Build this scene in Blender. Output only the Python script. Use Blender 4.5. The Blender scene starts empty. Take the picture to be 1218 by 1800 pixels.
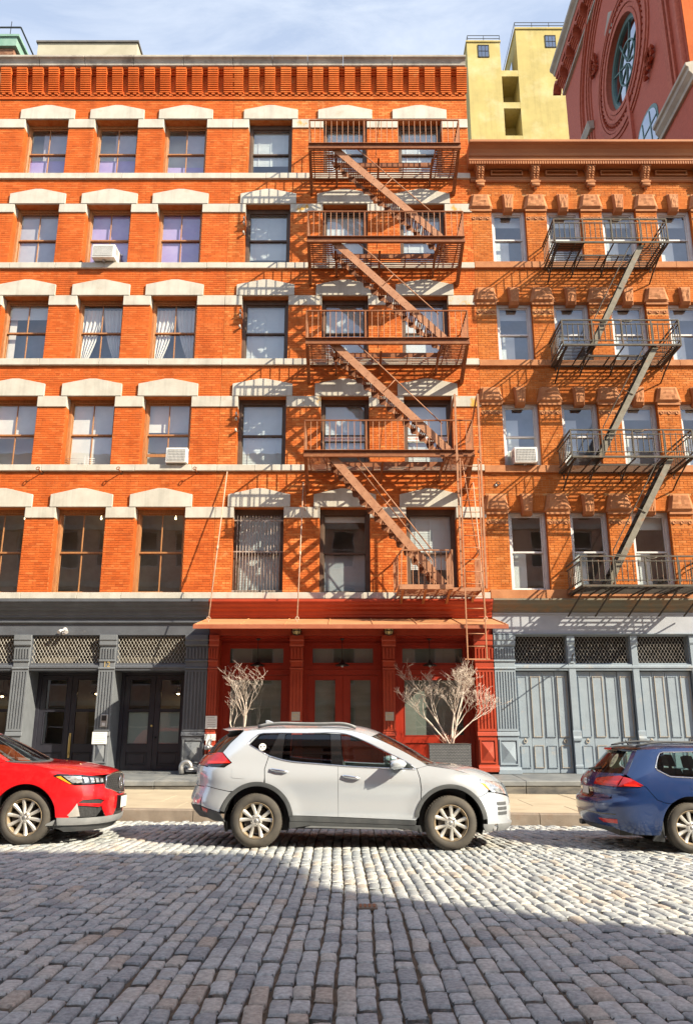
import bpy, bmesh, math, random
import numpy as np
from mathutils import Vector, Matrix
from mathutils.geometry import delaunay_2d_cdt

S = bpy.context.scene
C = S.collection
R = math.radians
rng = random.Random(7)
nrg = np.random.default_rng(11)
W = 21.3                      # facade plane, metres in front of the camera
SLOPE = -0.011                # the street falls gently to the right


def gz(x):
    return SLOPE * x


# ---------------------------------------------------------------- camera, sky, sun, exposure
cam = bpy.data.objects.new('camera', bpy.data.cameras.new('camera'))
C.objects.link(cam)
cam.location = (0, 0, 1.56)
cam.rotation_euler = (R(90 + 15.495), 0, 0)
cam.data.sensor_fit = 'VERTICAL'
cam.data.sensor_height = 36
cam.data.sensor_width = 24.36
cam.data.lens = 28.0
cam.data.shift_x = -0.0006
cam.data.clip_end = 3000
S.camera = cam

SUN_TO = Vector((2.165, -1.35, 1.75)).normalized()      # towards the sun
sun = bpy.data.objects.new('sun', bpy.data.lights.new('sun', 'SUN'))
C.objects.link(sun)
sun.location = (20, -20, 40)
sun.rotation_euler = (-SUN_TO).to_track_quat('-Z', 'Y').to_euler()
sun.data.energy = 5.0
sun.data.angle = R(0.53)
sun.data.color = (1.0, 0.885, 0.68)

world = bpy.data.worlds.new('World')
S.world = world
world.use_nodes = True
nt = world.node_tree
nt.nodes.clear()
out = nt.nodes.new('ShaderNodeOutputWorld')
bg = nt.nodes.new('ShaderNodeBackground')
sky = nt.nodes.new('ShaderNodeTexSky')
sky.sky_type = 'NISHITA'
sky.sun_disc = False
sky.sun_elevation = math.asin(SUN_TO.z)
sky.sun_rotation = math.atan2(SUN_TO.x, SUN_TO.y)
sky.air_density = 1.0
sky.dust_density = 1.2
sky.ozone_density = 1.5
bg.inputs['Strength'].default_value = 0.15
# thin cirrus, drawn by direction and spread evenly over the whole sky
tc = nt.nodes.new('ShaderNodeTexCoord')
sep = nt.nodes.new('ShaderNodeSeparateXYZ')
nt.links.new(tc.outputs['Generated'], sep.inputs[0])
zz = nt.nodes.new('ShaderNodeMath'); zz.operation = 'ADD'; zz.inputs[1].default_value = 0.25
ab = nt.nodes.new('ShaderNodeMath'); ab.operation = 'ABSOLUTE'
nt.links.new(sep.outputs['Z'], ab.inputs[0]); nt.links.new(ab.outputs[0], zz.inputs[0])
dv = nt.nodes.new('ShaderNodeVectorMath'); dv.operation = 'DIVIDE'
cmb = nt.nodes.new('ShaderNodeCombineXYZ')
for i in range(3):
    nt.links.new(zz.outputs[0], cmb.inputs[i])
nt.links.new(tc.outputs['Generated'], dv.inputs[0]); nt.links.new(cmb.outputs[0], dv.inputs[1])
mp = nt.nodes.new('ShaderNodeMapping')
mp.inputs['Rotation'].default_value = (0, 0, R(35)); mp.inputs['Scale'].default_value = (1.2, 3.4, 1.0)
nt.links.new(dv.outputs[0], mp.inputs['Vector'])
nz = nt.nodes.new('ShaderNodeTexNoise')
nz.inputs['Scale'].default_value = 2.6; nz.inputs['Detail'].default_value = 9
nz.inputs['Roughness'].default_value = 0.62; nz.inputs['Distortion'].default_value = 0.5
nt.links.new(mp.outputs[0], nz.inputs['Vector'])
rp = nt.nodes.new('ShaderNodeValToRGB')
rp.color_ramp.elements[0].position = 0.40; rp.color_ramp.elements[0].color = (0.50, 0.50, 0.50, 1)
rp.color_ramp.elements[1].position = 0.66; rp.color_ramp.elements[1].color = (0.98, 0.98, 0.98, 1)
nt.links.new(nz.outputs['Fac'], rp.inputs['Fac'])
mx = nt.nodes.new('ShaderNodeMix'); mx.data_type = 'RGBA'
mx.inputs[7].default_value = (2.75, 3.05, 3.55, 1)
nt.links.new(rp.outputs['Color'], mx.inputs['Factor'])
nt.links.new(sky.outputs[0], mx.inputs[6])
nt.links.new(mx.outputs[2], bg.inputs['Color'])
nt.links.new(bg.outputs[0], out.inputs[0])

S.view_settings.view_transform = 'Standard'
S.view_settings.look = 'None'
S.view_settings.gamma = 1.0
S.view_settings.exposure = 1.05
S.view_settings.use_curve_mapping = False
S.cycles.max_bounces = 8
S.cycles.transparent_max_bounces = 12
S.cycles.caustics_reflective = False
S.cycles.caustics_refractive = False
# ---------------------------------------------------------------- materials
MATS = {}


def nodes_of(name):
    m = bpy.data.materials.new(name)
    m.use_nodes = True
    t = m.node_tree
    return m, t, t.nodes['Principled BSDF']


def mat(name, c1, c2=None, scale=3.0, rough=0.8, metal=0.0, bump=0.0, bscale=60, attr=None, detail=5,
        spec=0.5, coat=0.0, lo=0.35, hi=0.65, stretch=(1, 1, 1), dirt=None, dscale=1.2, dlo=0.5, dhi=0.75, rough2=None, streak=0.0):
    """Colour mixed by noise in world position, optional per-face 'rnd' variation, dirt blotches and bump."""
    if name in MATS:
        return MATS[name]
    m, t, b = nodes_of(name)
    N, L = t.nodes, t.links
    geo = N.new('ShaderNodeNewGeometry')
    mp = N.new('ShaderNodeMapping'); mp.inputs['Scale'].default_value = stretch
    L.new(geo.outputs['Position'], mp.inputs['Vector'])
    b.inputs['Roughness'].default_value = rough
    b.inputs['Metallic'].default_value = metal
    b.inputs['Specular IOR Level'].default_value = spec
    b.inputs['Coat Weight'].default_value = coat
    b.inputs['Coat Roughness'].default_value = 0.04
    col = None
    if c2 is not None:
        n = N.new('ShaderNodeTexNoise')
        n.inputs['Scale'].default_value = scale; n.inputs['Detail'].default_value = detail; n.inputs['Roughness'].default_value = 0.6
        L.new(mp.outputs[0], n.inputs['Vector'])
        r = N.new('ShaderNodeMapRange'); r.inputs[1].default_value = lo; r.inputs[2].default_value = hi
        L.new(n.outputs['Fac'], r.inputs[0])
        x = N.new('ShaderNodeMix'); x.data_type = 'RGBA'
        x.inputs[6].default_value = (*c1, 1); x.inputs[7].default_value = (*c2, 1)
        L.new(r.outputs[0], x.inputs['Factor'])
        col = x.outputs[2]
        if rough2 is not None:
            q = N.new('ShaderNodeMapRange'); q.inputs[3].default_value = rough; q.inputs[4].default_value = rough2
            L.new(r.outputs[0], q.inputs[0]); L.new(q.outputs[0], b.inputs['Roughness'])
    if attr is not None:
        a = N.new('ShaderNodeAttribute'); a.attribute_name = 'rnd'
        rp = N.new('ShaderNodeValToRGB')
        while len(rp.color_ramp.elements) < len(attr):
            rp.color_ramp.elements.new(0.5)
        for i, (p, c) in enumerate(attr):
            rp.color_ramp.elements[i].position = p
            rp.color_ramp.elements[i].color = (*c, 1)
        L.new(a.outputs['Fac'], rp.inputs['Fac'])
        if col is None:
            col = rp.outputs['Color']
        else:
            x = N.new('ShaderNodeMix'); x.data_type = 'RGBA'; x.blend_type = 'MULTIPLY'; x.inputs['Factor'].default_value = 1
            L.new(rp.outputs['Color'], x.inputs[6]); L.new(col, x.inputs[7])
            col = x.outputs[2]
    if dirt is not None:
        n = N.new('ShaderNodeTexNoise')
        n.inputs['Scale'].default_value = dscale; n.inputs['Detail'].default_value = 7; n.inputs['Roughness'].default_value = 0.65
        L.new(geo.outputs['Position'], n.inputs['Vector'])
        r = N.new('ShaderNodeMapRange'); r.inputs[1].default_value = dlo; r.inputs[2].default_value = dhi
        L.new(n.outputs['Fac'], r.inputs[0])
        x = N.new('ShaderNodeMix'); x.data_type = 'RGBA'
        L.new(r.outputs[0], x.inputs['Factor'])
        if col is None:
            x.inputs[6].default_value = (*c1, 1)
        else:
            L.new(col, x.inputs[6])
        x.inputs[7].default_value = (*dirt, 1)
        col = x.outputs[2]
    if streak and col is not None:
        mp2 = N.new('ShaderNodeMapping'); mp2.inputs['Scale'].default_value = (3.2, 3.2, 0.22)
        L.new(geo.outputs['Position'], mp2.inputs['Vector'])
        n = N.new('ShaderNodeTexNoise'); n.inputs['Scale'].default_value = 1.0; n.inputs['Detail'].default_value = 6; n.inputs['Roughness'].default_value = 0.7
        L.new(mp2.outputs[0], n.inputs['Vector'])
        r = N.new('ShaderNodeMapRange'); r.inputs[1].default_value = 0.48; r.inputs[2].default_value = 0.72; r.inputs[3].default_value = 1.0; r.inputs[4].default_value = 1.0 - streak
        L.new(n.outputs['Fac'], r.inputs[0])
        x = N.new('ShaderNodeMix'); x.data_type = 'RGBA'; x.blend_type = 'MULTIPLY'; x.inputs['Factor'].default_value = 1
        L.new(col, x.inputs[6]); L.new(r.outputs[0], x.inputs[7])
        col = x.outputs[2]
    if col is None:
        b.inputs['Base Color'].default_value = (*c1, 1)
    else:
        L.new(col, b.inputs['Base Color'])
    if bump:
        n = N.new('ShaderNodeTexNoise'); n.inputs['Scale'].default_value = bscale; n.inputs['Detail'].default_value = 4
        L.new(mp.outputs[0], n.inputs['Vector'])
        bp = N.new('ShaderNodeBump'); bp.inputs['Strength'].default_value = bump; bp.inputs['Distance'].default_value = 0.01
        L.new(n.outputs['Fac'], bp.inputs['Height']); L.new(bp.outputs[0], b.inputs['Normal'])
    MATS[name] = m
    return m


def glass(name, tint=(0.95, 0.97, 0.96), refl=(0.85, 0.9, 1.0), base=0.10, gain=1.0, rough=0.0, wav=0.0):
    """A thin window pane: mostly see-through, with a Fresnel mirror on top."""
    if name in MATS:
        return MATS[name]
    m = bpy.data.materials.new(name); m.use_nodes = True
    t = m.node_tree; t.nodes.clear(); N, L = t.nodes, t.links
    o = N.new('ShaderNodeOutputMaterial'); tr = N.new('ShaderNodeBsdfTransparent'); gl = N.new('ShaderNodeBsdfGlossy')
    tr.inputs[0].default_value = (*tint, 1); gl.inputs[0].default_value = (*refl, 1); gl.inputs['Roughness'].default_value = rough
    lw = N.new('ShaderNodeLayerWeight'); lw.inputs[0].default_value = 0.5
    fr = N.new('ShaderNodeMath'); fr.operation = 'POWER'; fr.inputs[1].default_value = 4.0
    L.new(lw.outputs['Facing'], fr.inputs[0])
    ma = N.new('ShaderNodeMath'); ma.operation = 'MULTIPLY_ADD'; ma.inputs[1].default_value = gain; ma.inputs[2].default_value = base
    ma.use_clamp = True
    L.new(fr.outputs[0], ma.inputs[0])
    mi = N.new('ShaderNodeMixShader')
    L.new(ma.outputs[0], mi.inputs[0]); L.new(tr.outputs[0], mi.inputs[1]); L.new(gl.outputs[0], mi.inputs[2])
    L.new(mi.outputs[0], o.inputs[0])
    if wav:
        geo = N.new('ShaderNodeNewGeometry')
        n = N.new('ShaderNodeTexNoise'); n.inputs['Scale'].default_value = 1.7; n.inputs['Detail'].default_value = 1
        L.new(geo.outputs['Position'], n.inputs['Vector'])
        bp = N.new('ShaderNodeBump'); bp.inputs['Strength'].default_value = wav; bp.inputs['Distance'].default_value = 0.03
        L.new(n.outputs['Fac'], bp.inputs['Height']); L.new(bp.outputs[0], gl.inputs['Normal'])
    MATS[name] = m
    return m


# ---------------------------------------------------------------- geometry
ORG = {}


def org(o):
    return ORG.get(o.name, Vector((0, 0, 0))) if o else Vector((0, 0, 0))


class MB:
    """Collects shapes in world (or a thing's own) coordinates and links them as ONE mesh object."""

    def __init__(s):
        s.v, s.f, s.m, s.sm, s.k = [], [], [], [], 0

    def mat(s, k):
        s.k = k
        return s

    def add(s, vs, fs, smooth=False):
        o = len(s.v)
        s.v += [tuple(p) for p in vs]
        for f in fs:
            s.f.append([i + o for i in f]); s.m.append(s.k); s.sm.append(smooth)
        return s

    def box(s, x0, x1, y0, y1, z0, z1):
        return s.add([(x0, y0, z0), (x1, y0, z0), (x1, y1, z0), (x0, y1, z0), (x0, y0, z1), (x1, y0, z1), (x1, y1, z1), (x0, y1, z1)],
                     [(0, 3, 2, 1), (4, 5, 6, 7), (0, 1, 5, 4), (1, 2, 6, 5), (2, 3, 7, 6), (3, 0, 4, 7)])

    def bar(s, p, q, w, h, up=(0, 0, 1)):
        p, q = Vector(p), Vector(q)
        d = (q - p).normalized(); u = Vector(up)
        if abs(d.dot(u)) > 0.98:
            u = Vector((0, 1, 0))
        a = d.cross(u).normalized() * (w / 2); b = a.cross(d).normalized() * (h / 2)
        vs = [e + i * a + j * b for e in (p, q) for i, j in ((-1, -1), (1, -1), (1, 1), (-1, 1))]
        return s.add(vs, [(0, 1, 2, 3), (7, 6, 5, 4), (0, 4, 5, 1), (1, 5, 6, 2), (2, 6, 7, 3), (3, 7, 4, 0)])

    def tube(s, pts, r, n=6, caps=True):
        pts = [Vector(p) for p in pts]
        rs = r if isinstance(r, (list, tuple)) else [r] * len(pts)
        rings = []
        u = None
        for i, p in enumerate(pts):
            d = (pts[min(i + 1, len(pts) - 1)] - pts[max(i - 1, 0)])
            d = d.normalized() if d.length > 1e-9 else Vector((0, 0, 1))
            if u is None:
                u = d.orthogonal().normalized()
            else:
                u = (u - d * u.dot(d))
                u = u.normalized() if u.length > 1e-6 else d.orthogonal().normalized()
            w = d.cross(u)
            rings.append([p + (u * math.cos(a) + w * math.sin(a)) * rs[i] for a in [2 * math.pi * k / n for k in range(n)]])
        vs = [p for g in rings for p in g]
        fs = []
        for i in range(len(pts) - 1):
            for k in range(n):
                fs.append((i * n + k, i * n + (k + 1) % n, (i + 1) * n + (k + 1) % n, (i + 1) * n + k))
        s.add(vs, fs, True)
        if caps:
            o = len(s.v) - len(vs)
            s.f.append([o + k for k in reversed(range(n))]); s.m.append(s.k); s.sm.append(False)
            s.f.append([o + (len(pts) - 1) * n + k for k in range(n)]); s.m.append(s.k); s.sm.append(False)
        return s

    def prism(s, poly, a, b, plane='xz'):
        """poly in (x,z) extruded along y from a to b; plane 'yz' extrudes along x, 'xy' along z."""
        P = {'xz': lambda u, v, w: (u, w, v), 'yz': lambda u, v, w: (w, u, v), 'xy': lambda u, v, w: (u, v, w)}[plane]
        n = len(poly)
        vs = [P(u, v, a) for u, v in poly] + [P(u, v, b) for u, v in poly]
        fs = [tuple(range(n)), tuple(reversed(range(n, 2 * n)))] + [(i, i + n, (i + 1) % n + n, (i + 1) % n) for i in range(n)]
        return s.add(vs, fs)

    def lathe(s, prof, c=(0, 0, 0), axis='z', n=16, smooth=True):
        vs = []
        c = Vector(c)
        for r, h in prof:
            for k in range(n):
                a = 2 * math.pi * k / n
                x, y = r * math.cos(a), r * math.sin(a)
                vs.append(c + Vector({'z': (x, y, h), 'y': (x, h, y), 'x': (h, x, y)}[axis]))
        fs = []
        for i in range(len(prof) - 1):
            for k in range(n):
                fs.append((i * n + k, i * n + (k + 1) % n, (i + 1) * n + (k + 1) % n, (i + 1) * n + k))
        return s.add(vs, fs, smooth)

    def disc(s, c, r, axis='y', n=16):
        return s.lathe([(0.0005, 0), (r, 0)], c, axis, n, False)

    def pyramid(s, x0, x1, z0, z1, y, h):
        """a shallow diamond boss standing proud of a face at y, towards -y"""
        c = ((x0 + x1) / 2, y - h, (z0 + z1) / 2)
        return s.add([(x0, y, z0), (x1, y, z0), (x1, y, z1), (x0, y, z1), c], [(0, 1, 4), (1, 2, 4), (2, 3, 4), (3, 0, 4)])

    def build(s, name, mats, parent=None, fix=True, bevel=0.0, kind=None, seg=1):
        if not isinstance(mats, (list, tuple)):
            mats = [mats]
        me = bpy.data.meshes.new(name)
        o = org(parent)
        me.from_pydata([(p[0] - o[0], p[1] - o[1], p[2] - o[2]) for p in s.v], [], s.f)
        for m in mats:
            me.materials.append(m)
        me.polygons.foreach_set('material_index', s.m)
        me.polygons.foreach_set('use_smooth', s.sm)
        if fix and len(s.f) < 30000:
            bm = bmesh.new(); bm.from_mesh(me)
            bmesh.ops.recalc_face_normals(bm, faces=bm.faces[:])
            bm.to_mesh(me); bm.free()
        me.update()
        ob = bpy.data.objects.new(name, me)
        C.objects.link(ob)
        if parent:
            ob.parent = parent
            ORG[ob.name] = o
        if bevel:
            b = ob.modifiers.new('bevel', 'BEVEL'); b.width = bevel; b.segments = seg; b.limit_method = 'ANGLE'; b.angle_limit = R(40)
            b.harden_normals = False
        if kind:
            ob['kind'] = kind
        return ob


def part(name, mesh, parent, loc=None):
    """another object on a shared mesh, at loc in the parent's coordinates"""
    ob = bpy.data.objects.new(name, mesh)
    C.objects.link(ob)
    ob.parent = parent
    if loc is not None:
        ob.location = loc
    return ob


def tag(o, label=None, cat=None, group=None, kind=None):
    for k, v in (('label', label), ('category', cat), ('group', group), ('kind', kind)):
        if v:
            o[k] = v
    return o


def thing(name, label, cat, loc=(0, 0, 0), group=None):
    o = bpy.data.objects.new(name, None)
    C.objects.link(o)
    o.location = loc
    o.empty_display_size = 0.2
    ORG[o.name] = Vector(loc)
    return tag(o, label, cat, group)


KIDS = {}


def copy_tree(o, parent, loc=None):
    c = o.copy(); C.objects.link(c)
    c.parent = parent
    c.matrix_parent_inverse = Matrix()
    if loc is not None:
        c.location = loc
    for ch in list(o.children):
        copy_tree(ch, c)
    return c


def struct(o):
    o['kind'] = 'structure'
    return o


def text_mesh(mb, txt, size, place, depth=0.002, spacing=1.0):
    """flat lettering as real geometry: place(u, v, w) maps the letters' own plane into the scene"""
    cu = bpy.data.curves.new('lettering', 'FONT'); cu.body = txt; cu.size = size; cu.align_x = 'CENTER'; cu.align_y = 'CENTER'
    cu.space_character = spacing; cu.resolution_u = 2
    ob = bpy.data.objects.new('lettering', cu)
    me = bpy.data.meshes.new_from_object(ob)
    vs = [place(v.co.x, v.co.y) for v in me.vertices]
    mb.add(vs, [list(p.vertices) for p in me.polygons])
    bpy.data.objects.remove(ob); bpy.data.curves.remove(cu); bpy.data.meshes.remove(me)
    return mb


# ---------------------------------------------------------------- brickwork
BR_C, BR_L, BR_J = 0.0677, 0.214, 0.009


def brick_list(x0, x1, z0, z1, holes, phase=0.0):
    out = []
    n = int(math.ceil((z1 - z0) / BR_C))
    for i in range(n):
        za = z0 + i * BR_C; zb = min(za + BR_C - BR_J, z1)
        if zb - za < 0.02:
            continue
        iv = [(x0, x1)]
        for hx0, hx1, hz0, hz1 in holes:
            ov = min(zb, hz1) - max(za, hz0)
            if ov > 0.3 * BR_C:
                nx = []
                for a, b in iv:
                    if hx1 <= a or hx0 >= b:
                        nx.append((a, b))
                    else:
                        if hx0 > a: nx.append((a, hx0))
                        if hx1 < b: nx.append((hx1, b))
                iv = nx
        head = (i % 7 == 6)
        L = BR_L / 2 if head else BR_L
        for a, b in iv:
            k = math.floor((a - phase) / L) - 1
            x = phase + k * L + (L / 2 if i % 2 else 0)
            while x < b:
                xa, xb = max(x, a), min(x + L - BR_J, b)
                if xb - xa > 0.025:
                    out.append((xa, xb, za, zb))
                x += L
    return out


def bricks(parent, blist, y, m, singles=300, proud=0.007):
    """courses of separate bricks in front of the wall at y; the lowest ones singly, the rest joined"""
    o = org(parent)
    full = [b for b in blist if b[1] - b[0] > BR_L * 0.93 and b[3] - b[2] > 0.05]
    full.sort(key=lambda b: (round(b[2], 2), b[0]))
    single = full[:singles]
    sset = set(single)
    meshes = []
    for k in range(8):
        w, h, e = BR_L - BR_J, BR_C - BR_J, 0.0025
        p = -proud - 0.003 * rng.random(); t = 0.0015 * rng.uniform(-1, 1)
        mb = MB().add([(0, 0, 0), (w, 0, 0), (w, 0, h), (0, 0, h), (e, p, e), (w - e, p + t, e), (w - e, p + t, h - e), (e, p, h - e)],
                      [(4, 5, 6, 7), (0, 1, 5, 4), (1, 2, 6, 5), (2, 3, 7, 6), (3, 0, 4, 7)])
        tmp = mb.build('brick', m, None, fix=False)
        me = tmp.data
        bpy.data.objects.remove(tmp)
        at = me.attributes.new('rnd', 'FLOAT', 'FACE')
        at.data.foreach_set('value', [k / 7.0] * 5)
        meshes.append(me)
    for b in single:
        part('brick', meshes[rng.randrange(8)], parent, (b[0] - o[0], y - o[1], b[2] - o[2]))
    rest = np.array([b for b in blist if b not in sset])
    n = len(rest)
    if n == 0:
        return
    xa, xb, za, zb = rest.T
    e = 0.0025
    p = y - proud - 0.003 * nrg.random(n)
    t = 0.0015 * nrg.uniform(-1, 1, n)
    V = np.zeros((n, 8, 3))
    yy = np.full(n, y)
    for i, (X, Y, Z) in enumerate(((xa, yy, za), (xb, yy, za), (xb, yy, zb), (xa, yy, zb),
                                   (xa + e, p, za + e), (xb - e, p + t, za + e), (xb - e, p + t, zb - e), (xa + e, p, zb - e))):
        V[:, i, 0], V[:, i, 1], V[:, i, 2] = X - o[0], Y - o[1], Z - o[2]
    F = np.array([(4, 5, 6, 7), (0, 1, 5, 4), (1, 2, 6, 5), (2, 3, 7, 6), (3, 0, 4, 7)])
    F = (F[None] + 8 * np.arange(n)[:, None, None]).reshape(-1, 4)
    big_mesh('brickwork', V.reshape(-1, 3), F, m, parent, np.repeat(nrg.random(n), 5), 'stuff')


def big_mesh(name, V, F, m, parent=None, rnd=None, kind=None, smooth=None):
    me = bpy.data.meshes.new(name)
    me.vertices.add(len(V)); me.vertices.foreach_set('co', np.ascontiguousarray(V, dtype=np.float32).ravel())
    k = F.shape[1]
    me.loops.add(F.size); me.loops.foreach_set('vertex_index', np.ascontiguousarray(F, dtype=np.int32).ravel())
    me.polygons.add(len(F)); me.polygons.foreach_set('loop_start', np.arange(0, F.size, k, dtype=np.int32))
    me.update(calc_edges=True)
    if smooth is not None:
        me.polygons.foreach_set('use_smooth', smooth)
    else:
        me.polygons.foreach_set('use_smooth', np.zeros(len(F), dtype=bool))
    me.materials.append(m)
    if rnd is not None:
        at = me.attributes.new('rnd', 'FLOAT', 'FACE')
        at.data.foreach_set('value', np.ascontiguousarray(rnd, dtype=np.float32))
    ob = bpy.data.objects.new(name, me)
    C.objects.link(ob)
    if parent:
        ob.parent = parent
    if kind:
        ob['kind'] = kind
    return ob


def wall_sheet(mb, x0, x1, z0, z1, holes, y, depth):
    """a wall face at y with openings, and their reveals running back by depth"""
    xs = sorted({x0, x1, *[min(max(h[i], x0), x1) for h in holes for i in (0, 1)]})
    zs = sorted({z0, z1, *[min(max(h[i], z0), z1) for h in holes for i in (2, 3)]})
    for i in range(len(xs) - 1):
        for j in range(len(zs) - 1):
            cx, cz = (xs[i] + xs[i + 1]) / 2, (zs[j] + zs[j + 1]) / 2
            if any(h[0] < cx < h[1] and h[2] < cz < h[3] for h in holes):
                continue
            mb.add([(xs[i], y, zs[j]), (xs[i + 1], y, zs[j]), (xs[i + 1], y, zs[j + 1]), (xs[i], y, zs[j + 1])], [(0, 1, 2, 3)])
    for a, b, c, d in holes:
        e = y + depth
        mb.add([(a, y, c), (a, e, c), (a, e, d), (a, y, d)], [(0, 1, 2, 3)])
        mb.add([(b, y, c), (b, e, c), (b, e, d), (b, y, d)], [(3, 2, 1, 0)])
        mb.add([(a, y, d), (b, y, d), (b, e, d), (a, e, d)], [(3, 2, 1, 0)])
        mb.add([(a, y, c), (b, y, c), (b, e, c), (a, e, c)], [(0, 1, 2, 3)])
    return mb


def jamb_bricks(holes, y, depth, z0):
    """brick faces standing slightly proud on both jambs of every opening"""
    mb = MB()
    for a, b, c, d in holes:
        i = 0
        z = z0 + math.ceil((c - z0) / BR_C) * BR_C
        while z + BR_C - BR_J < d:
            h = BR_C - BR_J
            ys = [(0.0, depth)] if i % 2 else [(0.0, depth * .48), (depth * .52, depth)]
            for u, v in ys:
                mb.box(a, a + 0.006, y + u, y + v, z, z + h)
                mb.box(b - 0.006, b, y + u, y + v, z, z + h)
            z += BR_C; i += 1
    return mb
# ---------------------------------------------------------------- shared materials
m_brick = mat('brick_orange', (1, 1, 1), (0.80, 0.74, 0.70), 1.3, rough=0.75, bump=0.25, bscale=180, spec=0.15, streak=0.20,
              attr=[(0, (0.55, 0.122, 0.026)), (0.3, (0.65, 0.148, 0.032)), (0.6, (0.60, 0.136, 0.028)), (0.85, (0.69, 0.190, 0.050)), (1, (0.50, 0.108, 0.024))],
              dirt=(0.66, 0.27, 0.09), dscale=2.3, dlo=0.62, dhi=0.85)
m_brick_b = mat('brick_orange_worn', (1, 1, 1), (0.82, 0.76, 0.72), 1.6, rough=0.8, bump=0.3, bscale=180, spec=0.15, streak=0.25,
                attr=[(0, (0.55, 0.138, 0.030)), (0.3, (0.68, 0.185, 0.044)), (0.6, (0.61, 0.158, 0.036)), (0.85, (0.74, 0.27, 0.080)), (1, (0.50, 0.122, 0.028))],
                dirt=(0.72, 0.36, 0.14), dscale=3.1, dlo=0.58, dhi=0.82)
m_brick_c = mat('brick_tan', (1, 1, 1), (0.84, 0.78, 0.72), 1.6, rough=0.85, bump=0.3, bscale=180, spec=0.15, streak=0.25,
                attr=[(0, (0.49, 0.145, 0.032)), (0.3, (0.58, 0.188, 0.045)), (0.6, (0.53, 0.165, 0.038)), (0.85, (0.62, 0.23, 0.070)), (1, (0.43, 0.122, 0.028))],
                dirt=(0.42, 0.20, 0.09), dscale=2.0, dlo=0.62, dhi=0.9)
m_mortar = mat('mortar_red', (0.46, 0.14, 0.04), (0.54, 0.22, 0.08), 6, rough=0.95, spec=0.1)
m_mortar_c = mat('mortar_tan', (0.50, 0.24, 0.09), (0.58, 0.33, 0.15), 6, rough=0.95, spec=0.1)
m_stone = mat('pale_stone', (0.56, 0.535, 0.47), (0.47, 0.44, 0.38), 2.2, rough=0.85, bump=0.25, bscale=90, detail=8, streak=0.22,
              dirt=(0.40, 0.34, 0.25), dscale=1.7, dlo=0.60, dhi=0.80)
m_stone_r = mat('rust_stained_stone', (0.56, 0.535, 0.47), (0.47, 0.44, 0.38), 2.2, rough=0.85, bump=0.25, bscale=90, detail=8, streak=0.3,
                dirt=(0.58, 0.33, 0.06), dscale=2.6, dlo=0.56, dhi=0.66)
m_grime = mat('cornice_stone', (0.46, 0.42, 0.36), (0.30, 0.27, 0.235), 1.6, rough=0.9, bump=0.2, bscale=70, detail=8, dirt=(0.17, 0.14, 0.12), dscale=2.2, dlo=0.52, dhi=0.75)
m_terra = mat('brownstone', (0.46, 0.20, 0.085), (0.36, 0.14, 0.055), 3, rough=0.85, bump=0.35, bscale=60)
m_terra_d = mat('terracotta_cornice', (0.42, 0.165, 0.06), (0.31, 0.11, 0.04), 1.5, rough=0.7, bump=0.2, bscale=40, stretch=(0.3, 1, 1))
m_wood = mat('varnished_wood', (0.42, 0.20, 0.075), (0.30, 0.13, 0.05), 8, rough=0.45, stretch=(4, 4, 0.5))
m_bronze = mat('dark_brown_metal', (0.085, 0.055, 0.038), (0.12, 0.08, 0.055), 5, rough=0.5)
m_white = mat('white_frame_paint', (0.64, 0.63, 0.63), (0.54, 0.53, 0.53), 4, rough=0.5)
m_pane = glass('pane_old', base=0.14, gain=1.2, wav=0.05)
m_pane_c = glass('pane_new', base=0.16, gain=1.2, wav=0.02)
m_pane_dark = glass('pane_shop', tint=(0.82, 0.85, 0.82), base=0.12, gain=0.9, wav=0.02)
m_room = mat('room_plaster', (0.80, 0.80, 0.77), (0.72, 0.72, 0.70), 2, rough=0.9)
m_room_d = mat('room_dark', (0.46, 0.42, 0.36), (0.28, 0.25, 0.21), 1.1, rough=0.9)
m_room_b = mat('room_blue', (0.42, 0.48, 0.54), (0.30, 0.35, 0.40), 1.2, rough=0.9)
m_purple = mat('purple_shade', (0.40, 0.31, 0.66), (0.50, 0.42, 0.72), 2, rough=0.85)
m_grey_shade = mat('grey_shade', (0.44, 0.43, 0.52), (0.54, 0.53, 0.60), 2, rough=0.85)
m_curtain = mat('white_curtain', (0.80, 0.79, 0.76), (0.70, 0.69, 0.67), 3, rough=0.9)
m_blind = mat('blind_white', (0.74, 0.80, 0.82), (0.64, 0.71, 0.74), 1.2, rough=0.7)
m_roof = mat('roof_felt', (0.10, 0.10, 0.10), (0.16, 0.15, 0.14), 2, rough=0.95)
m_side = mat('party_wall', (0.40, 0.37, 0.33), (0.32, 0.29, 0.26), 1.5, rough=0.95)

ROWS = [(5.20, 7.60, 7.96, 8.14, 7.29, 5.03), (8.83, 10.93, 11.31, 11.47, 10.60, 8.65), (12.10, 14.19, 14.55, 14.72, 13.87, 11.90),
        (15.29, 17.38, 17.74, 17.91, 17.08, 15.10), (18.48, 20.54, 20.89, 21.07, 20.21, 18.28)]   # sill, head, shoulder, peak, band foot, sill foot
OW = 1.40

# ---------------------------------------------------------------- windows
WIN = {}


def sash(mb, x0, x1, z0, z1, y, st=0.05, top=0.05, bot=0.05, d=0.04, mull=0):
    mb.box(x0, x0 + st, y, y + d, z0, z1); mb.box(x1 - st, x1, y, y + d, z0, z1)
    mb.box(x0 + st, x1 - st, y, y + d, z1 - top, z1); mb.box(x0 + st, x1 - st, y, y + d, z0, z0 + bot)
    if mull:
        c = (x0 + x1) / 2
        mb.box(c - mull / 2, c + mull / 2, y + 0.002, y + d - 0.006, z0 + bot, z1 - top)
    return mb


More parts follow.
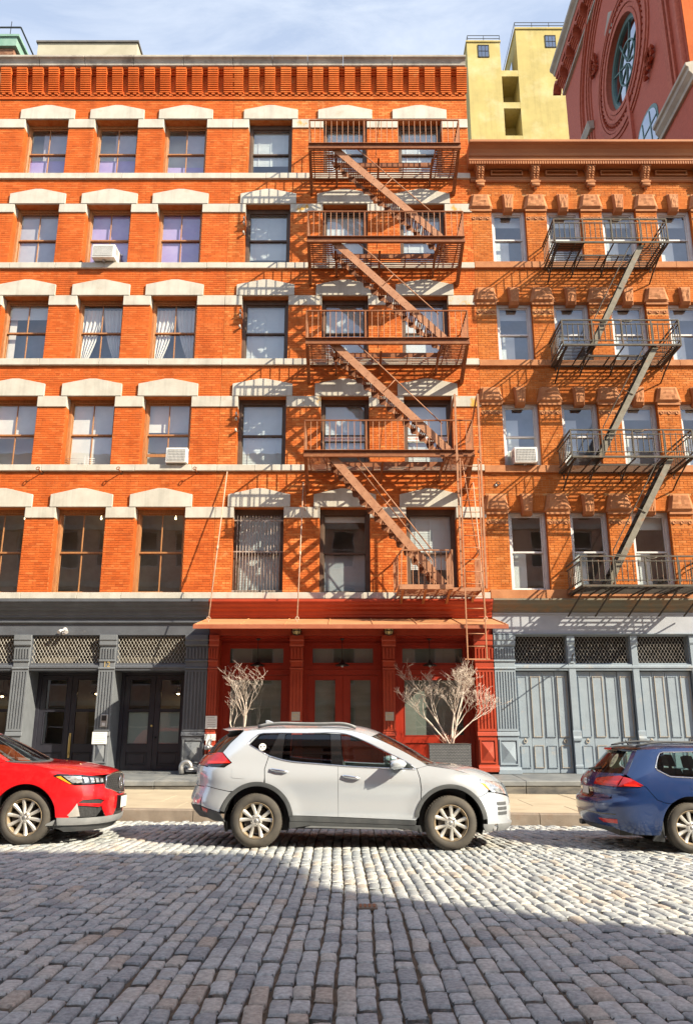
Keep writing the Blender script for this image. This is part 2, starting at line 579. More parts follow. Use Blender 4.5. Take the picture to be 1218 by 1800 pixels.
def make_window(kind, w, h):
    """frame > two sashes and their panes; origin at the lower left corner of the opening, y = 0 on the wall face"""
    key = (kind, round(w, 3), round(h, 3))
    if key in WIN:
        return WIN[key], False
    f = MB()
    if kind == 'wood':
        m, gm, y, fw, mull = m_wood, m_pane, 0.27, 0.085, 0.032
        for x0, x1 in ((0, fw), (w - fw, w)):
            f.box(x0, x1, y, y + 0.13, 0, h)
        f.box(fw, w - fw, y, y + 0.13, h - 0.10, h); f.box(fw, w - fw, y - 0.02, y + 0.13, 0, 0.045)
        for x0, x1 in ((fw, fw + 0.02), (w - fw - 0.02, w - fw)):
            f.box(x0, x1, y + 0.018, y + 0.05, 0.045, h - 0.10)
    elif kind == 'bronze':
        m, gm, y, fw, mull = m_bronze, m_pane, 0.25, 0.10, 0
        f.box(0, fw, y, y + 0.14, 0, h); f.box(w - fw, w, y, y + 0.14, 0, h)
        f.box(fw, w - fw, y, y + 0.14, h - 0.15, h); f.box(fw, w - fw, y - 0.02, y + 0.14, 0, 0.05)
        f.box(fw, fw + 0.02, y + 0.02, y + 0.05, 0.05, h - 0.15); f.box(w - fw - 0.02, w - fw, y + 0.02, y + 0.05, 0.05, h - 0.15)
    else:
        m, gm, y, fw, mull = m_white, m_pane_c, 0.16, 0.10, 0
        f.box(0, fw, y, y + 0.12, 0, h); f.box(w - fw, w, y, y + 0.12, 0, h)
        f.box(fw, w - fw, y, y + 0.12, h - 0.10, h); f.box(fw, w - fw, y, y + 0.12, 0, 0.05)
        f.box(fw * 0.35, fw * 0.65, y - 0.015, y, 0, h); f.box(w - fw * 0.65, w - fw * 0.35, y - 0.015, y, 0, h)
        f.box(0.035, w - 0.035, y - 0.012, y, h - 0.07, h - 0.035)
    root = f.build('window', m, None, bevel=0.004)
    x0, x1, z0, z1 = fw, w - fw, 0.05, h - (0.15 if kind == 'bronze' else 0.10)
    mid = (z0 + z1) / 2
    st = 0.042 if kind != 'white' else 0.04
    for (a, b, yy) in ((mid - 0.02, z1, y + 0.05), (z0, mid + 0.02, y + 0.092)):
        s = sash(MB(), x0, x1, a, b, yy, st, 0.045, 0.05, 0.038, mull).build('sash', m, None, bevel=0.003)
        s.parent = root
        xs = [(x0 + st, x1 - st)] if not mull else [(x0 + st, (x0 + x1) / 2 - mull / 2), ((x0 + x1) / 2 + mull / 2, x1 - st)]
        for p0, p1 in xs:
            p = MB().add([(p0, yy + 0.02, a + 0.05), (p1, yy + 0.02, a + 0.05), (p1, yy + 0.02, b - 0.045), (p0, yy + 0.02, b - 0.045)], [(0, 1, 2, 3)]).build('pane', gm, None, fix=False)
            p.parent = root
    WIN[key] = root
    return root, True


def put_window(parent, kind, x, z, w, h):
    o, new = make_window(kind, w, h)
    loc = Vector((x, W, z)) - org(parent)
    if new:
        o.parent = parent; o.location = loc
        return o
    return copy_tree_plain(o, parent, loc)


def copy_tree_plain(o, parent, loc):
    c = o.copy(); C.objects.link(c); c.parent = parent; c.location = loc
    for ch in list(o.children):
        if ch.name.split('.')[0] in ('sash', 'pane'):
            k = ch.copy(); C.objects.link(k); k.parent = c
    return c


ROOMS = {}


def put_room(parent, x, z, w, h, m, y0=0.42, deep=1.25):
    deep = {'room_plaster': 0.40, 'room_blue': 0.55}.get(m.name, 1.0)  # back walls set close, shaped so daylight brightens the rooms
    key = (round(w, 2), round(h, 2), m.name, y0)
    if key not in ROOMS:
        a, b, c, d, e, f = -0.35, w + 0.35, y0, y0 + deep, -0.55, h + 0.35
        mb = MB()
        P = [(a, c, e), (b, c, e), (b, d, e), (a, d, e), (a, c, f), (b, c, f), (b, d, f), (a, d, f)]
        mb.add(P, [(0, 1, 2, 3), (4, 7, 6, 5), (1, 5, 6, 2), (2, 6, 7, 3), (3, 7, 4, 0)])
        mb.add([(a, c, e), (b, c, e), (b, c, f), (a, c, f), (0, c, 0), (w, c, 0), (w, c, h), (0, c, h)], [(0, 1, 5, 4), (1, 2, 6, 5), (2, 3, 7, 6), (3, 0, 4, 7)])
        o = mb.build('room', m, None, fix=False)
        o.parent = parent; o.location = Vector((x, W, z)) - org(parent)
        ROOMS[key] = o
        return o
    return part('room', ROOMS[key].data, parent, Vector((x, W, z)) - org(parent))


BLINDS = {}


def venetian(win, w, h, m, z0=0.05, y=0.40, pitch=0.05, inset=0.12, tilt=1.2):
    key = ('v', round(w, 2), round(h, 2), round(z0, 2), m.name, round(pitch, 3), round(y, 2))
    if key not in BLINDS:
        mb = MB()
        z = h - 0.16
        s, c = math.sin(tilt) * pitch * 0.62, math.cos(tilt) * pitch * 0.35
        while z > z0:
            mb.add([(inset, y - c, z - s), (w - inset, y - c, z - s), (w - inset, y + c, z + s), (inset, y + c, z + s)], [(0, 1, 2, 3)])
            z -= pitch
        for f in (0.22, 0.5, 0.78):
            mb.box(w * f - 0.008, w * f + 0.008, y - 0.03, y - 0.026, z0, h - 0.16)
        mb.box(inset, w - inset, y - 0.03, y + 0.03, h - 0.16, h - 0.11)
        o = mb.build('blind', m, None, fix=False); o.parent = win
        BLINDS[key] = o.data
        return o
    return part('blind', BLINDS[key], win)


def shade(win, w, h, m, z0=0.05, z1=None, y=0.41, x0=0.09, x1=None):
    x1 = w - 0.09 if x1 is None else x1
    z1 = h - 0.1 if z1 is None else z1
    mb = MB().box(x0, x1, y, y + 0.012, z0, z1).box(x0, x1, y - 0.006, y + 0.018, z0, z0 + 0.03)
    o = mb.build('roller_shade', m, None); o.parent = win
    return o


def curtain(win, w, h, side, m=None):
    """a gathered curtain tied back towards one side, as a folded sheet"""
    mb = MB(); n, k = 44, 24
    vs = []
    for j in range(k + 1):
        t = j / k
        z = h - 0.24 - t * (h - 0.30)
        wide = (w / 2 - 0.10) * (1 - 0.62 * min(1, max(0, (t - 0.05) / 0.85)) ** 1.6)
        for i in range(n + 1):
            s = i / n
            x = 0.10 + wide * s if side < 0 else w - 0.10 - wide * s
            amp = 0.018 + 0.03 * t
            y = 0.44 + amp * math.sin(s * 30 + 2.0 * math.sin(3 * t + side)) + 0.01 * math.sin(s * 71)
            vs.append((x, y, z))
    fs = [(j * (n + 1) + i, j * (n + 1) + i + 1, (j + 1) * (n + 1) + i + 1, (j + 1) * (n + 1) + i) for j in range(k) for i in range(n)]
    mb.add(vs, fs, True)
    o = mb.build('curtain', m or m_curtain, None, fix=False); o.parent = win
    return o


# ---------------------------------------------------------------- the twin brick houses
def lintel_mesh():
    a, b = OW / 2 + 0.165, 0.0
    return a


def house(root, x0, x1, cols, kind, mb_, phase, slots, corn_joints, z_base=5.03):
    o = org(root)
    holes = [(c - OW / 2, c + OW / 2, r[0], r[1]) for r in ROWS for c in cols]
    ws = wall_sheet(MB(), x0, x1, z_base, 22.45, holes, W, 0.42)
    ws.box(x0, x1, W + 0.42, W + 0.44, z_base, z_base + 0.01)
    ws.build('wall', m_mortar, root, fix=False)
    # everything stone leaves a gap in the brickwork
    gaps = list(holes)
    for r in ROWS:
        gaps.append((x0, x1, r[5], r[0])); gaps.append((x0, x1, r[4], r[1]))
        for c in cols:
            gaps.append((c - 0.865, c + 0.865, r[1], r[2]))
            gaps.append((c - 0.30, c + 0.30, r[2], r[3] - 0.03))
    gaps.append((x0, x1, 21.30, 22.46))
    bl = brick_list(x0 + 0.002, x1 - 0.002, z_base, 22.36, gaps, phase)
    bricks(root, bl, W, mb_)
    jb = jamb_bricks([(a, b, c, d - 0.31) for a, b, c, d in holes], W, 0.25, z_base)
    jb.build('jamb_brickwork', mb_, root, kind='stuff', fix=False)
    # lintels: one gabled stone over each window
    first = None
    for r in ROWS:
        hs, hp = r[2] - r[1], r[3] - r[1]
        key = (round(hs, 2), round(hp, 2))
        mb = MB()
        poly = [(-0.865, 0), (0.865, 0), (0.865, hs), (0.10, hp), (-0.10, hp), (-0.865, hs)]
        mb.prism(poly, -0.062, 0.02)
        mb.prism([(-0.699, 0.0005), (0.699, 0.0005), (0.699, 0.08), (-0.699, 0.08)], 0.02, 0.405)
        base = None
        for c in cols:
            loc = Vector((c, W, r[1])) - o
            if base is None:
                base = mb.build('lintel', m_stone, None, bevel=0.006); base.parent = root; base.location = loc
            else:
                k = part('lintel', base.data, root, loc)
                b = k.modifiers.new('bevel', 'BEVEL'); b.width = 0.006; b.segments = 1
        # impost blocks between openings and their returns into the reveals
        edges = [x0] + [e for c in cols for e in (c - OW / 2, c + OW / 2)] + [x1]
        for i in range(0, len(edges), 2):
            a, b = edges[i], edges[i + 1]
            cuts = [a, b] if b - a < 1.1 else [a, (a + b) / 2 + 0.1, b]
            for p, q in zip(cuts, cuts[1:]):
                l = 0.004 if p > a or p == x0 else -0.006
                g = 0.004 if q < b or q == x1 else -0.006
                MB().box(p + l, q - g, W - 0.048, W + 0.30, r[4], r[1] - 0.002).build('impost_stone', m_stone_r if kind == 'bronze' and i in (2, 6) else m_stone, root, bevel=0.006)
        # sill course in separate stones
        p = x0
        while p < x1 - 0.01:
            q = min(x1, p + rng.uniform(0.95, 1.75))
            if x1 - q < 0.5:
                q = x1
            MB().box(p + 0.003, q - 0.003, W - 0.085 + rng.uniform(-.003, .003), W + 0.30, r[5] + rng.uniform(-.003, .003), r[0]).build('sill_stone', m_stone, root, bevel=0.008)
            p = q
    # corbel table under the cornice
    cm = MB()
    hh = 0.0
    n = 12
    for i in range(n):
        pr = 0.07 + 0.0165 * i
        za, zb = i * BR_C, i * BR_C + (0.034 if i < n - 3 else 0.0625)
        cm.box(-0.165, 0.165, -pr, 0.0, za, zb)
        if i < n - 3:
            cm.box(-0.160, 0.160, -(pr - 0.045), 0.0, zb, (i + 1) * BR_C)
    base = None
    xs = [(a + b) / 2 for a, b in zip(slots, slots[1:])] + [slots[0] - 0.258, slots[-1] + 0.258]
    xs = [x for x in xs]
    for x in xs:
        loc = Vector((x, W - 0.004, 21.56)) - o
        if base is None:
            base = cm.build('corbel', mb_, None); base.parent = root; base.location = loc
            at = base.data.attributes.new('rnd', 'FLOAT', 'FACE'); at.data.foreach_set('value', [0.35 + 0.3 * rng.random() for _ in base.data.polygons])
        else:
            part('corbel', base.data, root, loc)
    # brick in the slots behind the corbels, stepped courses
    sb = MB()
    for i in range(12):
        za = 21.56 + i * BR_C
        sb.box(x0 + 0.01, x1 - 0.01, W - 0.012 - (0.05 * max(0, i - 9)), W, za, za + 0.058)
    sl = sb.build('corbel_backing', mb_, root, kind='stuff')
    # dentil courses
    db = MB()
    k = 0
    x = x0 + 0.05
    while x < x1 - 0.06:
        db.box(x, x + 0.105, W - 0.045, W, 21.43, 21.485)
        db.box(x + 0.085, x + 0.19, W - 0.065, W, 21.488, 21.545)
        x += 0.212
    db.box(x0, x1, W - 0.03, W, 21.36, 21.425)
    db.box(x0, x1, W - 0.05, W, 21.31, 21.358)
    d = db.build('dentil_course', mb_, root, kind='stuff', fix=False)
    # stone cornice in lengths with open joints
    prof = [(W + 0.35, 22.43), (W - 0.24, 22.43), (W - 0.26, 22.45), (W - 0.265, 22.50), (W - 0.285, 22.57), (W - 0.325, 22.625), (W - 0.38, 22.655), (W - 0.39, 22.66), (W - 0.39, 22.735), (W + 0.35, 22.80)]
    for a, b in zip(corn_joints, corn_joints[1:]):
        MB().prism(prof, a + 0.007, b - 0.007, 'yz').build('cornice_stone', m_grime, root, bevel=0.006)
    # a plain brick band between corbels and cornice
    MB().box(x0, x1, W - 0.17, W, 22.375, 22.43).build('cornice_bed', mb_, root)
    # the body behind the front
    MB().box(x0 + 0.01, x1 - 0.01, W + 3.3, W + 16, 0.6, 22.3).box(x0 + 0.01, x0 + 0.05, W + 0.03, W + 3.3, 0.6, 22.3).box(x1 - 0.05, x1 - 0.01, W + 0.03, W + 3.3, 0.6, 22.3).build('party_wall', m_side, root)
    MB().box(x0 + 0.01, x1 - 0.01, W + 0.02, W + 16, 22.3, 22.36).build('roof', m_roof, root)
    MB().box(x0 + 0.01, x1 - 0.01, W + 0.02, W + 0.33, 22.30, 22.70).build('parapet', m_mortar, root)


colsA = [-9.605, -7.375, -5.17]
colsB = [-2.445, -0.065, 2.32]
house_a = thing('brick_house', 'orange brick house with wooden windows above a dark grey storefront', 'building', (-7.475, W, 0.6), 'twin brick houses')
house_b = thing('brick_house', 'orange brick house above the red storefront, behind the rust brown fire escape', 'building', (0.1, W, 0.6), 'twin brick houses')
house(house_a, -11.30, -3.652, colsA, 'wood', m_brick, -11.3, [-10.79 + 0.516 * k for k in range(14)], [-11.36, -9.98, -8.50, -6.93, -5.30, -3.70])
house(house_b, -3.648, 3.85, colsB, 'bronze', m_brick_b, -3.6, [-3.27 + 0.517 * k for k in range(14)], [-3.70, -2.42, -1.28, -0.13, 1.45, 3.84])

spec_a = [['dark', 'dark', 'dark'], ['white', 'white', 'white'], ['blue', 'curt', 'curt'], ['grey', 'purp', 'purp'], ['purp5', 'purp5', 'purp5']]
for ri, r in enumerate(ROWS):
    h = r[1] - r[0]
    for ci, c in enumerate(colsA):
        x = c - OW / 2
        win = put_window(house_a, 'wood', x, r[0], OW, h)
        k = spec_a[ri][ci]
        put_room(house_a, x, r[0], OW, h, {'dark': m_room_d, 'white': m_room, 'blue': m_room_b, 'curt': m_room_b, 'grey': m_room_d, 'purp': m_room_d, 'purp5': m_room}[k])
        if k == 'curt':
            curtain(win, OW, h, -1); curtain(win, OW, h, 1)
        elif k == 'purp':
            shade(win, OW, h, m_purple)
        elif k == 'grey':
            shade(win, OW, h, m_grey_shade)
        elif k == 'purp5':
            shade(win, OW, h, m_purple, z0=0.05, z1=h * 0.42 if ci < 2 else h * 0.30, y=0.46)
            shade(win, OW, h, m_grey_shade, z0=h * 0.30, y=0.50, x0=0.45 + 0.1 * ci)
        elif k == 'white' and ci == 1:
            shade(win, OW, h, m_curtain, z0=0.05, y=0.385)
        elif k == 'white' and ci == 0:
            shade(win, OW, h, m_curtain, z0=h * 0.45, y=0.385)
        elif k == 'blue':
            shade(win, OW, h, m_blind, z0=h * 0.72, y=0.40)
            shade(win, OW, h, m_curtain, z0=0.05, y=0.5, x1=0.30)
        elif k == 'white' and ci == 2:
            shade(win, OW, h, m_room, z0=h * 0.55, y=0.47)
    for ci, c in enumerate(colsB):
        x = c - OW / 2
        win = put_window(house_b, 'bronze', x, r[0], OW, h)
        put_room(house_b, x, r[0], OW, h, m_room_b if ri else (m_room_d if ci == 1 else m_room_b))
        if ri == 0 and ci == 1:
            shade(win, OW, h, m_blind, z0=h * 0.86)
            shade(win, OW, h, m_room_b, z0=0.06, z1=h * 0.46, y=0.45)
        elif ri == 0 and ci == 2:
            venetian(win, OW, h, m_blind, z0=h * 0.30)
        elif (ri + ci) % 3 == 1 and ci:
            shade(win, OW, h, m_blind, z0=0.1)
        else:
            venetian(win, OW, h, m_blind, pitch=0.045, z0=(0.05, h * 0.18, 0.05, h * 0.3, 0.05)[(ri * 2 + ci) % 5])

# bars across the lowest window beside the party line
bm_ = MB()
x0, x1, z0, z1 = colsB[0] - 0.62, colsB[0] + 0.62, 5.22, 7.45
for i in range(15):
    x = x0 + 0.03 + i * (x1 - x0 - 0.06) / 14
    bm_.tube([(x, W + 0.12, z0 - 0.0), (x, W + 0.12, z1 - 0.06)], 0.011, 6)
for z in (z0 + 0.05, (z0 + z1) / 2 + 0.03, z1 - 0.2):
    bm_.bar((x0 - 0.07, W + 0.12, z), (x1 + 0.07, W + 0.12, z), 0.012, 0.035)
bm_.build('window_bars', mat('old_bar_paint', (0.42, 0.37, 0.33), (0.26, 0.17, 0.12), 14, rough=0.7), house_b)

# shutter pintles on the left jambs of the first column
for r in ROWS[1:4]:
    for z in (r[0] + 1.02, r[0] + 1.36, r[0] + 1.52):
        pm = MB()
        pm.tube([(colsB[0] - OW / 2 - 0.02, W - 0.11, z - 0.03), (colsB[0] - OW / 2 - 0.02, W - 0.11, z + 0.05)], 0.026, 6)
        pm.box(colsB[0] - OW / 2 - 0.05, colsB[0] - OW / 2 + 0.01, W - 0.12, W + 0.02, z - 0.014, z + 0.014)
        pm.build('shutter_pintle', m_stone, house_b)

# ---------------------------------------------------------------- rooftop bulkhead on the left house
bk = MB().box(-11.28, -7.65, W + 2.2, W + 7, 22.3, 25.88)
bk.build('roof_bulkhead', mat('cream_render', (0.47, 0.44, 0.34), (0.39, 0.36, 0.27), 1.4, rough=0.9, bump=0.2, bscale=30), house_a)
MB().box(-11.34, -7.6, W + 2.14, W + 7.1, 25.88, 25.95).build('bulkhead_coping', m_roof, house_a)

# ---------------------------------------------------------------- the right-hand house
CX0, CX1 = 3.852, 11.30
ROWC = [(5.27, 7.50, 7.97, 5.03), (8.81, 10.76, 11.20, 8.60), (12.06, 13.99, 14.45, 11.87), (15.32, 17.22, 17.71, 15.11)]
colsC = [4.98 + 1.705 * k for k in range(4)]
CW = 1.07
house_c = thing('brick_house', 'tan brick house with white window frames and brownstone blocks above blue grey iron shutters', 'building', (7.55, W, 0.55))
o = org(house_c)
holes = [(c - CW / 2, c + CW / 2, r[0], r[1]) for r in ROWC for c in colsC]
wall_sheet(MB(), CX0, CX1, 5.03, 19.0, holes, W, 0.42).build('wall', m_mortar_c, house_c, fix=False)
gaps = list(holes)
for r in ROWC:
    gaps.append((CX0, CX1, r[3], r[0]))
    gaps.append((CX0, CX1, r[1] - 0.40, r[1] - 0.27))
    for c in [colsC[0] - 0.8525 + 1.705 * k for k in range(5)]:
        gaps.append((c - 0.36, c + 0.36, r[1] - 0.03, r[2] + 0.01))
    for c in colsC:
        gaps.append((c - 0.15, c + 0.15, r[1] - 0.05, r[2]))
gaps.append((CX0, CX1, 18.15, 19.0))
bricks(house_c, brick_list(CX0 + 0.003, CX1, 5.03, 18.98, gaps, CX0), W, m_brick_c)
jamb_bricks([(a, b, c, d) for a, b, c, d in holes], W, 0.15, 5.03).build('jamb_brickwork', m_brick_c, house_c, kind='stuff', fix=False)


def rock_block(wb, wt, hb, depth, seed, back=0.03):
    """a rock-faced block: a chamfered, bulging, uneven face"""
    r_ = random.Random(seed)
    mb = MB()
    n = 8
    vs = []
    for j in range(n + 1):
        t = j / n
        half = (wb + (wt - wb) * t) / 2
        for i in range(n + 1):
            u = i / n * 2 - 1
            e = max(abs(u), abs(t * 2 - 1))
            y = -depth * (1 - (0.55 if e > 0.99 else 0.42 if e > 0.8 else 0.0))
            if e < 0.74:
                y += r_.uniform(-0.020, 0.012)
            vs.append((u * half, y, t * hb))
    fs = [(j * (n + 1) + i, j * (n + 1) + i + 1, (j + 1) * (n + 1) + i + 1, (j + 1) * (n + 1) + i) for j in range(n) for i in range(n)]
    mb.add(vs, fs, False)
    b = [0 * (n + 1) + i for i in range(n + 1)] + [j * (n + 1) + n for j in range(1, n + 1)] + [n * (n + 1) + i for i in range(n - 1, -1, -1)] + [j * (n + 1) for j in range(n - 1, 0, -1)]
    base = len(mb.v)
    mb.v += [(vs[k][0], back, vs[k][2]) for k in b]
    for q in range(len(b)):
        q2 = (q + 1) % len(b)
        mb.f.append([b[q], base + q, base + q2, b[q2]]); mb.m.append(0); mb.sm.append(False)
    mb.f.append([base + q for q in range(len(b))]); mb.m.append(0); mb.sm.append(False)
    return mb


for ri, r in enumerate(ROWC):
    hb = r[2] - r[1]
    for k in range(5):
        x = colsC[0] - 0.8525 + 1.705 * k
        if k == 0:
            x += 0.0
        b = rock_block(0.76, 0.52, hb + 0.03, 0.12, ri * 10 + k).build('pier_block', m_terra, None); b.parent = house_c
        b.location = Vector((x, W, r[1] - 0.03)) - o
        MB().box(x - 0.335, x + 0.335, W - 0.055, W, r[1] - 0.115, r[1] - 0.032).build('pier_cap', m_terra, house_c, bevel=0.01)
        rb = MB().box(x - 0.31, x + 0.31, W - 0.006, W, r[1] - 0.40, r[1] - 0.28)
        for q in (-0.22, 0, 0.22):
            rb.lathe([(0.055, 0), (0.055, -0.02), (0.035, -0.026), (0.03, -0.01), (0.0005, -0.018)], (x + q, W - 0.006, r[1] - 0.34), 'y', 12)
        for q in (-0.11, 0.11):
            for dz in (-0.03, 0, 0.03):
                rb.box(x + q - 0.045, x + q + 0.045, W - 0.016, W - 0.006, r[1] - 0.345 + dz, r[1] - 0.335 + dz)
        rb.build('rosette_band', m_terra, house_c)
    for c in colsC:
        b = rock_block(0.27, 0.36, hb + 0.13, 0.15, 77 + ri * 10 + int(c), 0.142).build('keystone', m_terra, None); b.parent = house_c
        b.location = Vector((c, W, r[1] - 0.13)) - o
        # flat arch bricks
        for k in range(10):
            for s in (-1, 1):
                xa = c + s * (0.17 + 0.045 * k * 0.9)
                if abs(xa - c) < CW / 2 - 0.02:
                    lean = s * 0.012 * (k + 1)
                    MB().add([(xa - 0.018, W - 0.009, r[1]), (xa + 0.018, W - 0.009, r[1]), (xa + 0.018 + lean, W - 0.009, r[2] - 0.03), (xa - 0.018 + lean, W - 0.009, r[2] - 0.03),
                              (xa - 0.018, W, r[1]), (xa + 0.018, W, r[1]), (xa + 0.018 + lean, W, r[2] - 0.03), (xa - 0.018 + lean, W, r[2] - 0.03)],
                             [(0, 1, 2, 3), (0, 3, 7, 4), (1, 5, 6, 2), (0, 4, 5, 1), (3, 2, 6, 7)]).build('arch_brick', m_brick_c, house_c, fix=False)
        x = c - CW / 2
        h = r[1] - r[0]
        win = put_window(house_c, 'white', x, r[0], CW, h)
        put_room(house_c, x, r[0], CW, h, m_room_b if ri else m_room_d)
        MB().box(x, x + CW, W + 0.02, W + 0.41, r[1] - 0.012, r[1] + 0.01).build('lintel_soffit', m_terra, house_c)
        if ri in (2, 3) or int(c) in (8, 10):
            shade(win, CW, h, m_blind, z0=0.06, z1=h * 0.52, y=0.46, x1=CW * 0.55)
            shade(win, CW, h, m_blind, z0=h * 0.8, y=0.44)
        else:
            shade(win, CW, h, m_blind, z0=0.06, z1=h * (0.5 if ri == 0 else 0.8), y=0.46, x1=CW * 0.5)
    p = CX0
    while p < CX1 - 0.01:
        q = min(CX1, p + rng.uniform(1.5, 2.4))
        if CX1 - q < 0.6:
            q = CX1
        MB().box(p + 0.002, q - 0.002, W - 0.09, W + 0.20, r[3], r[0]).build('sill_stone', m_terra, house_c, bevel=0.008)
        p = q

# terracotta cornice
cx0 = 3.77
prof = [(W + 0.2, 18.62), (W - 0.36, 18.62), (W - 0.36, 18.66), (W - 0.40, 18.68), (W - 0.40, 18.80), (W - 0.44, 18.82), (W - 0.46, 18.90), (W - 0.52, 19.00), (W - 0.60, 19.07),
        (W - 0.68, 19.11), (W - 0.70, 19.12), (W - 0.70, 19.20), (W - 0.67, 19.22), (W + 0.2, 19.26)]
MB().prism(prof, cx0, CX1, 'yz').build('cornice', m_terra_d, house_c, bevel=0.006)
db = MB()
x = cx0 + 0.02
while x < CX1:
    db.box(x, x + 0.045, W - 0.40, W - 0.36, 18.56, 18.655)
    x += 0.075
db.build('cornice_dentils', m_terra_d, house_c, kind='stuff', fix=False)
MB().prism([(W, 18.16), (W - 0.06, 18.16), (W - 0.09, 18.20), (W - 0.09, 18.24), (W - 0.05, 18.27), (W - 0.07, 18.31), (W - 0.07, 18.34), (W, 18.36)], CX0, CX1, 'yz').build('frieze_moulding', m_terra_d, house_c)
MB().box(CX0, CX1, W - 0.012, W + 0.02, 18.36, 18.62).build('frieze', m_brick_c, house_c)
for k in range(5):
    x = 4.14 + 1.715 * k
    br = MB()
    br.box(x - 0.145, x + 0.145, W - 0.34, W, 18.52, 18.62).box(x - 0.16, x + 0.16, W - 0.36, W, 18.575, 18.62)
    pts = [(W, 18.52), (W - 0.31, 18.52), (W - 0.33, 18.46), (W - 0.30, 18.38), (W - 0.22, 18.30), (W - 0.15, 18.20), (W - 0.15, 18.12), (W, 18.12)]
    br.prism(pts, x - 0.11, x + 0.11, 'yz')
    br.box(x - 0.15, x + 0.15, W - 0.19, W, 18.06, 18.13)
    # leaf and scroll
    for j in range(5):
        z = 18.47 - 0.065 * j; y = W - 0.33 + 0.035 * j
        for s in (-1, 1):
            br.lathe([(0.0005, -0.02), (0.03, -0.012), (0.034, 0.0), (0.0005, 0.012)], (x + s * (0.045 + 0.012 * (j % 2)), y - 0.012, z), 'y', 8)
    br.tube([(x - 0.12, W - 0.13, 17.99), (x + 0.12, W - 0.13, 17.99)], 0.07, 12)
    br.tube([(x - 0.13, W - 0.13, 17.99), (x + 0.13, W - 0.13, 17.99)], 0.03, 10)
    br.lathe([(0.0005, -0.05), (0.05, -0.03), (0.06, 0.0), (0.03, 0.05)], (x, W - 0.08, 17.90), 'z', 10)
    br.build('cornice_bracket', m_terra, house_c, bevel=0.004)
    a, b, c, d = x + 0.35, x + 1.36, 18.385, 18.575
    fm = MB()
    t = 0.045
    fm.box(a, b, W - 0.10, W - 0.012, d - t, d).box(a, b, W - 0.10, W - 0.012, c, c + t).box(a, a + t, W - 0.10, W - 0.012, c + t, d - t).box(b - t, b, W - 0.10, W - 0.012, c + t, d - t)
    fm.build('frieze_panel', m_terra, house_c, bevel=0.008)
MB().box(CX0 + 0.01, CX1, W + 3.3, W + 14, 0.55, 18.9).box(CX0 + 0.01, CX0 + 0.05, W + 0.03, W + 3.3, 0.55, 18.9).box(CX1 - 0.04, CX1, W + 0.03, W + 3.3, 0.55, 18.9).build('party_wall', m_side, house_c)
MB().box(CX0 + 0.01, CX1, W + 0.02, W + 14, 18.95, 19.0).build('roof', m_roof, house_c)
# ---------------------------------------------------------------- storefronts
m_slate = mat('slate_iron_paint', (0.105, 0.115, 0.135), (0.085, 0.092, 0.108), 3, rough=0.42, bump=0.25, bscale=35, dirt=(0.16, 0.165, 0.175), dscale=3, dlo=0.62, dhi=0.85)
m_slate_l = mat('grey_iron_paint', (0.165, 0.18, 0.20), (0.135, 0.148, 0.166), 3, rough=0.5, bump=0.25, bscale=35)
m_navy = mat('navy_door_paint', (0.022, 0.022, 0.032), (0.030, 0.030, 0.042), 3, rough=0.35)
m_red = mat('red_iron_paint', (0.40, 0.055, 0.022), (0.33, 0.042, 0.018), 2.5, rough=0.42, bump=0.15, bscale=30, dirt=(0.44, 0.11, 0.06), dscale=4, dlo=0.62, dhi=0.85)
m_redd = mat('red_door_paint', (0.33, 0.026, 0.009), (0.28, 0.020, 0.007), 2.5, rough=0.4)
m_awn = mat('faded_glare_awning_paint', (0.53, 0.265, 0.125), (0.45, 0.205, 0.09), 2.0, rough=0.55, bump=0.1, bscale=12, dirt=(0.42, 0.13, 0.05), dscale=1.5, dlo=0.58, dhi=0.8)  # faded red paint, with grazing sun glare mixed in as orange
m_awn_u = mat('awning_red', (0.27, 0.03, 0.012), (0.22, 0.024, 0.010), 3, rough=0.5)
m_blue = mat('blue_grey_shutter', (0.25, 0.305, 0.36), (0.215, 0.265, 0.32), 2.2, rough=0.6, bump=0.3, bscale=25, dirt=(0.36, 0.33, 0.29), dscale=2.6, dlo=0.60, dhi=0.80)
m_lav = mat('blue_grey_fascia', (0.36, 0.385, 0.44), (0.31, 0.335, 0.385), 2.0, rough=0.6, bump=0.15, bscale=25)
m_green = mat('weathered_green_iron', (0.155, 0.155, 0.125), (0.21, 0.17, 0.115), 2.5, rough=0.75, bump=0.3, bscale=30, stretch=(0.4, 1, 2), dirt=(0.27, 0.16, 0.085), dscale=2.2, dlo=0.5, dhi=0.7)
m_rustbit = mat('rusty_edging', (0.30, 0.28, 0.25), (0.42, 0.36, 0.29), 9, rough=0.85)
m_grille = mat('galvanised_grille', (0.55, 0.53, 0.49), (0.38, 0.35, 0.31), 8, rough=0.6, metal=0.3)
m_grille_d = mat('rusty_grille', (0.40, 0.385, 0.36), (0.26, 0.235, 0.21), 9, rough=0.7, metal=0.2)
m_dark = mat('dark_void', (0.012, 0.012, 0.013), rough=0.9)
m_warm = mat('shop_interior', (0.40, 0.36, 0.28), (0.22, 0.20, 0.16), 1.0, rough=0.9)
m_frost = mat('frosted_film', (0.42, 0.47, 0.48), (0.38, 0.43, 0.44), 2, rough=0.25)
m_brass = mat('brass', (0.74, 0.54, 0.20), rough=0.4, metal=0.5)
m_black = mat('black_metal', (0.02, 0.02, 0.021), rough=0.45)
m_steel = mat('galvanised_steel', (0.50, 0.50, 0.50), (0.38, 0.38, 0.38), 6, rough=0.45, metal=0.8)
m_sign = mat('white_sign', (0.78, 0.77, 0.74), rough=0.5)
m_print = mat('grey_print', (0.30, 0.22, 0.22), rough=0.7)
m_plaque = mat('stone_plaque', (0.50, 0.45, 0.38), (0.40, 0.36, 0.30), 9, rough=0.6)


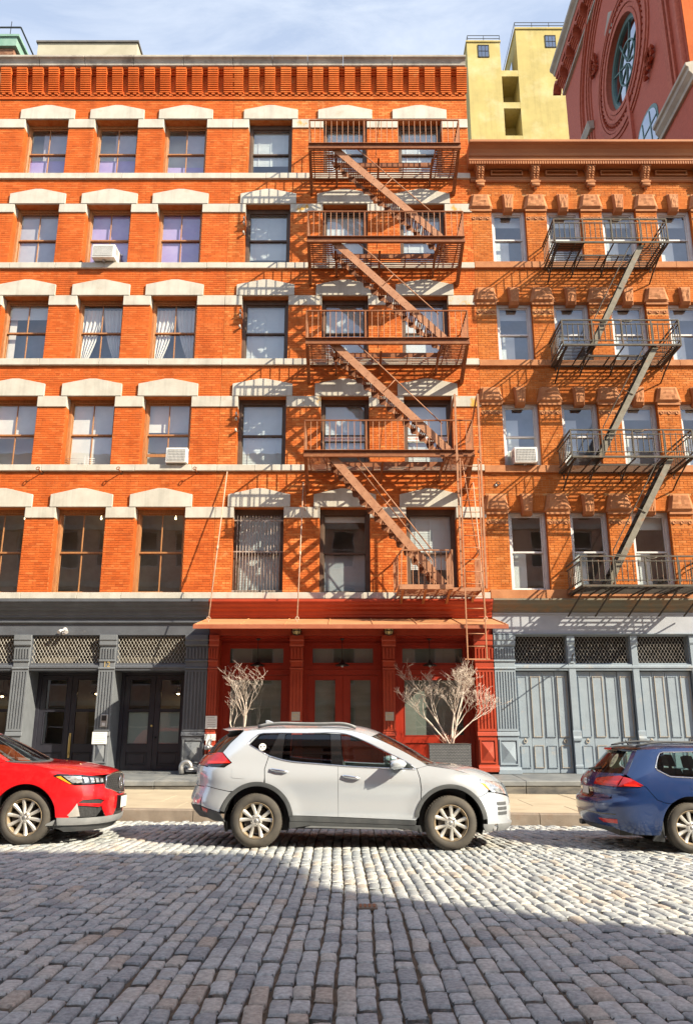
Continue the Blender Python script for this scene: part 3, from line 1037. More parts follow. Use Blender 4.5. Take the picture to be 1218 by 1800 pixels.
def column(parent, xa, xb, m, yb, nf=5, mbase=None, foot=0.60):
    """cast-iron storefront column: panelled plinth, fluted shaft, short fluted neck and a block capital"""
    yf = W - 0.06
    mb = MB().box(xa, xb, yf, yb, foot, 4.06)
    w = xb - xa
    mb.prism([(yf, 4.06), (yf - 0.075, 4.06), (yf - 0.075, 3.93), (yf - 0.05, 3.90), (yf - 0.05, 3.80), (yf - 0.02, 3.76), (yf, 3.76)], xa - 0.03, xb + 0.03, 'yz')
    for z in (3.36, 3.16):
        mb.prism([(yf, z), (yf - 0.025, z), (yf - 0.04, z + 0.03), (yf - 0.02, z + 0.055), (yf, z + 0.06)], xa - 0.02, xb + 0.02, 'yz')
    mb.prism([(yf, 1.48), (yf - 0.035, 1.48), (yf - 0.02, 1.56), (yf, 1.60)], xa - 0.02, xb + 0.02, 'yz')
    mb.prism([(yf, foot), (yf - 0.06, foot), (yf - 0.06, foot + 0.10), (yf - 0.035, foot + 0.14), (yf, foot + 0.17)], xa - 0.025, xb + 0.025, 'yz')
    col = mb.build('storefront_column', m, parent, bevel=0.006)
    g = w / (nf * 2 + 1)
    fl = MB()
    for i in range(nf + 1):
        a = xa + g * 2 * i
        fl.box(a, a + g, yf - 0.022, yf, 1.66, 3.10)
        fl.prism([(yf, 3.44), (yf - 0.02, 3.44), (yf - 0.045, 3.72), (yf, 3.72)], a, a + g, 'yz')
    fl.box(xa, xb, yf - 0.022, yf, 1.60, 1.66).box(xa, xb, yf - 0.022, yf, 3.10, 3.14)
    f = fl.build('fluting', m, parent, kind='stuff'); f.parent = col
    bm = MB()
    a, b, c, d = xa + 0.035, xb - 0.035, foot + 0.22, 1.40
    t = 0.03
    bm.box(a, b, yf - 0.03, yf, d - t, d).box(a, b, yf - 0.03, yf, c, c + t).box(a, a + t, yf - 0.03, yf, c + t, d - t).box(b - t, b, yf - 0.03, yf, c + t, d - t)
    bm.pyramid(a + t + 0.01, b - t - 0.01, c + t + 0.03, d - t - 0.03, yf - 0.002, 0.07)
    q = bm.build('diamond_panel', mbase or m, parent); q.parent = col
    return col


def grille(parent, xa, xb, za, zb, y, m, pw=0.088, ph=0.150, r=0.0058):
    """expanded metal: wavy vertical strands that touch their neighbours in turn"""
    mb = MB()
    n = int(round((xb - xa) / (pw / 2)))
    st = (xb - xa) / n
    for i in range(n + 1):
        pts = []
        z = za
        k = 0
        q = ph / 4
        x = xa + i * st
        s = 1 if i % 2 else -1
        while z < zb - 1e-6:
            ph_ = (k % 4)
            off = {0: -1, 1: -1, 2: 1, 3: 1}[ph_]
            pts.append((x + s * off * (st / 2 - r * 0.6), y, z))
            z += q * (0.7 if ph_ in (0, 2) else 1.3); k += 1
        pts.append((x, y, zb))
        vs = []
        for p in pts:
            for dx, dy in ((-r, 0), (0, -r * 1.2), (r, 0)):
                vs.append((p[0] + dx, p[1] + dy, p[2]))
        fs = []
        for j in range(len(pts) - 1):
            for k2 in range(2):
                fs.append((j * 3 + k2, j * 3 + k2 + 1, j * 3 + 4 + k2, j * 3 + 3 + k2))
        mb.add(vs, fs)
    g = mb.build('grille_mesh', m, parent, fix=False, kind='stuff')
    return g


def grille_bay(parent, xa, xb, y, m, mf, back):
    fr = MB()
    fr.box(xa, xb, y - 0.02, y + 0.03, 4.03, 4.06).box(xa, xb, y - 0.02, y + 0.03, 3.30, 3.335).box(xa, xa + 0.025, y - 0.02, y + 0.03, 3.335, 4.03).box(xb - 0.025, xb, y - 0.02, y + 0.03, 3.335, 4.03)
    f = fr.build('transom_grille', mf, parent)
    g = grille(parent, xa + 0.02, xb - 0.02, 3.33, 4.035, y, m); g.parent = f
    b = MB().box(xa, xb, y + 0.34, y + 0.36, 3.28, 4.06).build('transom_back', back, parent)
    MB().prism([(W + 0.3, 3.14), (W - 0.02, 3.14), (W - 0.02, 3.19), (W - 0.05, 3.20), (W - 0.05, 3.25), (W - 0.02, 3.27), (W - 0.02, 3.30), (W + 0.3, 3.30)], xa, xb, 'yz').build('transom_bar', mf, parent, bevel=0.004)
    return f


def door_leaf(parent, xa, xb, y, z0, z1, m, gm, panes, panels, st=0.13, name='door'):
    """a stile-and-rail leaf with glass and recessed panels, each given as (z0, z1)"""
    mb = MB()
    mb.box(xa, xa + st, y, y + 0.05, z0, z1).box(xb - st, xb, y, y + 0.05, z0, z1)
    zs = sorted(panes + panels)
    lo = z0
    for a, b in zs:
        mb.box(xa + st, xb - st, y, y + 0.05, lo, a); lo = b
    mb.box(xa + st, xb - st, y, y + 0.05, lo, z1)
    for a, b in zs:
        t = 0.018
        mb.box(xa + st, xb - st, y - 0.012, y, a - t, a).box(xa + st, xb - st, y - 0.012, y, b, b + t)
        mb.box(xa + st - t, xa + st, y - 0.012, y, a - t, b + t).box(xb - st, xb - st + t, y - 0.012, y, a - t, b + t)
    d = mb.build(name, m, parent, bevel=0.003)
    for a, b in panes:
        p = MB().add([(xa + st, y + 0.03, a), (xb - st, y + 0.03, a), (xb - st, y + 0.03, b), (xa + st, y + 0.03, b)], [(0, 1, 2, 3)]).build('pane', gm, parent, fix=False); p.parent = d
    for a, b in panels:
        p = MB().box(xa + st, xb - st, y + 0.022, y + 0.04, a, b).box(xa + st + 0.05, xb - st - 0.05, y + 0.010, y + 0.022, a + 0.04, b - 0.04).build('panel', m, parent, bevel=0.006); p.parent = d
    return d


# ---- dark grey front of the left house
PF = 0.60
prof = [(W + 0.1, 5.028), (W - 0.05, 5.028), (W - 0.42, 4.965), (W - 0.42, 4.90), (W - 0.38, 4.885), (W - 0.36, 4.83), (W - 0.28, 4.78), (W - 0.26, 4.72), (W - 0.18, 4.68), (W - 0.16, 4.60),
        (W - 0.13, 4.58), (W - 0.13, 4.53), (W - 0.055, 4.50), (W - 0.055, 4.44), (W - 0.10, 4.42), (W - 0.10, 4.385), (W - 0.03, 4.36), (W - 0.03, 4.06), (W + 0.1, 4.06)]
MB().prism(prof, -11.30, -3.655, 'yz').build('storefront_entablature', m_slate, house_a, bevel=0.004)
acols = [(-10.99, -10.59), (-8.78 + .02, -8.36), (-6.50, -6.10)]
for xa, xb in acols:
    column(house_a, xa, xb, m_slate_l, W + 0.74)
column(house_a, -4.24, -3.66, m_slate, W + 0.74, nf=6, mbase=m_slate_l)
abays = [(-10.59, -8.76), (-8.36, -6.50), (-6.10, -4.24)]
YD = W + 0.75
for i, (xa, xb) in enumerate(abays):
    grille_bay(house_a, xa, xb, W + 0.05, m_grille, m_slate, mat('transom_board', (0.17, 0.145, 0.11), (0.085, 0.075, 0.06), 1.2, rough=0.9))
    MB().box(xa, xb, W + 0.30, YD + 0.1, 3.14, 3.16).build('recess_soffit', m_slate, house_a)
    MB().box(xa, xa + 0.10, YD - 0.03, YD + 0.08, PF, 3.14).box(xb - 0.10, xb, YD - 0.03, YD + 0.08, PF, 3.14).box(xa + 0.10, xb - 0.10, YD - 0.03, YD + 0.08, 3.07, 3.14).build('door_frame', m_navy, house_a, bevel=0.004)
    mid = (xa + xb) / 2
    for k, (a, b) in enumerate(((xa + 0.102, mid - 0.004), (mid + 0.004, xb - 0.102))):
        d = door_leaf(house_a, a, b, YD, PF + 0.01, 3.06, m_navy, m_pane_dark, [(1.28, 2.10), (2.18, 2.94)], [(0.74, 1.06)], st=0.145)
        if i == 2:
            f = MB().box(a + 0.15, b - 0.15, YD + 0.036, YD + 0.040, 1.285, 2.095).build('frosted_film', m_frost, house_a); f.parent = d
    if i == 1:
        h = MB().tube([(mid + 0.06, YD - 0.07, 0.98), (mid + 0.06, YD - 0.07, 1.48)], 0.014, 8).box(mid + 0.035, mid + 0.085, YD - 0.012, YD, 0.92, 1.55).tube([(mid + 0.06, YD - 0.07, 1.03), (mid + 0.06, YD, 1.03)], 0.01, 6).tube([(mid + 0.06, YD - 0.07, 1.43), (mid + 0.06, YD, 1.43)], 0.01, 6)
        h.build('door_pull', m_brass, house_a)
    if i == 2:
        MB().lathe([(0.0005, -0.03), (0.03, -0.025), (0.03, 0)], (mid - 0.05, YD, 1.74), 'y', 12).build('door_lock', m_brass, house_a)
        MB().lathe([(0.0005, -0.06), (0.03, -0.05), (0.02, -0.01), (0.03, 0)], (mid + 0.07, YD, 1.44), 'y', 12).build('door_knob', m_black, house_a)
    # room behind
    mb = MB()
    P = [(xa - 0.2, YD + 0.12, PF), (xb + 0.2, YD + 0.12, PF), (xb + 0.2, YD + 1.5, PF), (xa - 0.2, YD + 1.5, PF), (xa - 0.2, YD + 0.12, 3.2), (xb + 0.2, YD + 0.12, 3.2), (xb + 0.2, YD + 1.5, 3.2), (xa - 0.2, YD + 1.5, 3.2)]
    mb.add(P, [(0, 1, 2, 3), (4, 7, 6, 5), (1, 5, 6, 2), (2, 6, 7, 3), (3, 7, 4, 0)]).build('shop_room', m_warm, house_a, fix=False)
m_glow = bpy.data.materials.new('warm_bulb'); m_glow.use_nodes = True
_b = m_glow.node_tree.nodes['Principled BSDF']
_b.inputs['Emission Color'].default_value = (1.0, 0.72, 0.38, 1); _b.inputs['Emission Strength'].default_value = 12
for (x, z) in ((-9.7, 2.55), (-7.05, 2.62), (-4.75, 2.62)):
    y = YD + 0.95
    pl = MB().tube([(x, y, 3.19), (x, y, z + 0.12)], 0.008, 5).lathe([(0.02, z + 0.14), (0.06, z + 0.12), (0.17, z + 0.02), (0.17, z), (0.05, z + 0.11)], (x, y, 0), 'z', 18).build('shop_pendant', m_black, house_a)
    bb = MB().lathe([(0.0005, z - 0.03), (0.035, z - 0.015), (0.045, z + 0.03), (0.02, z + 0.08)], (x, y, 0), 'z', 12).build('bulb', m_glow, house_a); bb.parent = pl
# house number
nb = MB()
text_mesh(nb, '12', 0.20, lambda u, v: (-6.30 + u, W - 0.086, 3.285 + v))
nb.build('house_number', m_brass, house_a, fix=False)

# ---- red front of the middle house
MB().prism([(y, z) for y, z in prof], -3.645, 3.845, 'yz').build('storefront_entablature', m_red, house_b, bevel=0.004)
bcols = [(-3.645, -3.40), (-1.48, -1.17), (0.94, 1.25), (3.36, 3.84)]
YB = W + 0.50
for i, (xa, xb) in enumerate(bcols):
    column(house_b, xa, xb, m_red, YB + 0.08, nf=3 if i < 3 else 5)
bbays = [(-3.40, -1.48), (-1.17, 0.94), (1.25, 3.36)]
for i, (xa, xb) in enumerate(bbays):
    fr = MB()
    fr.box(xa, xb, YB - 0.02, YB + 0.08, 3.86, 4.06).box(xa, xb, YB - 0.03, YB + 0.08, 3.06, 3.32).box(xa, xa + 0.11, YB - 0.02, YB + 0.08, PF, 3.06).box(xb - 0.11, xb, YB - 0.02, YB + 0.08, PF, 3.06)
    fr.box(xa, xa + 0.24, YB - 0.02, YB + 0.08, 3.32, 3.86).box(xb - 0.24, xb, YB - 0.02, YB + 0.08, 3.32, 3.86)
    for t, e in ((0.30, 0.02), (0.27, 0.035)):
        pass
    fr.box(xa + 0.05, xb - 0.05, YB - 0.05, YB - 0.02, 3.88, 3.92).box(xa + 0.05, xb - 0.05, YB - 0.05, YB - 0.03, 3.17, 3.20)
    a, b, c, d = xa + 0.24, xb - 0.24, 3.38, 3.76
    fr.box(a, b, YB, YB + 0.05, 3.32, c).box(a, b, YB, YB + 0.05, d, 3.86)
    f = fr.build('door_frame', m_redd, house_b, bevel=0.004)
    p = MB().add([(a, YB + 0.03, c), (b, YB + 0.03, c), (b, YB + 0.03, d), (a, YB + 0.03, d)], [(0, 1, 2, 3)]).build('pane', m_pane_dark, house_b, fix=False); p.parent = f
    MB().box(xa, xb, YB + 0.22, YB + 0.24, 3.2, 4.0).build('transom_back', mat('transom_blind', (0.30, 0.33, 0.32), (0.24, 0.27, 0.26), 1.3, rough=0.8), house_b)
    if i == 1:
        mid = (xa + xb) / 2
        for a, b in ((xa + 0.112, mid - 0.003), (mid + 0.003, xb - 0.112)):
            dl = door_leaf(house_b, a, b, YB, PF + 0.01, 3.05, m_redd, m_pane_dark, [(1.35, 2.92)], [(0.78, 1.18)], st=0.20)
        MB().lathe([(0.0005, -0.06), (0.028, -0.05), (0.018, -0.01), (0.028, 0)], (mid + 0.10, YB, 1.62), 'y', 12).build('door_knob', m_brass, house_b)
    else:
        door_leaf(house_b, xa + 0.112, xb - 0.112, YB, PF + 0.01, 3.05, m_redd, m_pane_dark, [(1.50, 2.92)], [(0.78, 1.30)], st=0.17, name='shop_window')
    MB().box(xa, xb, YB + 0.20, YB + 0.22, PF, 3.1).build('window_blind', mat('shop_blind', (0.26, 0.30, 0.29), (0.20, 0.235, 0.225), 1.1, rough=0.8, stretch=(1, 1, 6)), house_b)
    MB().box(xa, xb, W + 0.08, YB - 0.02, 4.00, 4.055).build('recess_soffit', m_redd, house_b)

# ---- blue grey iron shutters of the right-hand house
prof_c = [(W + 0.1, 5.028), (W - 0.05, 5.028), (W - 0.40, 4.985), (W - 0.40, 4.94), (W - 0.36, 4.92), (W - 0.33, 4.85), (W - 0.22, 4.80), (W - 0.20, 4.74), (W - 0.14, 4.70), (W - 0.14, 4.655), (W + 0.1, 4.655)]
MB().prism(prof_c, 3.86, CX1, 'yz').build('storefront_cornice', m_green, house_c, bevel=0.004)
MB().box(3.86, CX1, W - 0.09, W + 0.1, 4.10, 4.653).box(3.86, CX1, W - 0.12, W - 0.09, 4.60, 4.65).build('fascia', m_lav, house_c, bevel=0.004)
MB().prism([(W + 0.1, 4.06), (W - 0.09, 4.06), (W - 0.13, 4.08), (W - 0.13, 4.098), (W + 0.1, 4.098)], 3.86, CX1, 'yz').build('fascia_moulding', m_blue, house_c)
cb = [(4.40, 5.82), (6.00, 7.50), (7.66, 9.06), (9.24, 10.70)]
column(house_c, 3.862, 4.40, m_blue, W + 0.35, nf=7, foot=0.55)
for xa, xb in ((5.82, 6.00), (7.50, 7.66), (9.06, 9.24), (10.70, 11.28)):
    p = MB().box(xa, xb, W - 0.03, W + 0.35, 0.55, 4.06)
    p.prism([(W - 0.03, 1.36), (W - 0.07, 1.36), (W - 0.08, 1.42), (W - 0.05, 1.48), (W - 0.05, 1.60), (W - 0.03, 1.62)], xa - 0.02, xb + 0.02, 'yz')
    p.prism([(W - 0.03, 3.80), (W - 0.06, 3.86), (W - 0.06, 4.06), (W - 0.03, 4.06)], xa - 0.015, xb + 0.015, 'yz')
    p.prism([(W - 0.03, 3.18), (W - 0.05, 3.20), (W - 0.05, 3.25), (W - 0.03, 3.27)], xa - 0.01, xb + 0.01, 'yz')
    p.prism([(W - 0.03, 0.70), (W - 0.05, 0.70), (W - 0.05, 0.76), (W - 0.03, 0.78)], xa - 0.01, xb + 0.01, 'yz')
    p.build('iron_post', m_blue, house_c, bevel=0.005)
YS = W + 0.10
ring = None
for bi, (xa, xb) in enumerate(cb):
    grille_bay(house_c, xa, xb, W + 0.06, m_grille_d, m_blue, m_dark)
    MB().box(xa, xb, YS + 0.05, YS + 0.07, 0.55, 3.16).build('shutter_backing', m_dark, house_c)
    n = 4
    lw = (xb - xa - 0.04) / n
    for k in range(n):
        a = xa + 0.02 + k * lw + 0.003; b = a + lw - 0.006
        dy = 0.035 if (bi == 1 and k == 2) else rng.uniform(-0.008, 0.008)
        y = YS + dy
        st = 0.055
        sh = MB().box(a, b, y, y + 0.035, 0.57, 3.12)
        s = sh.build('iron_shutter', m_blue, house_c, bevel=0.003)
        for z0, z1 in ((1.46, 2.98), (0.70, 1.24)):
            pm = MB()
            t = 0.014
            x0, x1 = a + st, b - st
            pm.box(x0, x1, y - 0.012, y, z0, z1)
            pl = pm.build('panel', m_blue, house_c, bevel=0.004); pl.parent = s
            em = MB()
            z = z0
            while z < z1:
                for xx in (x0, x1):
                    em.prism([(xx - t, z), (xx + t * 0.2, z), (xx + t, z + 0.028), (xx - t * 0.2, z + 0.028)], y - 0.030, y)
                z += 0.036
            xx = x0
            while xx < x1:
                for zz2 in (z0, z1):
                    em.prism([(xx, zz2 - t), (xx + 0.026, zz2 - t * 0.2), (xx + 0.026, zz2 + t), (xx, zz2 + t * 0.2)], y - 0.028, y)
                xx += 0.036
            e = em.build('rope_edging', m_rustbit if k % 2 else m_blue, house_c, kind='stuff', fix=False); e.parent = s
        if k in (0, 3):
            rm = MB()
            pts = [(a + lw * 0.5 + 0.04 * math.cos(q), y - 0.02, 1.35 + 0.045 * math.sin(q)) for q in [2 * math.pi * j / 12 for j in range(13)]]
            rm.tube(pts, 0.011, 6).lathe([(0.0005, -0.02), (0.022, -0.015), (0.028, 0)], (a + lw * 0.5, y, 1.40), 'y', 10)
            q = rm.build('ring_pull', m_rustbit, house_c); q.parent = s
MB().box(3.86, CX1, W + 0.36, W + 0.38, 0.5, 4.1).build('shutter_void', m_dark, house_c)

# ---------------------------------------------------------------- the raised loading platform
m_plat = mat('platform_stone', (0.115, 0.125, 0.135), (0.20, 0.21, 0.215), 1.6, rough=0.55, bump=0.3, bscale=30, dirt=(0.30, 0.30, 0.285), dscale=1.1, dlo=0.52, dhi=0.75)
m_plat_f = mat('platform_face', (0.045, 0.046, 0.048), (0.19, 0.175, 0.15), 1.4, rough=0.6, bump=0.4, bscale=25, stretch=(1, 1, 3), detail=9)
plat = thing('loading_platform', None, None, (0, W - 1.65, 0.15)); struct(plat)
YP = 19.65
x = -12.0
while x < 11.6:
    q = min(x + rng.uniform(1.2, 2.0), 11.6)
    mb = MB()
    dz = rng.uniform(-0.006, 0.006)
    mb.prism([(YP + rng.uniform(-.01, .01), 0.36), (YP, 0.465 + dz), (YP + 0.015, 0.478 + dz), (W + 1.0, 0.60 + dz * .3), (W + 1.0, 0.36)], x + 0.004, q - 0.004, 'yz')
    mb.build('platform_slab', m_plat, plat, bevel=0.008)
    MB().box(x + 0.006, q - 0.006, YP + 0.03 + rng.uniform(-0.008, 0.008), YP + 0.4, -0.1, 0.358).build('riser_stone', m_plat_f, plat, bevel=0.01)
    x = q
MB().box(-12, 11.6, YP + 0.2, W + 1.0, -0.2, 0.34).build('platform_core', m_dark, plat)
MB().box(3.87, 11.28, W - 0.02, W + 0.36, 0.42, 0.56).box(-11.3, 3.83, W + 0.1, W + 0.8, 0.45, 0.598).build('sill_plinth', m_plat, plat)

# ---------------------------------------------------------------- the steel awning over the red front
awn = thing('steel_awning', 'faded orange sheet steel awning hung on rods over the red storefront', 'awning', (0.08, W, 4.4))
A0, A1 = -3.74, 3.92
mb = MB()
mb.prism([(W - 0.06, 4.49), (W - 0.06, 4.46), (19.42, 4.075), (19.42, 4.105)], A0, A1, 'yz')
mb.build('roof_sheet', m_awn, awn)
for x in np.linspace(A0 + 0.05, A1 - 0.05, 8):
    MB().prism([(W - 0.06, 4.512), (W - 0.06, 4.492), (19.43, 4.107), (19.43, 4.125)], x - 0.012, x + 0.012, 'yz').build('seam', m_awn, awn)
MB().box(A0, A1, 19.40, 19.42, 4.00, 4.104).box(A0, A1, 19.385, 19.40, 4.00, 4.02).build('front_edge', mat('awning_edge', (0.31, 0.09, 0.045), (0.38, 0.13, 0.07), 3, rough=0.5), awn)
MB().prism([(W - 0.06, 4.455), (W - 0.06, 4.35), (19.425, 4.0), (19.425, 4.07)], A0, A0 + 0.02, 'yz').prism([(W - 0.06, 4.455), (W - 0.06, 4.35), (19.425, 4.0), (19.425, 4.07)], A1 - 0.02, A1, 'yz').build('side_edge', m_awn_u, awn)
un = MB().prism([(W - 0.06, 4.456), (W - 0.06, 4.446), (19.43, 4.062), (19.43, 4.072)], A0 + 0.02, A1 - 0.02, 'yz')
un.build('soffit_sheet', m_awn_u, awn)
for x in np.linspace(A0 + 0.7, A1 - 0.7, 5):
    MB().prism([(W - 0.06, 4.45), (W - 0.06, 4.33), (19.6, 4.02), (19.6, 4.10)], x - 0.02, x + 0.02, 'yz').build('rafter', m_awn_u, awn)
m_rod = mat('pale_rod_paint', (0.54, 0.39, 0.29), (0.44, 0.28, 0.19), 7, rough=0.6)
for (p, q) in (((-3.36, W - 0.05, 8.64), (-3.52, 20.25, 4.36)), ((-1.22, W - 0.05, 8.30), (-1.27, 20.25, 4.36)), ((3.52, W - 0.05, 8.30), (3.52, 20.25, 4.36))):
    p, q = Vector(p), Vector(q)
    r_ = MB().tube([p, q], 0.016, 6).tube([p + (q - p) * 0.53, p + (q - p) * 0.56], 0.028, 6)
    d = (q - p).normalized()
    r_.tube([q + Vector((0.045 * math.cos(a), 0, 0.045 * math.sin(a))) for a in [2 * math.pi * k / 10 for k in range(11)]], 0.012, 5)
    r_.tube([q + Vector((0, 0, -0.04)), q + Vector((0, 0.02, -0.12))], 0.014, 5)
    r_.tube([p, p + Vector((0, 0.06, 0.0))], 0.018, 6)
    r_.build('hanger_rod', m_rod, awn)
# ---------------------------------------------------------------- neighbours and what shows above the roofs
m_yel = mat('yellow_stucco', (0.50, 0.40, 0.15), (0.40, 0.33, 0.125), 0.8, rough=0.9, bump=0.15, bscale=12, detail=8, streak=0.15, dirt=(0.56, 0.49, 0.27), dscale=0.5, dlo=0.5, dhi=0.75)
m_dkred = mat('painted_red_brick', (0.48, 0.115, 0.070), (0.40, 0.092, 0.057), 2.0, rough=0.8, bump=0.5, bscale=14, stretch=(1, 4, 14))
m_dkred_o = mat('red_terracotta', (0.48, 0.12, 0.065), (0.36, 0.075, 0.04), 7, rough=0.75, bump=0.6, bscale=18)
m_trim = mat('grey_stone_trim', (0.42, 0.38, 0.32), (0.32, 0.28, 0.24), 2, rough=0.85)
m_teal = mat('teal_frame', (0.10, 0.20, 0.20), (0.14, 0.24, 0.235), 3, rough=0.5)
m_copper = mat('copper_green', (0.17, 0.31, 0.25), (0.24, 0.38, 0.32), 3, rough=0.7)
m_mirror = glass('pane_far', tint=(0.25, 0.3, 0.33), base=0.35, gain=1.0)

tow = thing('yellow_tower_block', 'pale yellow stucco building with two towers rising behind the roofs', 'building', (12, 48, 0))
MB().box(8.92, 11.38, 48, 58, 0, 51.3).box(8.86, 11.44, 47.92, 58, 51.3, 51.42).build('tower_wall', m_yel, tow)
MB().box(12.62, 19.0, 48, 53.6, 0, 52.5).box(12.56, 19.1, 47.92, 53.7, 52.5, 52.64).build('tower_wall', m_yel, tow)
MB().box(11.38, 12.62, 50.0, 51, 0, 49.0).build('link_wall', m_yel, tow)
for z in (48.45, 45.6, 42.7, 39.8):
    MB().box(11.38, 12.61, 48.0, 50.0, z - 0.25, z + 0.28).build('link_slab', m_yel, tow)



def far_window(parent, x0, x1, z0, z1, y):
    f = MB().box(x0, x1, y - 0.03, y, z0, z0 + 0.08).box(x0, x1, y - 0.03, y, z1 - 0.08, z1).box(x0, x0 + 0.06, y - 0.03, y, z0, z1).box(x1 - 0.06, x1, y - 0.03, y, z0, z1)
    for k in (1, 2):
        xx = x0 + (x1 - x0) * k / 3
        f.box(xx - 0.02, xx + 0.02, y - 0.025, y, z0, z1)
    f.box(x0, x1, y - 0.025, y, (z0 + z1) / 2 - 0.03, (z0 + z1) / 2 + 0.03)
    w = f.build('window', m_black, parent)
    p = MB().box(x0, x1, y - 0.012, y - 0.004, z0, z1).build('pane', m_mirror, parent); p.parent = w


far_window(tow, 9.72, 10.55, 49.9, 51.05, 47.99)
far_window(tow, 14.77, 15.58, 50.8, 51.95, 47.99)
for (x0, x1, z) in ((9.0, 11.4, 51.42), (12.6, 19.0, 52.64)):
    rl = MB()
    for zz2 in (z + 0.28, z + 0.56):
        rl.bar((x0, 48.05, zz2), (x1, 48.05, zz2), 0.035, 0.035)
    k = x0
    while k <= x1 + 0.01:
        rl.bar((k, 48.05, z), (k, 48.05, z + 0.56), 0.035, 0.035); k += (x1 - x0) / (2 if x1 < 12 else 5)
    rl.bar((x0, 48.05, z + 0.56), (x0, 53, z + 0.56), 0.035, 0.035)
    rl.build('roof_railing', m_black, tow)
for z in (50.2, 46.4):
    w = MB().box(12.59, 12.63, 49.6, 51.4, z - 0.9, z + 0.9).build('side_window', m_mirror, tow)

# the ornate dark red building on the right, its flank facing the camera's left
RX = 11.30
orn = thing('red_brick_hall', 'ornate dark red brick building with a round window high on its side wall', 'building', (RX + 4, 27, 0))
oc = (26.7, 28.2)


def on(y, z, p=0.0):
    return (RX - p, y, z)


def ring(mb, r0, r1, p0, p1, a0=0, a1=2 * math.pi, n=48, c=oc):
    """a moulded ring on the flank, between radii r0 and r1, standing p proud"""
    vs = []
    for k in range(n + 1):
        a = a0 + (a1 - a0) * k / n
        for r, p in ((r0, p0), (r0, p1), (r1, p1), (r1, p0)):
            vs.append(on(c[0] + r * math.cos(a), c[1] + r * math.sin(a), p))
    fs = []
    for k in range(n):
        for j in range(3):
            fs.append((k * 4 + j, k * 4 + j + 1, (k + 1) * 4 + j + 1, (k + 1) * 4 + j))
    mb.add(vs, fs)
    return mb


# flank wall with a round opening
fw = MB()
n = 48
R0 = 1.82
circ = [(oc[0] + R0 * math.cos(2 * math.pi * k / n), oc[1] + R0 * math.sin(2 * math.pi * k / n)) for k in range(n)]
outer = []
y0, y1, z0, z1 = 21.4, 34.0, 0.0, 35.2
for (y, z) in circ:
    a = math.atan2(z - oc[1], y - oc[0])
    t = 3.4 / max(abs(math.cos(a)), abs(math.sin(a)))
    outer.append((oc[0] + t * math.cos(a), oc[1] + t * math.sin(a)))
fw.add([on(*q) for q in circ] + [on(*q) for q in outer], [(k, (k + 1) % n, n + (k + 1) % n, n + k) for k in range(n)])
fw.add([on(*q) for q in circ] + [on(q[0], q[1], -0.5) for q in circ], [(k, n + k, n + (k + 1) % n, (k + 1) % n) for k in range(n)])
a, b, c, d = oc[0] - 3.4, oc[0] + 3.4, oc[1] - 3.4, oc[1] + 3.4
for ya, yb, za, zb in ((y0, a, z0, z1), (b, y1, z0, z1), (a, b, z0, c), (a, b, d, z1)):
    fw.add([on(ya, za), on(yb, za), on(yb, zb), on(ya, zb)], [(0, 1, 2, 3)])
fw.build('flank_wall', m_dkred, orn, fix=False)
MB().box(RX + 0.01, RX + 10, 21.38, 21.9, 0, 35.2).build('front_wall', m_brick, orn)
MB().box(RX + 0.6, RX + 10, 21.9, 34.0, 0, 35.1).build('body', m_dkred, orn)
MB().box(RX + 0.3, RX + 10, 33.9, 34.02, 0, 35.2).build('rear_wall', m_dkred, orn)
rm = MB()
for r0, r1, p in ((1.80, 1.95, 0.10), (1.98, 2.12, 0.05), (2.15, 2.30, 0.12), (2.33, 2.52, 0.04), (2.56, 2.66, 0.12), (2.70, 2.86, 0.16), (2.88, 3.02, 0.08)):
    ring(rm, r0, r1, 0, p * 0.6)
rm.build('oculus_moulding', m_dkred_o, orn, fix=False)
bd = MB()
for k in range(56):
    a = 2 * math.pi * k / 56
    bd.lathe([(0.0005, 0.10), (0.05, 0.07), (0.065, 0.02)], on(oc[0] + 2.425 * math.cos(a), oc[1] + 2.425 * math.sin(a), 0.12), 'x', 6)
bd.build('oculus_beading', m_dkred_o, orn, kind='stuff', fix=False)
win = ring(MB(), 1.60, 1.80, -0.30, -0.18)
ring(win, 0.82, 0.88, -0.30, -0.20)
for k in range(8):
    a = math.pi / 8 + k * math.pi / 4
    win.bar(on(oc[0] + 0.1 * math.cos(a), oc[1] + 0.1 * math.sin(a), -0.25), on(oc[0] + 1.6 * math.cos(a), oc[1] + 1.6 * math.sin(a), -0.25), 0.05, 0.05)
w = win.build('round_window', m_teal, orn, fix=False)
p = MB().add([on(oc[0] + 1.62 * math.cos(2 * math.pi * k / n), oc[1] + 1.62 * math.sin(2 * math.pi * k / n), -0.27) for k in range(n)], [tuple(range(n))]).build('pane', m_mirror, orn, fix=False); p.parent = w
# nested arch bands round the oculus, running down as jambs
am = MB()
for r, p in ((3.75, 0.05), (3.95, 0.10), (4.15, 0.15), (4.35, 0.10), (4.9, 0.10), (5.05, 0.16)):
    ring(am, r, r + 0.12, 0, p, 0, math.pi, 40, (26.7, 29.4))
    for s in (-1, 1):
        yy = 26.7 + s * (r + 0.06)
        if 21.45 < yy < 33.9:
            am.box(RX - p, RX, yy - 0.06, yy + 0.06, 22.75 if yy < 24.2 else 20, 29.4)
am.build('arch_moulding', m_dkred_o, orn, fix=False)
dm = MB().add([on(27.4, 31.55, .05), on(28.05, 31.0, .05), on(27.4, 30.35, .05), on(26.75, 31.0, .05), on(27.4, 31.55, 0), on(28.05, 31.0, 0), on(27.4, 30.35, 0), on(26.75, 31.0, 0)],
              [(0, 1, 2, 3), (0, 4, 5, 1), (1, 5, 6, 2), (2, 6, 7, 3), (3, 7, 4, 0)])
dm.build('diamond_plaque', m_trim, orn)
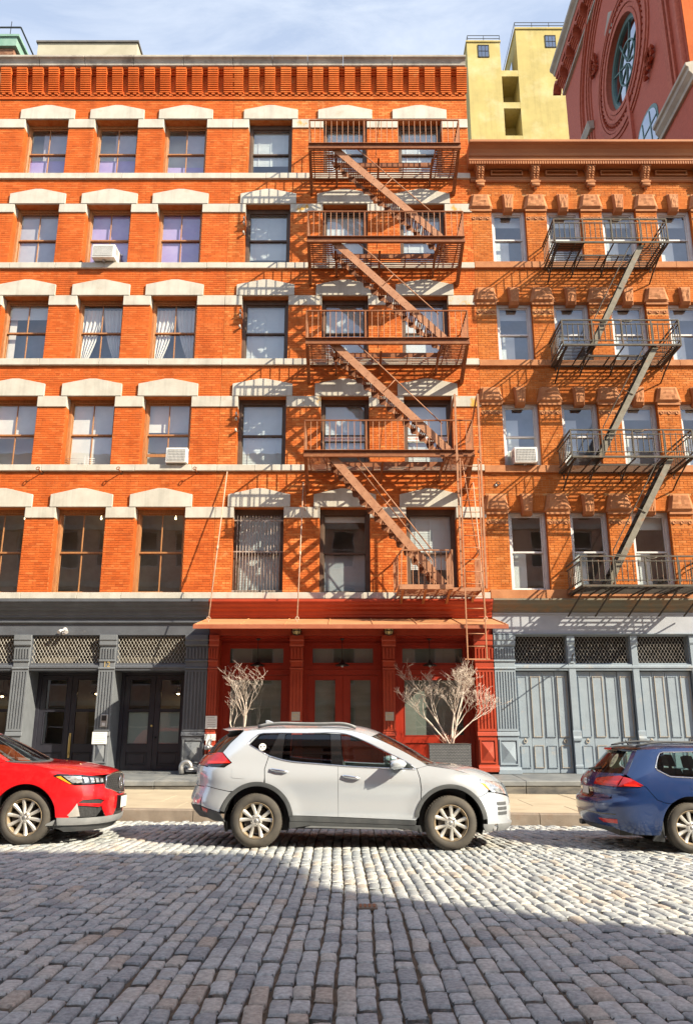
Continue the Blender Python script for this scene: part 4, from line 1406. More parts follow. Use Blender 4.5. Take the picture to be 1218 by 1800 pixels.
# spandrel ornament panels
for (yy, zz2) in ((29.3, 25.6), (24.1, 25.6), (24.1, 31.0), (29.6, 30.8)):
    om = MB()
    for k in range(22):
        om.lathe([(0.0005, 0.16), (0.08, 0.10), (0.12, 0.0)], on(yy + rng.uniform(-.42, .42), zz2 + rng.uniform(-.42, .42), 0.16), 'x', 6)
    om.build('spandrel_ornament', m_dkred_o, orn, kind='stuff', fix=False)
for yy in (26.28, 30.9):
    MB().box(RX - 0.12, RX, yy - 0.10, yy + 0.10, 18, 26.2).build('pilaster_strip', m_dkred, orn)
MB().prism([(RX, 22.0), (RX - 0.10, 22.0), (RX - 0.10, 22.15), (RX - 0.22, 22.30), (RX - 0.22, 22.45), (RX - 0.30, 22.5), (RX - 0.30, 22.62), (RX, 22.7)], 21.1, 24.0, 'xz').build('string_course', m_trim, orn, bevel=0.01)
MB().prism([(RX, 28.2), (RX - 0.2, 28.2), (RX - 0.3, 28.5), (RX - 0.3, 28.6), (RX, 28.65)], 30.4, 31.7, 'xz').build('pier_cap', m_trim, orn, bevel=0.01)
# the arched side window
sw = MB()
arc = [(24.0, 19.0), (24.0, 23.6)] + [(25.0 + 1.0 * math.cos(a), 23.55 + 0.6 * math.sin(a)) for a in np.linspace(math.pi, 0, 12)] + [(26.0, 19.0)]
arc = [(24.0, 19.0)] + [(25.0 - 1.0 * math.cos(a), 23.5 + 0.62 * math.sin(a)) for a in np.linspace(0, math.pi, 14)] + [(26.0, 19.0)]
sw.add([on(q[0], q[1], 0.03) for q in arc] + [on(q[0], q[1], -0.0) for q in arc], [tuple(range(len(arc)))] + [(i, len(arc) + i, len(arc) + i + 1, i + 1) for i in range(len(arc) - 1)])
w = sw.build('side_window', m_teal, orn, fix=False)
inn = [(25.0 + (q[0] - 25.0) * 0.9, 19 + (q[1] - 19) * 0.975) for q in arc]
p = MB().add([on(q[0], q[1], 0.05) for q in inn], [tuple(range(len(inn)))]).build('pane', m_mirror, orn, fix=False); p.parent = w
mu = MB()
for q in (24.65, 25.35):
    mu.box(RX - 0.07, RX - 0.05, q - 0.025, q + 0.025, 19, 23.9)
for q in (21.2, 22.3, 23.3):
    mu.box(RX - 0.069, RX - 0.051, 24.1, 25.9, q - 0.025, q + 0.025)
q = mu.build('glazing_bar', m_teal, orn); q.parent = w
# corbelled eaves
MB().box(RX - 0.14, RX, 21.3, 34.05, 33.42, 33.56).build('eaves_band', m_trim, orn)
k = 21.7
cm = None
while k < 33.9:
    if cm is None:
        mb = MB()
        for j in range(5):
            mb.box(-0.12 - 0.075 * j, 0, -0.30 + 0.0 * j, 0.30, 0.15 + 0.1 * j, 0.245 + 0.1 * j)
        mb.box(-0.16, 0, -0.22, 0.22, -0.02, 0.15)
        cm = mb.build('eaves_corbel', m_dkred_o, None); cm.parent = orn; cm.location = Vector((RX, k, 33.56)) - org(orn)
    else:
        part('eaves_corbel', cm.data, orn, Vector((RX, k, 33.56)) - org(orn))
    ar = MB()
    m_ = 10
    vs = []
    for j in range(m_ + 1):
        a = math.pi * j / m_
        for r in (0.30, 0.42):
            for p in (0.0, 0.42):
                vs.append((RX - p, k + 0.6 + r * math.cos(a), 34.05 + r * math.sin(a)))
    fs = []
    for j in range(m_):
        for (u, v_) in ((0, 1), (1, 3), (3, 2)):
            fs.append((j * 4 + u, j * 4 + v_, (j + 1) * 4 + v_, (j + 1) * 4 + u))
    ar.add(vs, fs).build('eaves_arch', m_dkred_o, orn, fix=False)
    k += 1.2
MB().box(RX - 0.42, RX, 21.3, 34.05, 34.45, 34.75).build('eaves_fascia', m_dkred, orn)
MB().prism([(RX + 0.3, 34.75), (RX - 0.46, 34.75), (RX - 0.50, 34.9), (RX - 0.62, 35.0), (RX - 0.66, 35.05), (RX - 0.66, 35.2), (RX + 0.3, 35.35)], 21.2, 34.2, 'xz').build('eaves_cornice', m_trim, orn, bevel=0.01)
MB().box(RX - 0.04, RX + 10, 21.2, 34.1, 35.2, 35.36).build('roof', m_roof, orn)

# far left: brown brick with a green copper cap, and a grey concrete flank beside the left house
cop = thing('brown_brick_building', 'dark brown brick building with a green copper parapet behind the left roof', 'building', (-17, 26.5, 0))
m_bbr = mat('brown_brick', (0.24, 0.115, 0.07), (0.32, 0.17, 0.11), 9, rough=0.9, stretch=(3, 3, 12))
MB().box(-24, -13.42, 26.0, 36, 0, 28.2).build('wall', m_bbr, cop)
bl = [b for b in brick_list(-16, -13.43, 25.6, 28.18, [], 0)]
bricks(cop, bl, 26.0, mat('brick_brown', (1, 1, 1), (0.8, 0.8, 0.8), 2, rough=0.9, attr=[(0, (0.24, 0.11, 0.065)), (0.5, (0.34, 0.18, 0.11)), (1, (0.20, 0.085, 0.05))]), singles=0, proud=0.012)
MB().box(-24.1, -13.30, 25.86, 36.1, 28.2, 28.62).box(-24.2, -13.2, 25.8, 36.1, 28.62, 28.72).build('copper_cap', m_copper, cop)
rl = MB()
rl.bar((-24, 25.9, 29.15), (-13.22, 25.9, 29.15), 0.05, 0.05).bar((-13.22, 25.9, 29.15), (-13.22, 31, 29.0), 0.05, 0.05).bar((-13.22, 27.2, 28.72), (-13.22, 27.2, 29.1), 0.05, 0.05).bar((-15.4, 25.9, 28.7), (-15.4, 25.9, 29.15), 0.05, 0.05)
rl.bar((-13.62, 25.9, 28.7), (-13.62, 25.9, 29.45), 0.02, 0.02)
rl.build('roof_railing', m_black, cop)
nb = thing('concrete_building', 'grey rendered building edge beside the left end of the brick house', 'building', (-15, W, 0))
m_conc = mat('grey_render', (0.34, 0.33, 0.30), (0.26, 0.25, 0.23), 1.5, rough=0.95)
MB().box(-22, -11.36, W + 0.02, W + 14, 0, 21.7).prism([(-22, 21.7), (-11.36, 21.7), (-11.36, 22.0), (-11.8, 22.25), (-22, 22.25)], W + 0.02, W + 14, 'xz').build('wall', m_conc, nb)
MB().box(-22.1, -11.9, W - 0.1, W + 14, 22.25, 22.4).build('roof_coping', m_roof, nb)

# ---------------------------------------------------------------- the other side of the street, behind the camera
opp = thing('tan_brick_warehouse', 'long tan brick warehouse across the street that shades the cobbles', 'building', (-5, -3, 0))
m_opp = mat('warehouse_brick', (0.55, 0.37, 0.26), (0.46, 0.29, 0.19), 1.5, rough=0.9)
m_opps = mat('warehouse_stone', (0.52, 0.47, 0.38), (0.44, 0.40, 0.33), 1.5, rough=0.9)
OX0, OX1, OH = -42.0, 19.1, 17.2
holes = []
for fl in range(5):
    z = 0.8 + fl * 3.4
    x = OX0 + 1.2
    while x < OX1 - 1.4:
        holes.append((x, x + 1.3, z, z + 2.2)); x += 2.35
wall_sheet(MB(), OX0, OX1, -0.2, OH, holes, -3.0, -0.3).build('wall', m_opp, opp, fix=False)
MB().box(OX0, OX1, -18, -3.5, -0.2, OH - 0.1).box(OX1 - 0.3, OX1, -3.5, -3.01, -0.2, OH - 0.1).build('body', m_opp, opp)
wm = None
for h in holes:
    loc = Vector((h[0], -3.2, h[2])) - org(opp)
    if wm is None:
        wm = MB().box(0, 1.3, 0, 0.03, 0, 0.08).box(0, 1.3, 0, 0.03, 2.12, 2.2).box(0, 0.07, 0, 0.03, 0, 2.2).box(1.23, 1.3, 0, 0.03, 0, 2.2).box(0, 1.3, 0, 0.03, 1.06, 1.13).build('window', m_white, None)
        wm.parent = opp; wm.location = loc
        pm = MB().box(0.05, 1.25, -0.05, -0.04, 0.05, 2.15).build('pane', m_dark, None); pm.parent = wm
    else:
        k = part('window', wm.data, opp, loc)
        part('pane', pm.data, k)
for fl in range(5):
    MB().box(OX0, OX1, -3.0, -2.9, 3.05 + fl * 3.4, 3.35 + fl * 3.4).build('string_course', m_opps, opp)
MB().prism([(-4.2, 15.7), (OX1 + .0, 15.7), (OX1 + 0.3, 16.0), (OX1 + 0.75, 16.4), (OX1 + 0.85, 17.1), (OX1 + 1.7, 17.4), (OX1 + 1.8, 17.95), (OX0, 17.95), (OX0, 15.7)], -18, -2.45, 'xz').build('cornice', m_opps, opp)
# ---------------------------------------------------------------- fire escapes
m_rust = mat('rust_brown_paint', (0.205, 0.062, 0.018), (0.26, 0.092, 0.031), 6, rough=0.65, bump=0.3, bscale=60, dirt=(0.36, 0.17, 0.07), dscale=5, dlo=0.55, dhi=0.75)
m_rust_l = mat('faded_rust_paint', (0.42, 0.205, 0.110), (0.33, 0.145, 0.072), 6, rough=0.65, bump=0.3, bscale=60)
m_iron = mat('old_green_grey_iron', (0.088, 0.078, 0.06), (0.058, 0.047, 0.034), 7, rough=0.7, bump=0.4, bscale=60, dirt=(0.20, 0.10, 0.05), dscale=4, dlo=0.55, dhi=0.7)
m_iron_d = mat('dark_iron', (0.035, 0.03, 0.025), (0.06, 0.045, 0.034), 7, rough=0.75)


m_stringer = mat('grey_green_stringer', (0.21, 0.19, 0.15), (0.14, 0.122, 0.09), 7, rough=0.7, bump=0.3, bscale=60, dirt=(0.25, 0.13, 0.07), dscale=4, dlo=0.58, dhi=0.7)
m_tread = mat('dark_rust_tread', (0.15, 0.048, 0.016), (0.20, 0.07, 0.026), 7, rough=0.75)


def lone(mb, name, m, parent, top, **k):
    o = mb.build(name, m, parent, **k)
    if top is not None:
        o.parent = top
        o.location = (0, 0, 0)
    return o


fe = thing('fire_escape', 'rust brown fire escape with zigzag stairs and a drop ladder on the orange brick house', 'fire escape', (1.1, W, 5.0))
YF = 19.92
YW = W - 0.02
LV = [18.25, 15.07, 11.86, 8.58]
BAL = {}


def baluster(parent, x, y, z, h, r, m, twist=False):
    key = (round(h, 2), r, twist)
    if key not in BAL:
        mb = MB()
        if twist:
            n = 9
            mb.tube([(0, 0, h * k / (n * 2)) for k in range(n * 2 + 1)], [r * (1.25 if k % 2 else 0.72) for k in range(n * 2 + 1)], 5)
        else:
            mb.bar((0, 0, 0), (0, 0, h), r * 2, r * 2)
        o = mb.build('baluster', m, None)
        BAL[key] = o.data
        o.parent = parent; o.location = Vector((x, y, z)) - org(parent)
        return o
    return part('baluster', BAL[key], parent, Vector((x, y, z)) - org(parent))


def deck_slats(parent, x0, x1, ya, yb, z, m, pitch=0.1, w=0.05, t=0.012):
    n = max(1, int(round((yb - ya) / pitch)))
    mb = MB()
    for i in range(n + 1):
        y = ya + (yb - ya) * i / n
        mb.box(x0, x1, y - w / 2, y + w / 2, z - t / 2, z + t / 2)
    k = x0 + 0.12
    while k < x1:
        mb.box(k - 0.012, k + 0.012, ya, yb, z - t / 2 - 0.035, z - t / 2 - 0.001); k += max(0.45, (x1 - x0) / 3)
    return mb.build('deck_slats', m, parent, kind='stuff', fix=False)


for li, zb in enumerate(LV):
    x0, x1 = -1.13, 3.34
    HX0, HX1 = -0.42, 2.62
    # front channel and edge frame
    ch = MB()
    ch.box(x0 - 0.02, x1 + 0.03, YF - 0.01, YF + 0.005, zb, zb + 0.20).box(x0 - 0.02, x1 + 0.03, YF - 0.07, YF - 0.01, zb + 0.185, zb + 0.2).box(x0 - 0.02, x1 + 0.03, YF - 0.075, YF - 0.01, zb, zb + 0.014)
    ch.box(x0 - 0.02, x1 + 0.03, YF - 0.079, YF - 0.072, zb - 0.0, zb + 0.05)
    ch.build('front_channel', m_rust, fe)
    ed = MB()
    for x in (x0, x1):
        ed.box(x - 0.006, x + 0.006, YF + 0.006, YW, zb + 0.02, zb + 0.10)
    ed.box(x0, x1, YW - 0.03, YW, zb + 0.02, zb + 0.08)
    ed.build('deck_frame', m_rust, fe)
    zt = zb + 0.085
    deck_slats(fe, x0 + 0.01, HX0, YF + 0.04, YW - 0.05, zt, m_rust)
    deck_slats(fe, HX1, x1 - 0.01, YF + 0.04, YW - 0.05, zt, m_rust)
    deck_slats(fe, HX0, HX1, 20.70, YW - 0.05, zt, m_rust)
    hb = MB()
    hb.box(HX0, HX1, 20.625, 20.645, zb - 0.02, zb + 0.12).box(HX0 - 0.01, HX0 + 0.01, YF, 20.64, zb - 0.02, zb + 0.1).box(HX1 - 0.01, HX1 + 0.01, YF, 20.64, zb - 0.02, zb + 0.1)
    hb.build('stairwell_frame', m_rust, fe)
    # brackets down to the wall
    for x in (x0 + 0.03, HX0 + 0.1, 0.95, HX1 - 0.05, x1 - 0.03):
        end = x in (x0 + 0.03, x1 - 0.03)
        b = MB()
        if end:
            b.prism([(YF + 0.02, zb + 0.0), (YF + 0.16, zb + 0.0), (YW, zb - 0.38), (YW, zb - 0.56), (YW - 0.10, zb - 0.56)], x - 0.045, x + 0.045, 'yz')
        else:
            b.prism([(20.3, zb + 0.01), (20.42, zb + 0.01), (YW, zb - 0.18), (YW, zb - 0.28)], x - 0.03, x + 0.03, 'yz')
        b.build('bracket', m_rust, fe)
    # railing with its balusters
    zr = zb + 1.05
    ra = MB()
    ra.bar((x0, YF, zr), (x1, YF, zr), 0.045, 0.03)
    for x in (x0, x1):
        ra.bar((x, YF, zr), (x, YW, zr), 0.045, 0.03)
        ra.bar((x, YF, zb + 0.1), (x, YF, zr), 0.03, 0.03)
    ra.bar((0.51, YF, zb + 0.1), (0.51, YF, zr), 0.05, 0.03)
    ra.bar((0.51, YF + 0.02, zr - 0.02), (0.58, YF + 0.45, zb + 0.1), 0.025, 0.025)
    ra.bar((0.95, YF + 0.015, zr - 0.02), (0.86, YF + 0.45, zb + 0.1), 0.02, 0.02)
    rl = ra.build('railing', m_rust, fe)
    n = 27
    for i in range(1, n):
        if li == 3 and 16 < i < 23 and i % 2:
            continue
        baluster(rl, x0 + (x1 - x0) * i / n, YF, zb + 0.19, zr - zb - 0.2, 0.0085, m_rust_l)
    for x in (x0, x1):
        for i in range(1, 8):
            baluster(rl, x, YF + (YW - YF) * i / 8, zb + 0.10, zr - zb - 0.11, 0.0085, m_rust_l)

# stairs
TOPS = [(-0.40, LV[0] + 0.12, 2.80, LV[1] + 0.12), (-0.40, LV[1] + 0.12, 2.80, LV[2] + 0.12), (-0.42, LV[2] + 0.12, 2.80, LV[3] + 0.12), (-0.45, LV[3] + 0.10, 2.45, 5.20)]
for si, (xa, za, xb, zb) in enumerate(TOPS):
    d = Vector((xb - xa, 0, zb - za)).normalized()
    st = MB()
    ya, yb = YF + 0.055, YF + 0.70
    st.bar((xa - 0.08 * d.x, ya, za - 0.08 * d.z), (xb, ya, zb), 0.012, 0.21, up=(0, 0, 1))
    s = st.build('stair', m_rust_l, fe)
    rs = MB().bar((xa - 0.08 * d.x, yb, za - 0.05 - 0.08 * d.z), (xb, yb, zb - 0.05), 0.012, 0.10).build('rear_stringer', m_rust_l, fe); rs.parent = s
    bo = MB()
    n = 15
    for i in range(n):
        for e in (-0.05, 0.05):
            p = Vector((xa, ya - 0.008, za)).lerp(Vector((xb, ya - 0.008, zb)), (i + 0.5) / n)
            bo.lathe([(0.0005, -0.006), (0.010, -0.003), (0.012, 0.004)], (p.x + e * 0.4, p.y, p.z + e), 'y', 6)
    bo.build('bolts', m_rust, fe, kind='stuff', fix=False).parent = s
    tm = None
    for i in range(n):
        p = Vector((xa, 0, za)).lerp(Vector((xb, 0, zb)), (i + 0.55) / n)
        loc = Vector((p.x, 0, p.z - 0.02))
        if tm is None:
            t = MB()
            for k in range(4):
                t.box(-0.081 + k * 0.054 - 0.016, -0.081 + k * 0.054 + 0.016, ya + 0.008, yb - 0.008, -0.012, 0.012)
            t.box(-0.10, 0.10, ya + 0.006, ya + 0.03, -0.05, 0.012).box(-0.10, 0.10, yb - 0.03, yb - 0.006, -0.05, 0.012)
            t.prism([(-0.10, -0.05), (-0.085, -0.12), (-0.045, -0.155), (0.045, -0.155), (0.085, -0.12), (0.10, -0.05)], yb - 0.028, yb - 0.008, 'xz')
            t.prism([(-0.10, -0.05), (-0.085, -0.10), (-0.045, -0.125), (0.045, -0.125), (0.085, -0.10), (0.10, -0.05)], ya + 0.008, ya + 0.028, 'xz')
            o = t.build('tread', m_tread, fe, fix=True)
            tm = o.data
            o.parent = s; o.location = loc
        else:
            part('tread', tm, s, loc)
    # handrail
    hr = MB()
    up = 0.80
    y = ya - 0.01
    hr.tube([(xa - 0.1, y, za + 0.02), (xa + 0.62, y, za + 0.02), (xa + 0.72, y, za - 0.08)] + [(xa + 0.72 + (xb - 0.25 - xa - 0.72) * t, y, za - 0.08 + (zb + up + 0.05 - za + 0.08) * t) for t in (0.5, 1)], 0.016, 6)
    if si == 3:
        hr.tube([(xa + 0.72, yb, za - 0.08), (xb - 0.2, yb, zb + 0.75), (xb - 0.2, yb, zb + 0.1)], 0.016, 6)
    mid = Vector((xa + 0.72, y, za - 0.08)).lerp(Vector((xb - 0.25, y, zb + up + 0.05)), 0.45)
    hr.tube([mid, (mid.x - 0.32, y, mid.z - 0.36)], 0.012, 6)
    h = hr.build('handrail', m_rust_l, fe); h.parent = s

# lowest balcony and its side shelf
bx0, bx1, bz = 1.32, 2.68, 5.12
bb = MB().box(bx0, bx1, YF - 0.01, YF + 0.01, bz - 0.06, bz + 0.06).box(bx0 - 0.01, bx0 + 0.01, YF, YW, bz - 0.06, bz + 0.04).box(bx1 - 0.01, bx1 + 0.01, YF, YW, bz - 0.06, bz + 0.04).box(bx0, 3.46, YW - 0.05, YW - 0.02, bz - 0.06, bz + 0.02)
bb.box(bx1, 3.46, 20.25, 20.27, bz - 0.05, bz + 0.04).box(3.44, 3.46, 20.25, YW, bz - 0.05, bz + 0.04)
bb.build('balcony_frame', m_rust_l, fe)
deck_slats(fe, bx0 + 0.01, bx1 - 0.01, YF + 0.06, YW - 0.06, bz, m_rust_l)
deck_slats(fe, bx1 + 0.01, 3.44, 20.33, YW - 0.08, bz, m_rust_l)
ra = MB()
zr = bz + 0.95
ra.bar((bx0 + 0.08, YF, zr), (bx1, YF, zr), 0.04, 0.03).bar((bx1, YF, zr), (bx1, YW, zr + 0.02), 0.04, 0.03).bar((bx0 + 0.08, YF, zr), (bx0 - 0.12, YW, zr - 0.1), 0.04, 0.03)
ra.bar((bx1, YF, bz), (bx1, YF, zr), 0.03, 0.03).bar((bx0 + 0.04, YF, bz), (bx0 + 0.08, YF, zr), 0.03, 0.03)
rl = ra.build('railing', m_rust_l, fe)
for i in range(1, 9):
    baluster(rl, bx0 + 0.06 + (bx1 - bx0 - 0.06) * i / 9, YF, bz + 0.05, 0.89, 0.0085, m_rust_l)
for i in range(1, 8):
    baluster(rl, bx1, YF + (YW - YF) * i / 8, bz + 0.04, 0.89, 0.0085, m_rust_l)
    baluster(rl, bx0 + 0.0 - 0.02 * i * 0.5, YF + (YW - YF) * i / 8, bz + 0.04, 0.82, 0.0085, m_rust_l)
rl = MB().bar((3.45, 20.26, zr + 0.1), (3.45, YW, zr + 0.1), 0.035, 0.03).bar((3.45, 20.26, bz), (3.45, 20.26, zr + 0.1), 0.03, 0.03).build('railing', m_rust_l, fe)
for i in range(1, 7):
    baluster(rl, 3.45, 20.26 + (YW - 20.26) * i / 7, bz + 0.04, 0.89, 0.0085, m_rust_l)
for x in (bx0 + 0.1, 2.0, bx1 - 0.06, 3.3):
    MB().prism([(YF + (0.1 if x < 3 else 0.45), bz - 0.06), (YF + (0.2 if x < 3 else 0.55), bz - 0.06), (YW, bz - 0.25), (YW, bz - 0.36)], x - 0.03, x + 0.03, 'yz').build('bracket', m_rust_l, fe)
# gooseneck guides and the drop ladder
for x, zt in ((2.86, 10.25), (3.47, 10.25)):
    MB().bar((x, 19.62, 5.02), (x, 19.62, zt), 0.05, 0.04).bar((x, 19.62, zt), (x, YF + 0.02, zt - 0.03), 0.04, 0.04).bar((x, YF + 0.02, zt - 0.03), (x, YW, 9.55), 0.04, 0.04).bar((x, 19.62, 8.72), (x, YF, 8.72), 0.04, 0.04).bar((x, 19.62, 5.1), (x, 20.26, 5.1), 0.04, 0.03).build('ladder_guide', m_rust_l, fe)
ld = MB()
YL = 19.34
for x in (2.89, 3.35):
    ld.bar((x, YL, 3.26), (x, YL, 8.35), 0.028, 0.045)
ld.bar((2.82, YL, 3.26), (3.42, YL, 3.26), 0.03, 0.03)
l_ = ld.build('drop_ladder', m_rust_l, fe)
rm = None
for i in range(1, 17):
    z = 3.26 + i * 0.305
    if rm is None:
        o = MB().tube([(2.89, YL, z), (3.35, YL, z)], 0.011, 6).build('rung', m_rust_l, fe); o.parent = l_; rm = (o.data, z)
    else:
        part('rung', rm[0], l_, (0, 0, z - rm[1]))
for a, b in (((2.95, YL + 0.06, 8.3), (3.28, 19.6, 5.9)), ((3.28, YL + 0.1, 5.2), (3.5, 20.0, 4.4))):
    MB().tube([a, b], 0.014, 6).build('stay_rod', m_rust_l, fe)
MB().bar((2.86, 19.62, 8.35), (2.89, YL, 8.35), 0.03, 0.03).bar((3.47, 19.62, 8.35), (3.35, YL, 8.35), 0.03, 0.03).build('ladder_hook', m_rust_l, fe)
# the loose hanging chain at the left end
cb_ = MB()
for i in range(9):
    cb_.tube([(-1.16 + 0.012 * math.sin(i * 2), YW - 0.12, 8.35 - i * 0.10), (-1.16 + 0.012 * math.sin(i * 2 + 2), YW - 0.12, 8.35 - i * 0.10 - 0.09)], 0.012, 5)
cb_.build('chain', m_rust_l, fe, kind='stuff')

# ---------------------------------------------------------------- the iron fire escape on the right-hand house
f2 = thing('fire_escape', 'dark grey iron fire escape with twisted balusters on the tan brick house', 'fire escape', (7.6, W, 5.0))
LC = [15.10, 11.86, 8.60, 5.15]
for li, zb in enumerate(LC):
    x0, x1 = 5.95, 9.19
    hx0, hx1 = 6.78, 8.42
    if li == 3:
        hx0 = hx1 = 7.0
    fr = MB()
    fr.bar((x0, YF, zb), (x1, YF, zb), 0.05, 0.05).bar((x0, YF, zb), (x0, YW, zb), 0.04, 0.05).bar((x1, YF, zb), (x1, YW, zb), 0.04, 0.05).bar((x0, YW - 0.03, zb), (x1, YW - 0.03, zb), 0.04, 0.04)
    fr.build('deck_frame', m_iron, f2)
    zt = zb + 0.02
    deck_slats(f2, x0 + 0.02, hx0, YF + 0.07, YW - 0.06, zt, m_iron_d, 0.088, 0.034, 0.012)
    if li < 3:
        deck_slats(f2, hx1, x1 - 0.02, YF + 0.07, YW - 0.06, zt, m_iron_d, 0.088, 0.034, 0.012)
        deck_slats(f2, hx0, hx1, 20.62, YW - 0.06, zt, m_iron_d, 0.088, 0.034, 0.012)
        MB().bar((hx0, 20.58, zb), (hx1, 20.58, zb), 0.03, 0.05).bar((hx0, YF, zb), (hx0, 20.58, zb), 0.03, 0.05).bar((hx1, YF, zb), (hx1, 20.58, zb), 0.03, 0.05).build('stairwell_frame', m_iron_d, f2)
    else:
        deck_slats(f2, hx1, x1 - 0.02, YF + 0.07, YW - 0.06, zt, m_iron_d, 0.088, 0.034, 0.012)
    for x in (x0 + 0.08, 6.75, 7.62, 8.42, x1 - 0.1):
        b = MB()
        if li < 3:
            b.tube([(x, YF + 0.03, zb - 0.02), (x, YF + 0.45, zb - 0.14), (x, YW - 0.35, zb - 0.34), (x, YW, zb - 0.52)] if x in (x0 + 0.08, x1 - 0.1) else
                   [(x, 20.55, zb - 0.02), (x, 20.8, zb - 0.12), (x, YW - 0.2, zb - 0.26), (x, YW, zb - 0.30)], 0.022, 6)
            b.bar((x, YF + 0.03, zb - 0.035), (x, YW, zb - 0.035), 0.03, 0.03)
            c = [(x, YW - 0.16 + 0.06 * math.cos(a), zb - 0.17 + 0.06 * math.sin(a)) for a in np.linspace(0, 2 * math.pi, 11)]
            b.tube(c, 0.013, 5)
        else:
            b.bar((x, YF + 0.03, zb - 0.02), (x - 0.18, YW - 0.2, zb - 0.62), 0.03, 0.03)
            b.bar((x, YF + 0.03, zb - 0.035), (x, YW, zb - 0.035), 0.03, 0.03)
        b.build('bracket', m_iron_d, f2)
    zr = zb + 0.76
    ra = MB()
    for z, w in ((zr, 0.04), (zr - 0.125, 0.026), (zb + 0.14, 0.026)):
        ra.bar((x0, YF, z), (x1, YF, z), w, w * 0.8)
        for x in (x0, x1):
            ra.bar((x, YF, z), (x, YW, z), w, w * 0.8)
    for x in (x0, 6.78, 7.60, 8.42, x1):
        ra.bar((x, YF, zb), (x, YF, zr), 0.035, 0.035)
    ra.tube([(7.62, YF - 0.01, zr - 0.03), (7.68, YF - 0.01, zr - 0.06), (7.82, YF - 0.01, zr - 0.06), (7.90, YF - 0.01, zr - 0.03)], 0.018, 6)
    rl = ra.build('railing', m_iron, f2)
    n = 22
    for i in range(1, n):
        x = x0 + (x1 - x0) * i / n
        baluster(rl, x, YF, zb + 0.10, 0.57, 0.014, m_iron, True)
    for x in (x0, x1):
        for i in range(1, 9):
            baluster(rl, x, YF + (YW - YF) * i / 9, zb + 0.10, 0.57, 0.0125, m_iron, True)
    if li < 3:
        xa, za, xb, zz2 = 8.46 + 0.07 * li, zb + 0.0, 6.80 - 0.08 * li, LC[li + 1] + 0.02
        ya, yb = YF + 0.10, YF + 0.55
        s = MB().bar((xa, ya, za), (xb, ya, zz2), 0.012, 0.15).build('stair', m_stringer, f2)
        MB().bar((xa, yb, za), (xb, yb, zz2), 0.012, 0.17).build('rear_stringer', m_iron_d, f2).parent = s
        tm = None
        n = 13
        for i in range(n):
            p = Vector((xa, 0, za)).lerp(Vector((xb, 0, zz2)), (i + 0.6) / n)
            if tm is None:
                o = MB().box(-0.085, 0.085, ya + 0.008, yb - 0.008, -0.008, 0.008).box(0.07, 0.085, ya + 0.008, yb - 0.008, -0.03, -0.009).build('tread', m_iron_d, f2); tm = o.data; o.parent = s; o.location = (p.x, 0, p.z)
            else:
                part('tread', tm, s, (p.x, 0, p.z))
        d = Vector((xb - xa, 0, zz2 - za))
        h = MB().tube([(xa, ya - 0.03, za + 0.02), (xa - 0.30, ya - 0.03, za + 0.02), (xa - 0.36, ya - 0.03, za - 0.05), Vector((xa - 0.36, ya - 0.03, za - 0.05)) + d * 0.72, Vector((xa - 0.36, ya - 0.03, za - 0.12)) + d * 0.73, Vector((xa, ya - 0.03, za - 0.1)) + d * 0.74], 0.014, 6)
        m1 = Vector((xa - 0.36, ya - 0.03, za - 0.05)) + d * 0.38
        h.tube([m1, (m1.x + 0.28, ya - 0.02, m1.z - 0.16)], 0.011, 6)
        h.build('handrail', m_iron, f2).parent = s
# ---------------------------------------------------------------- street, kerb and sidewalk
m_bed = mat('joint_dirt', (0.105, 0.078, 0.054), (0.18, 0.135, 0.095), 9, rough=0.98, bump=0.5, bscale=60)
m_cob = mat('granite_block', (1, 1, 1), (0.58, 0.58, 0.59), 32, rough=0.75, bump=0.6, bscale=110, detail=9,
            attr=[(0, (0.29, 0.315, 0.33)), (0.25, (0.50, 0.525, 0.525)), (0.5, (0.39, 0.415, 0.42)), (0.72, (0.56, 0.575, 0.56)), (0.93, (0.52, 0.50, 0.45)), (1, (0.47, 0.41, 0.345))],
            dirt=(0.33, 0.315, 0.285), dscale=7, dlo=0.55, dhi=0.78)
m_walk = mat('sidewalk_slab', (0.44, 0.375, 0.27), (0.36, 0.30, 0.215), 1.2, rough=0.9, bump=0.3, bscale=50, dirt=(0.33, 0.25, 0.17), dscale=1.4, dlo=0.55, dhi=0.78)
m_kerb = mat('kerb_granite', (0.25, 0.205, 0.165), (0.18, 0.145, 0.115), 3, rough=0.85, bump=0.4, bscale=60, dirt=(0.20, 0.14, 0.10), dscale=2.5, dlo=0.5, dhi=0.72)  # base colour darkened, carrying the shadow of the parked cars
YK = 15.2
mb = MB()
gx = list(np.linspace(-60, 60, 41)); gy = [-40, -2.4, 3, YK + 0.2]
mb.add([(x, y, gz(x) - 0.026) for y in gy for x in gx], [(j * 41 + i, j * 41 + i + 1, (j + 1) * 41 + i + 1, (j + 1) * 41 + i) for j in range(3) for i in range(40)])
road = mb.build('street', m_bed, None, fix=False); struct(road)
base = MB().add([(-1500, -1500, -0.9), (1500, -1500, -0.9), (1500, 1500, -0.9), (-1500, 1500, -0.9)], [(0, 1, 2, 3)]).build('ground', mat('far_ground', (0.18, 0.17, 0.16), rough=0.95), None, fix=False)
struct(base)


def cob_warp(u, v):
    """courses run across the street, fanning a little to the right"""
    a = 0.17 * max(0.0, min(1.0, (u - 0.3) / 4.4)) - 0.05 * max(0.0, min(1.0, (-u - 0.6) / 5))
    y0 = 8.0
    return u - math.tan(a) * (v - y0) * 1.0 + 0.02 * math.sin(v * 0.9 + u), v


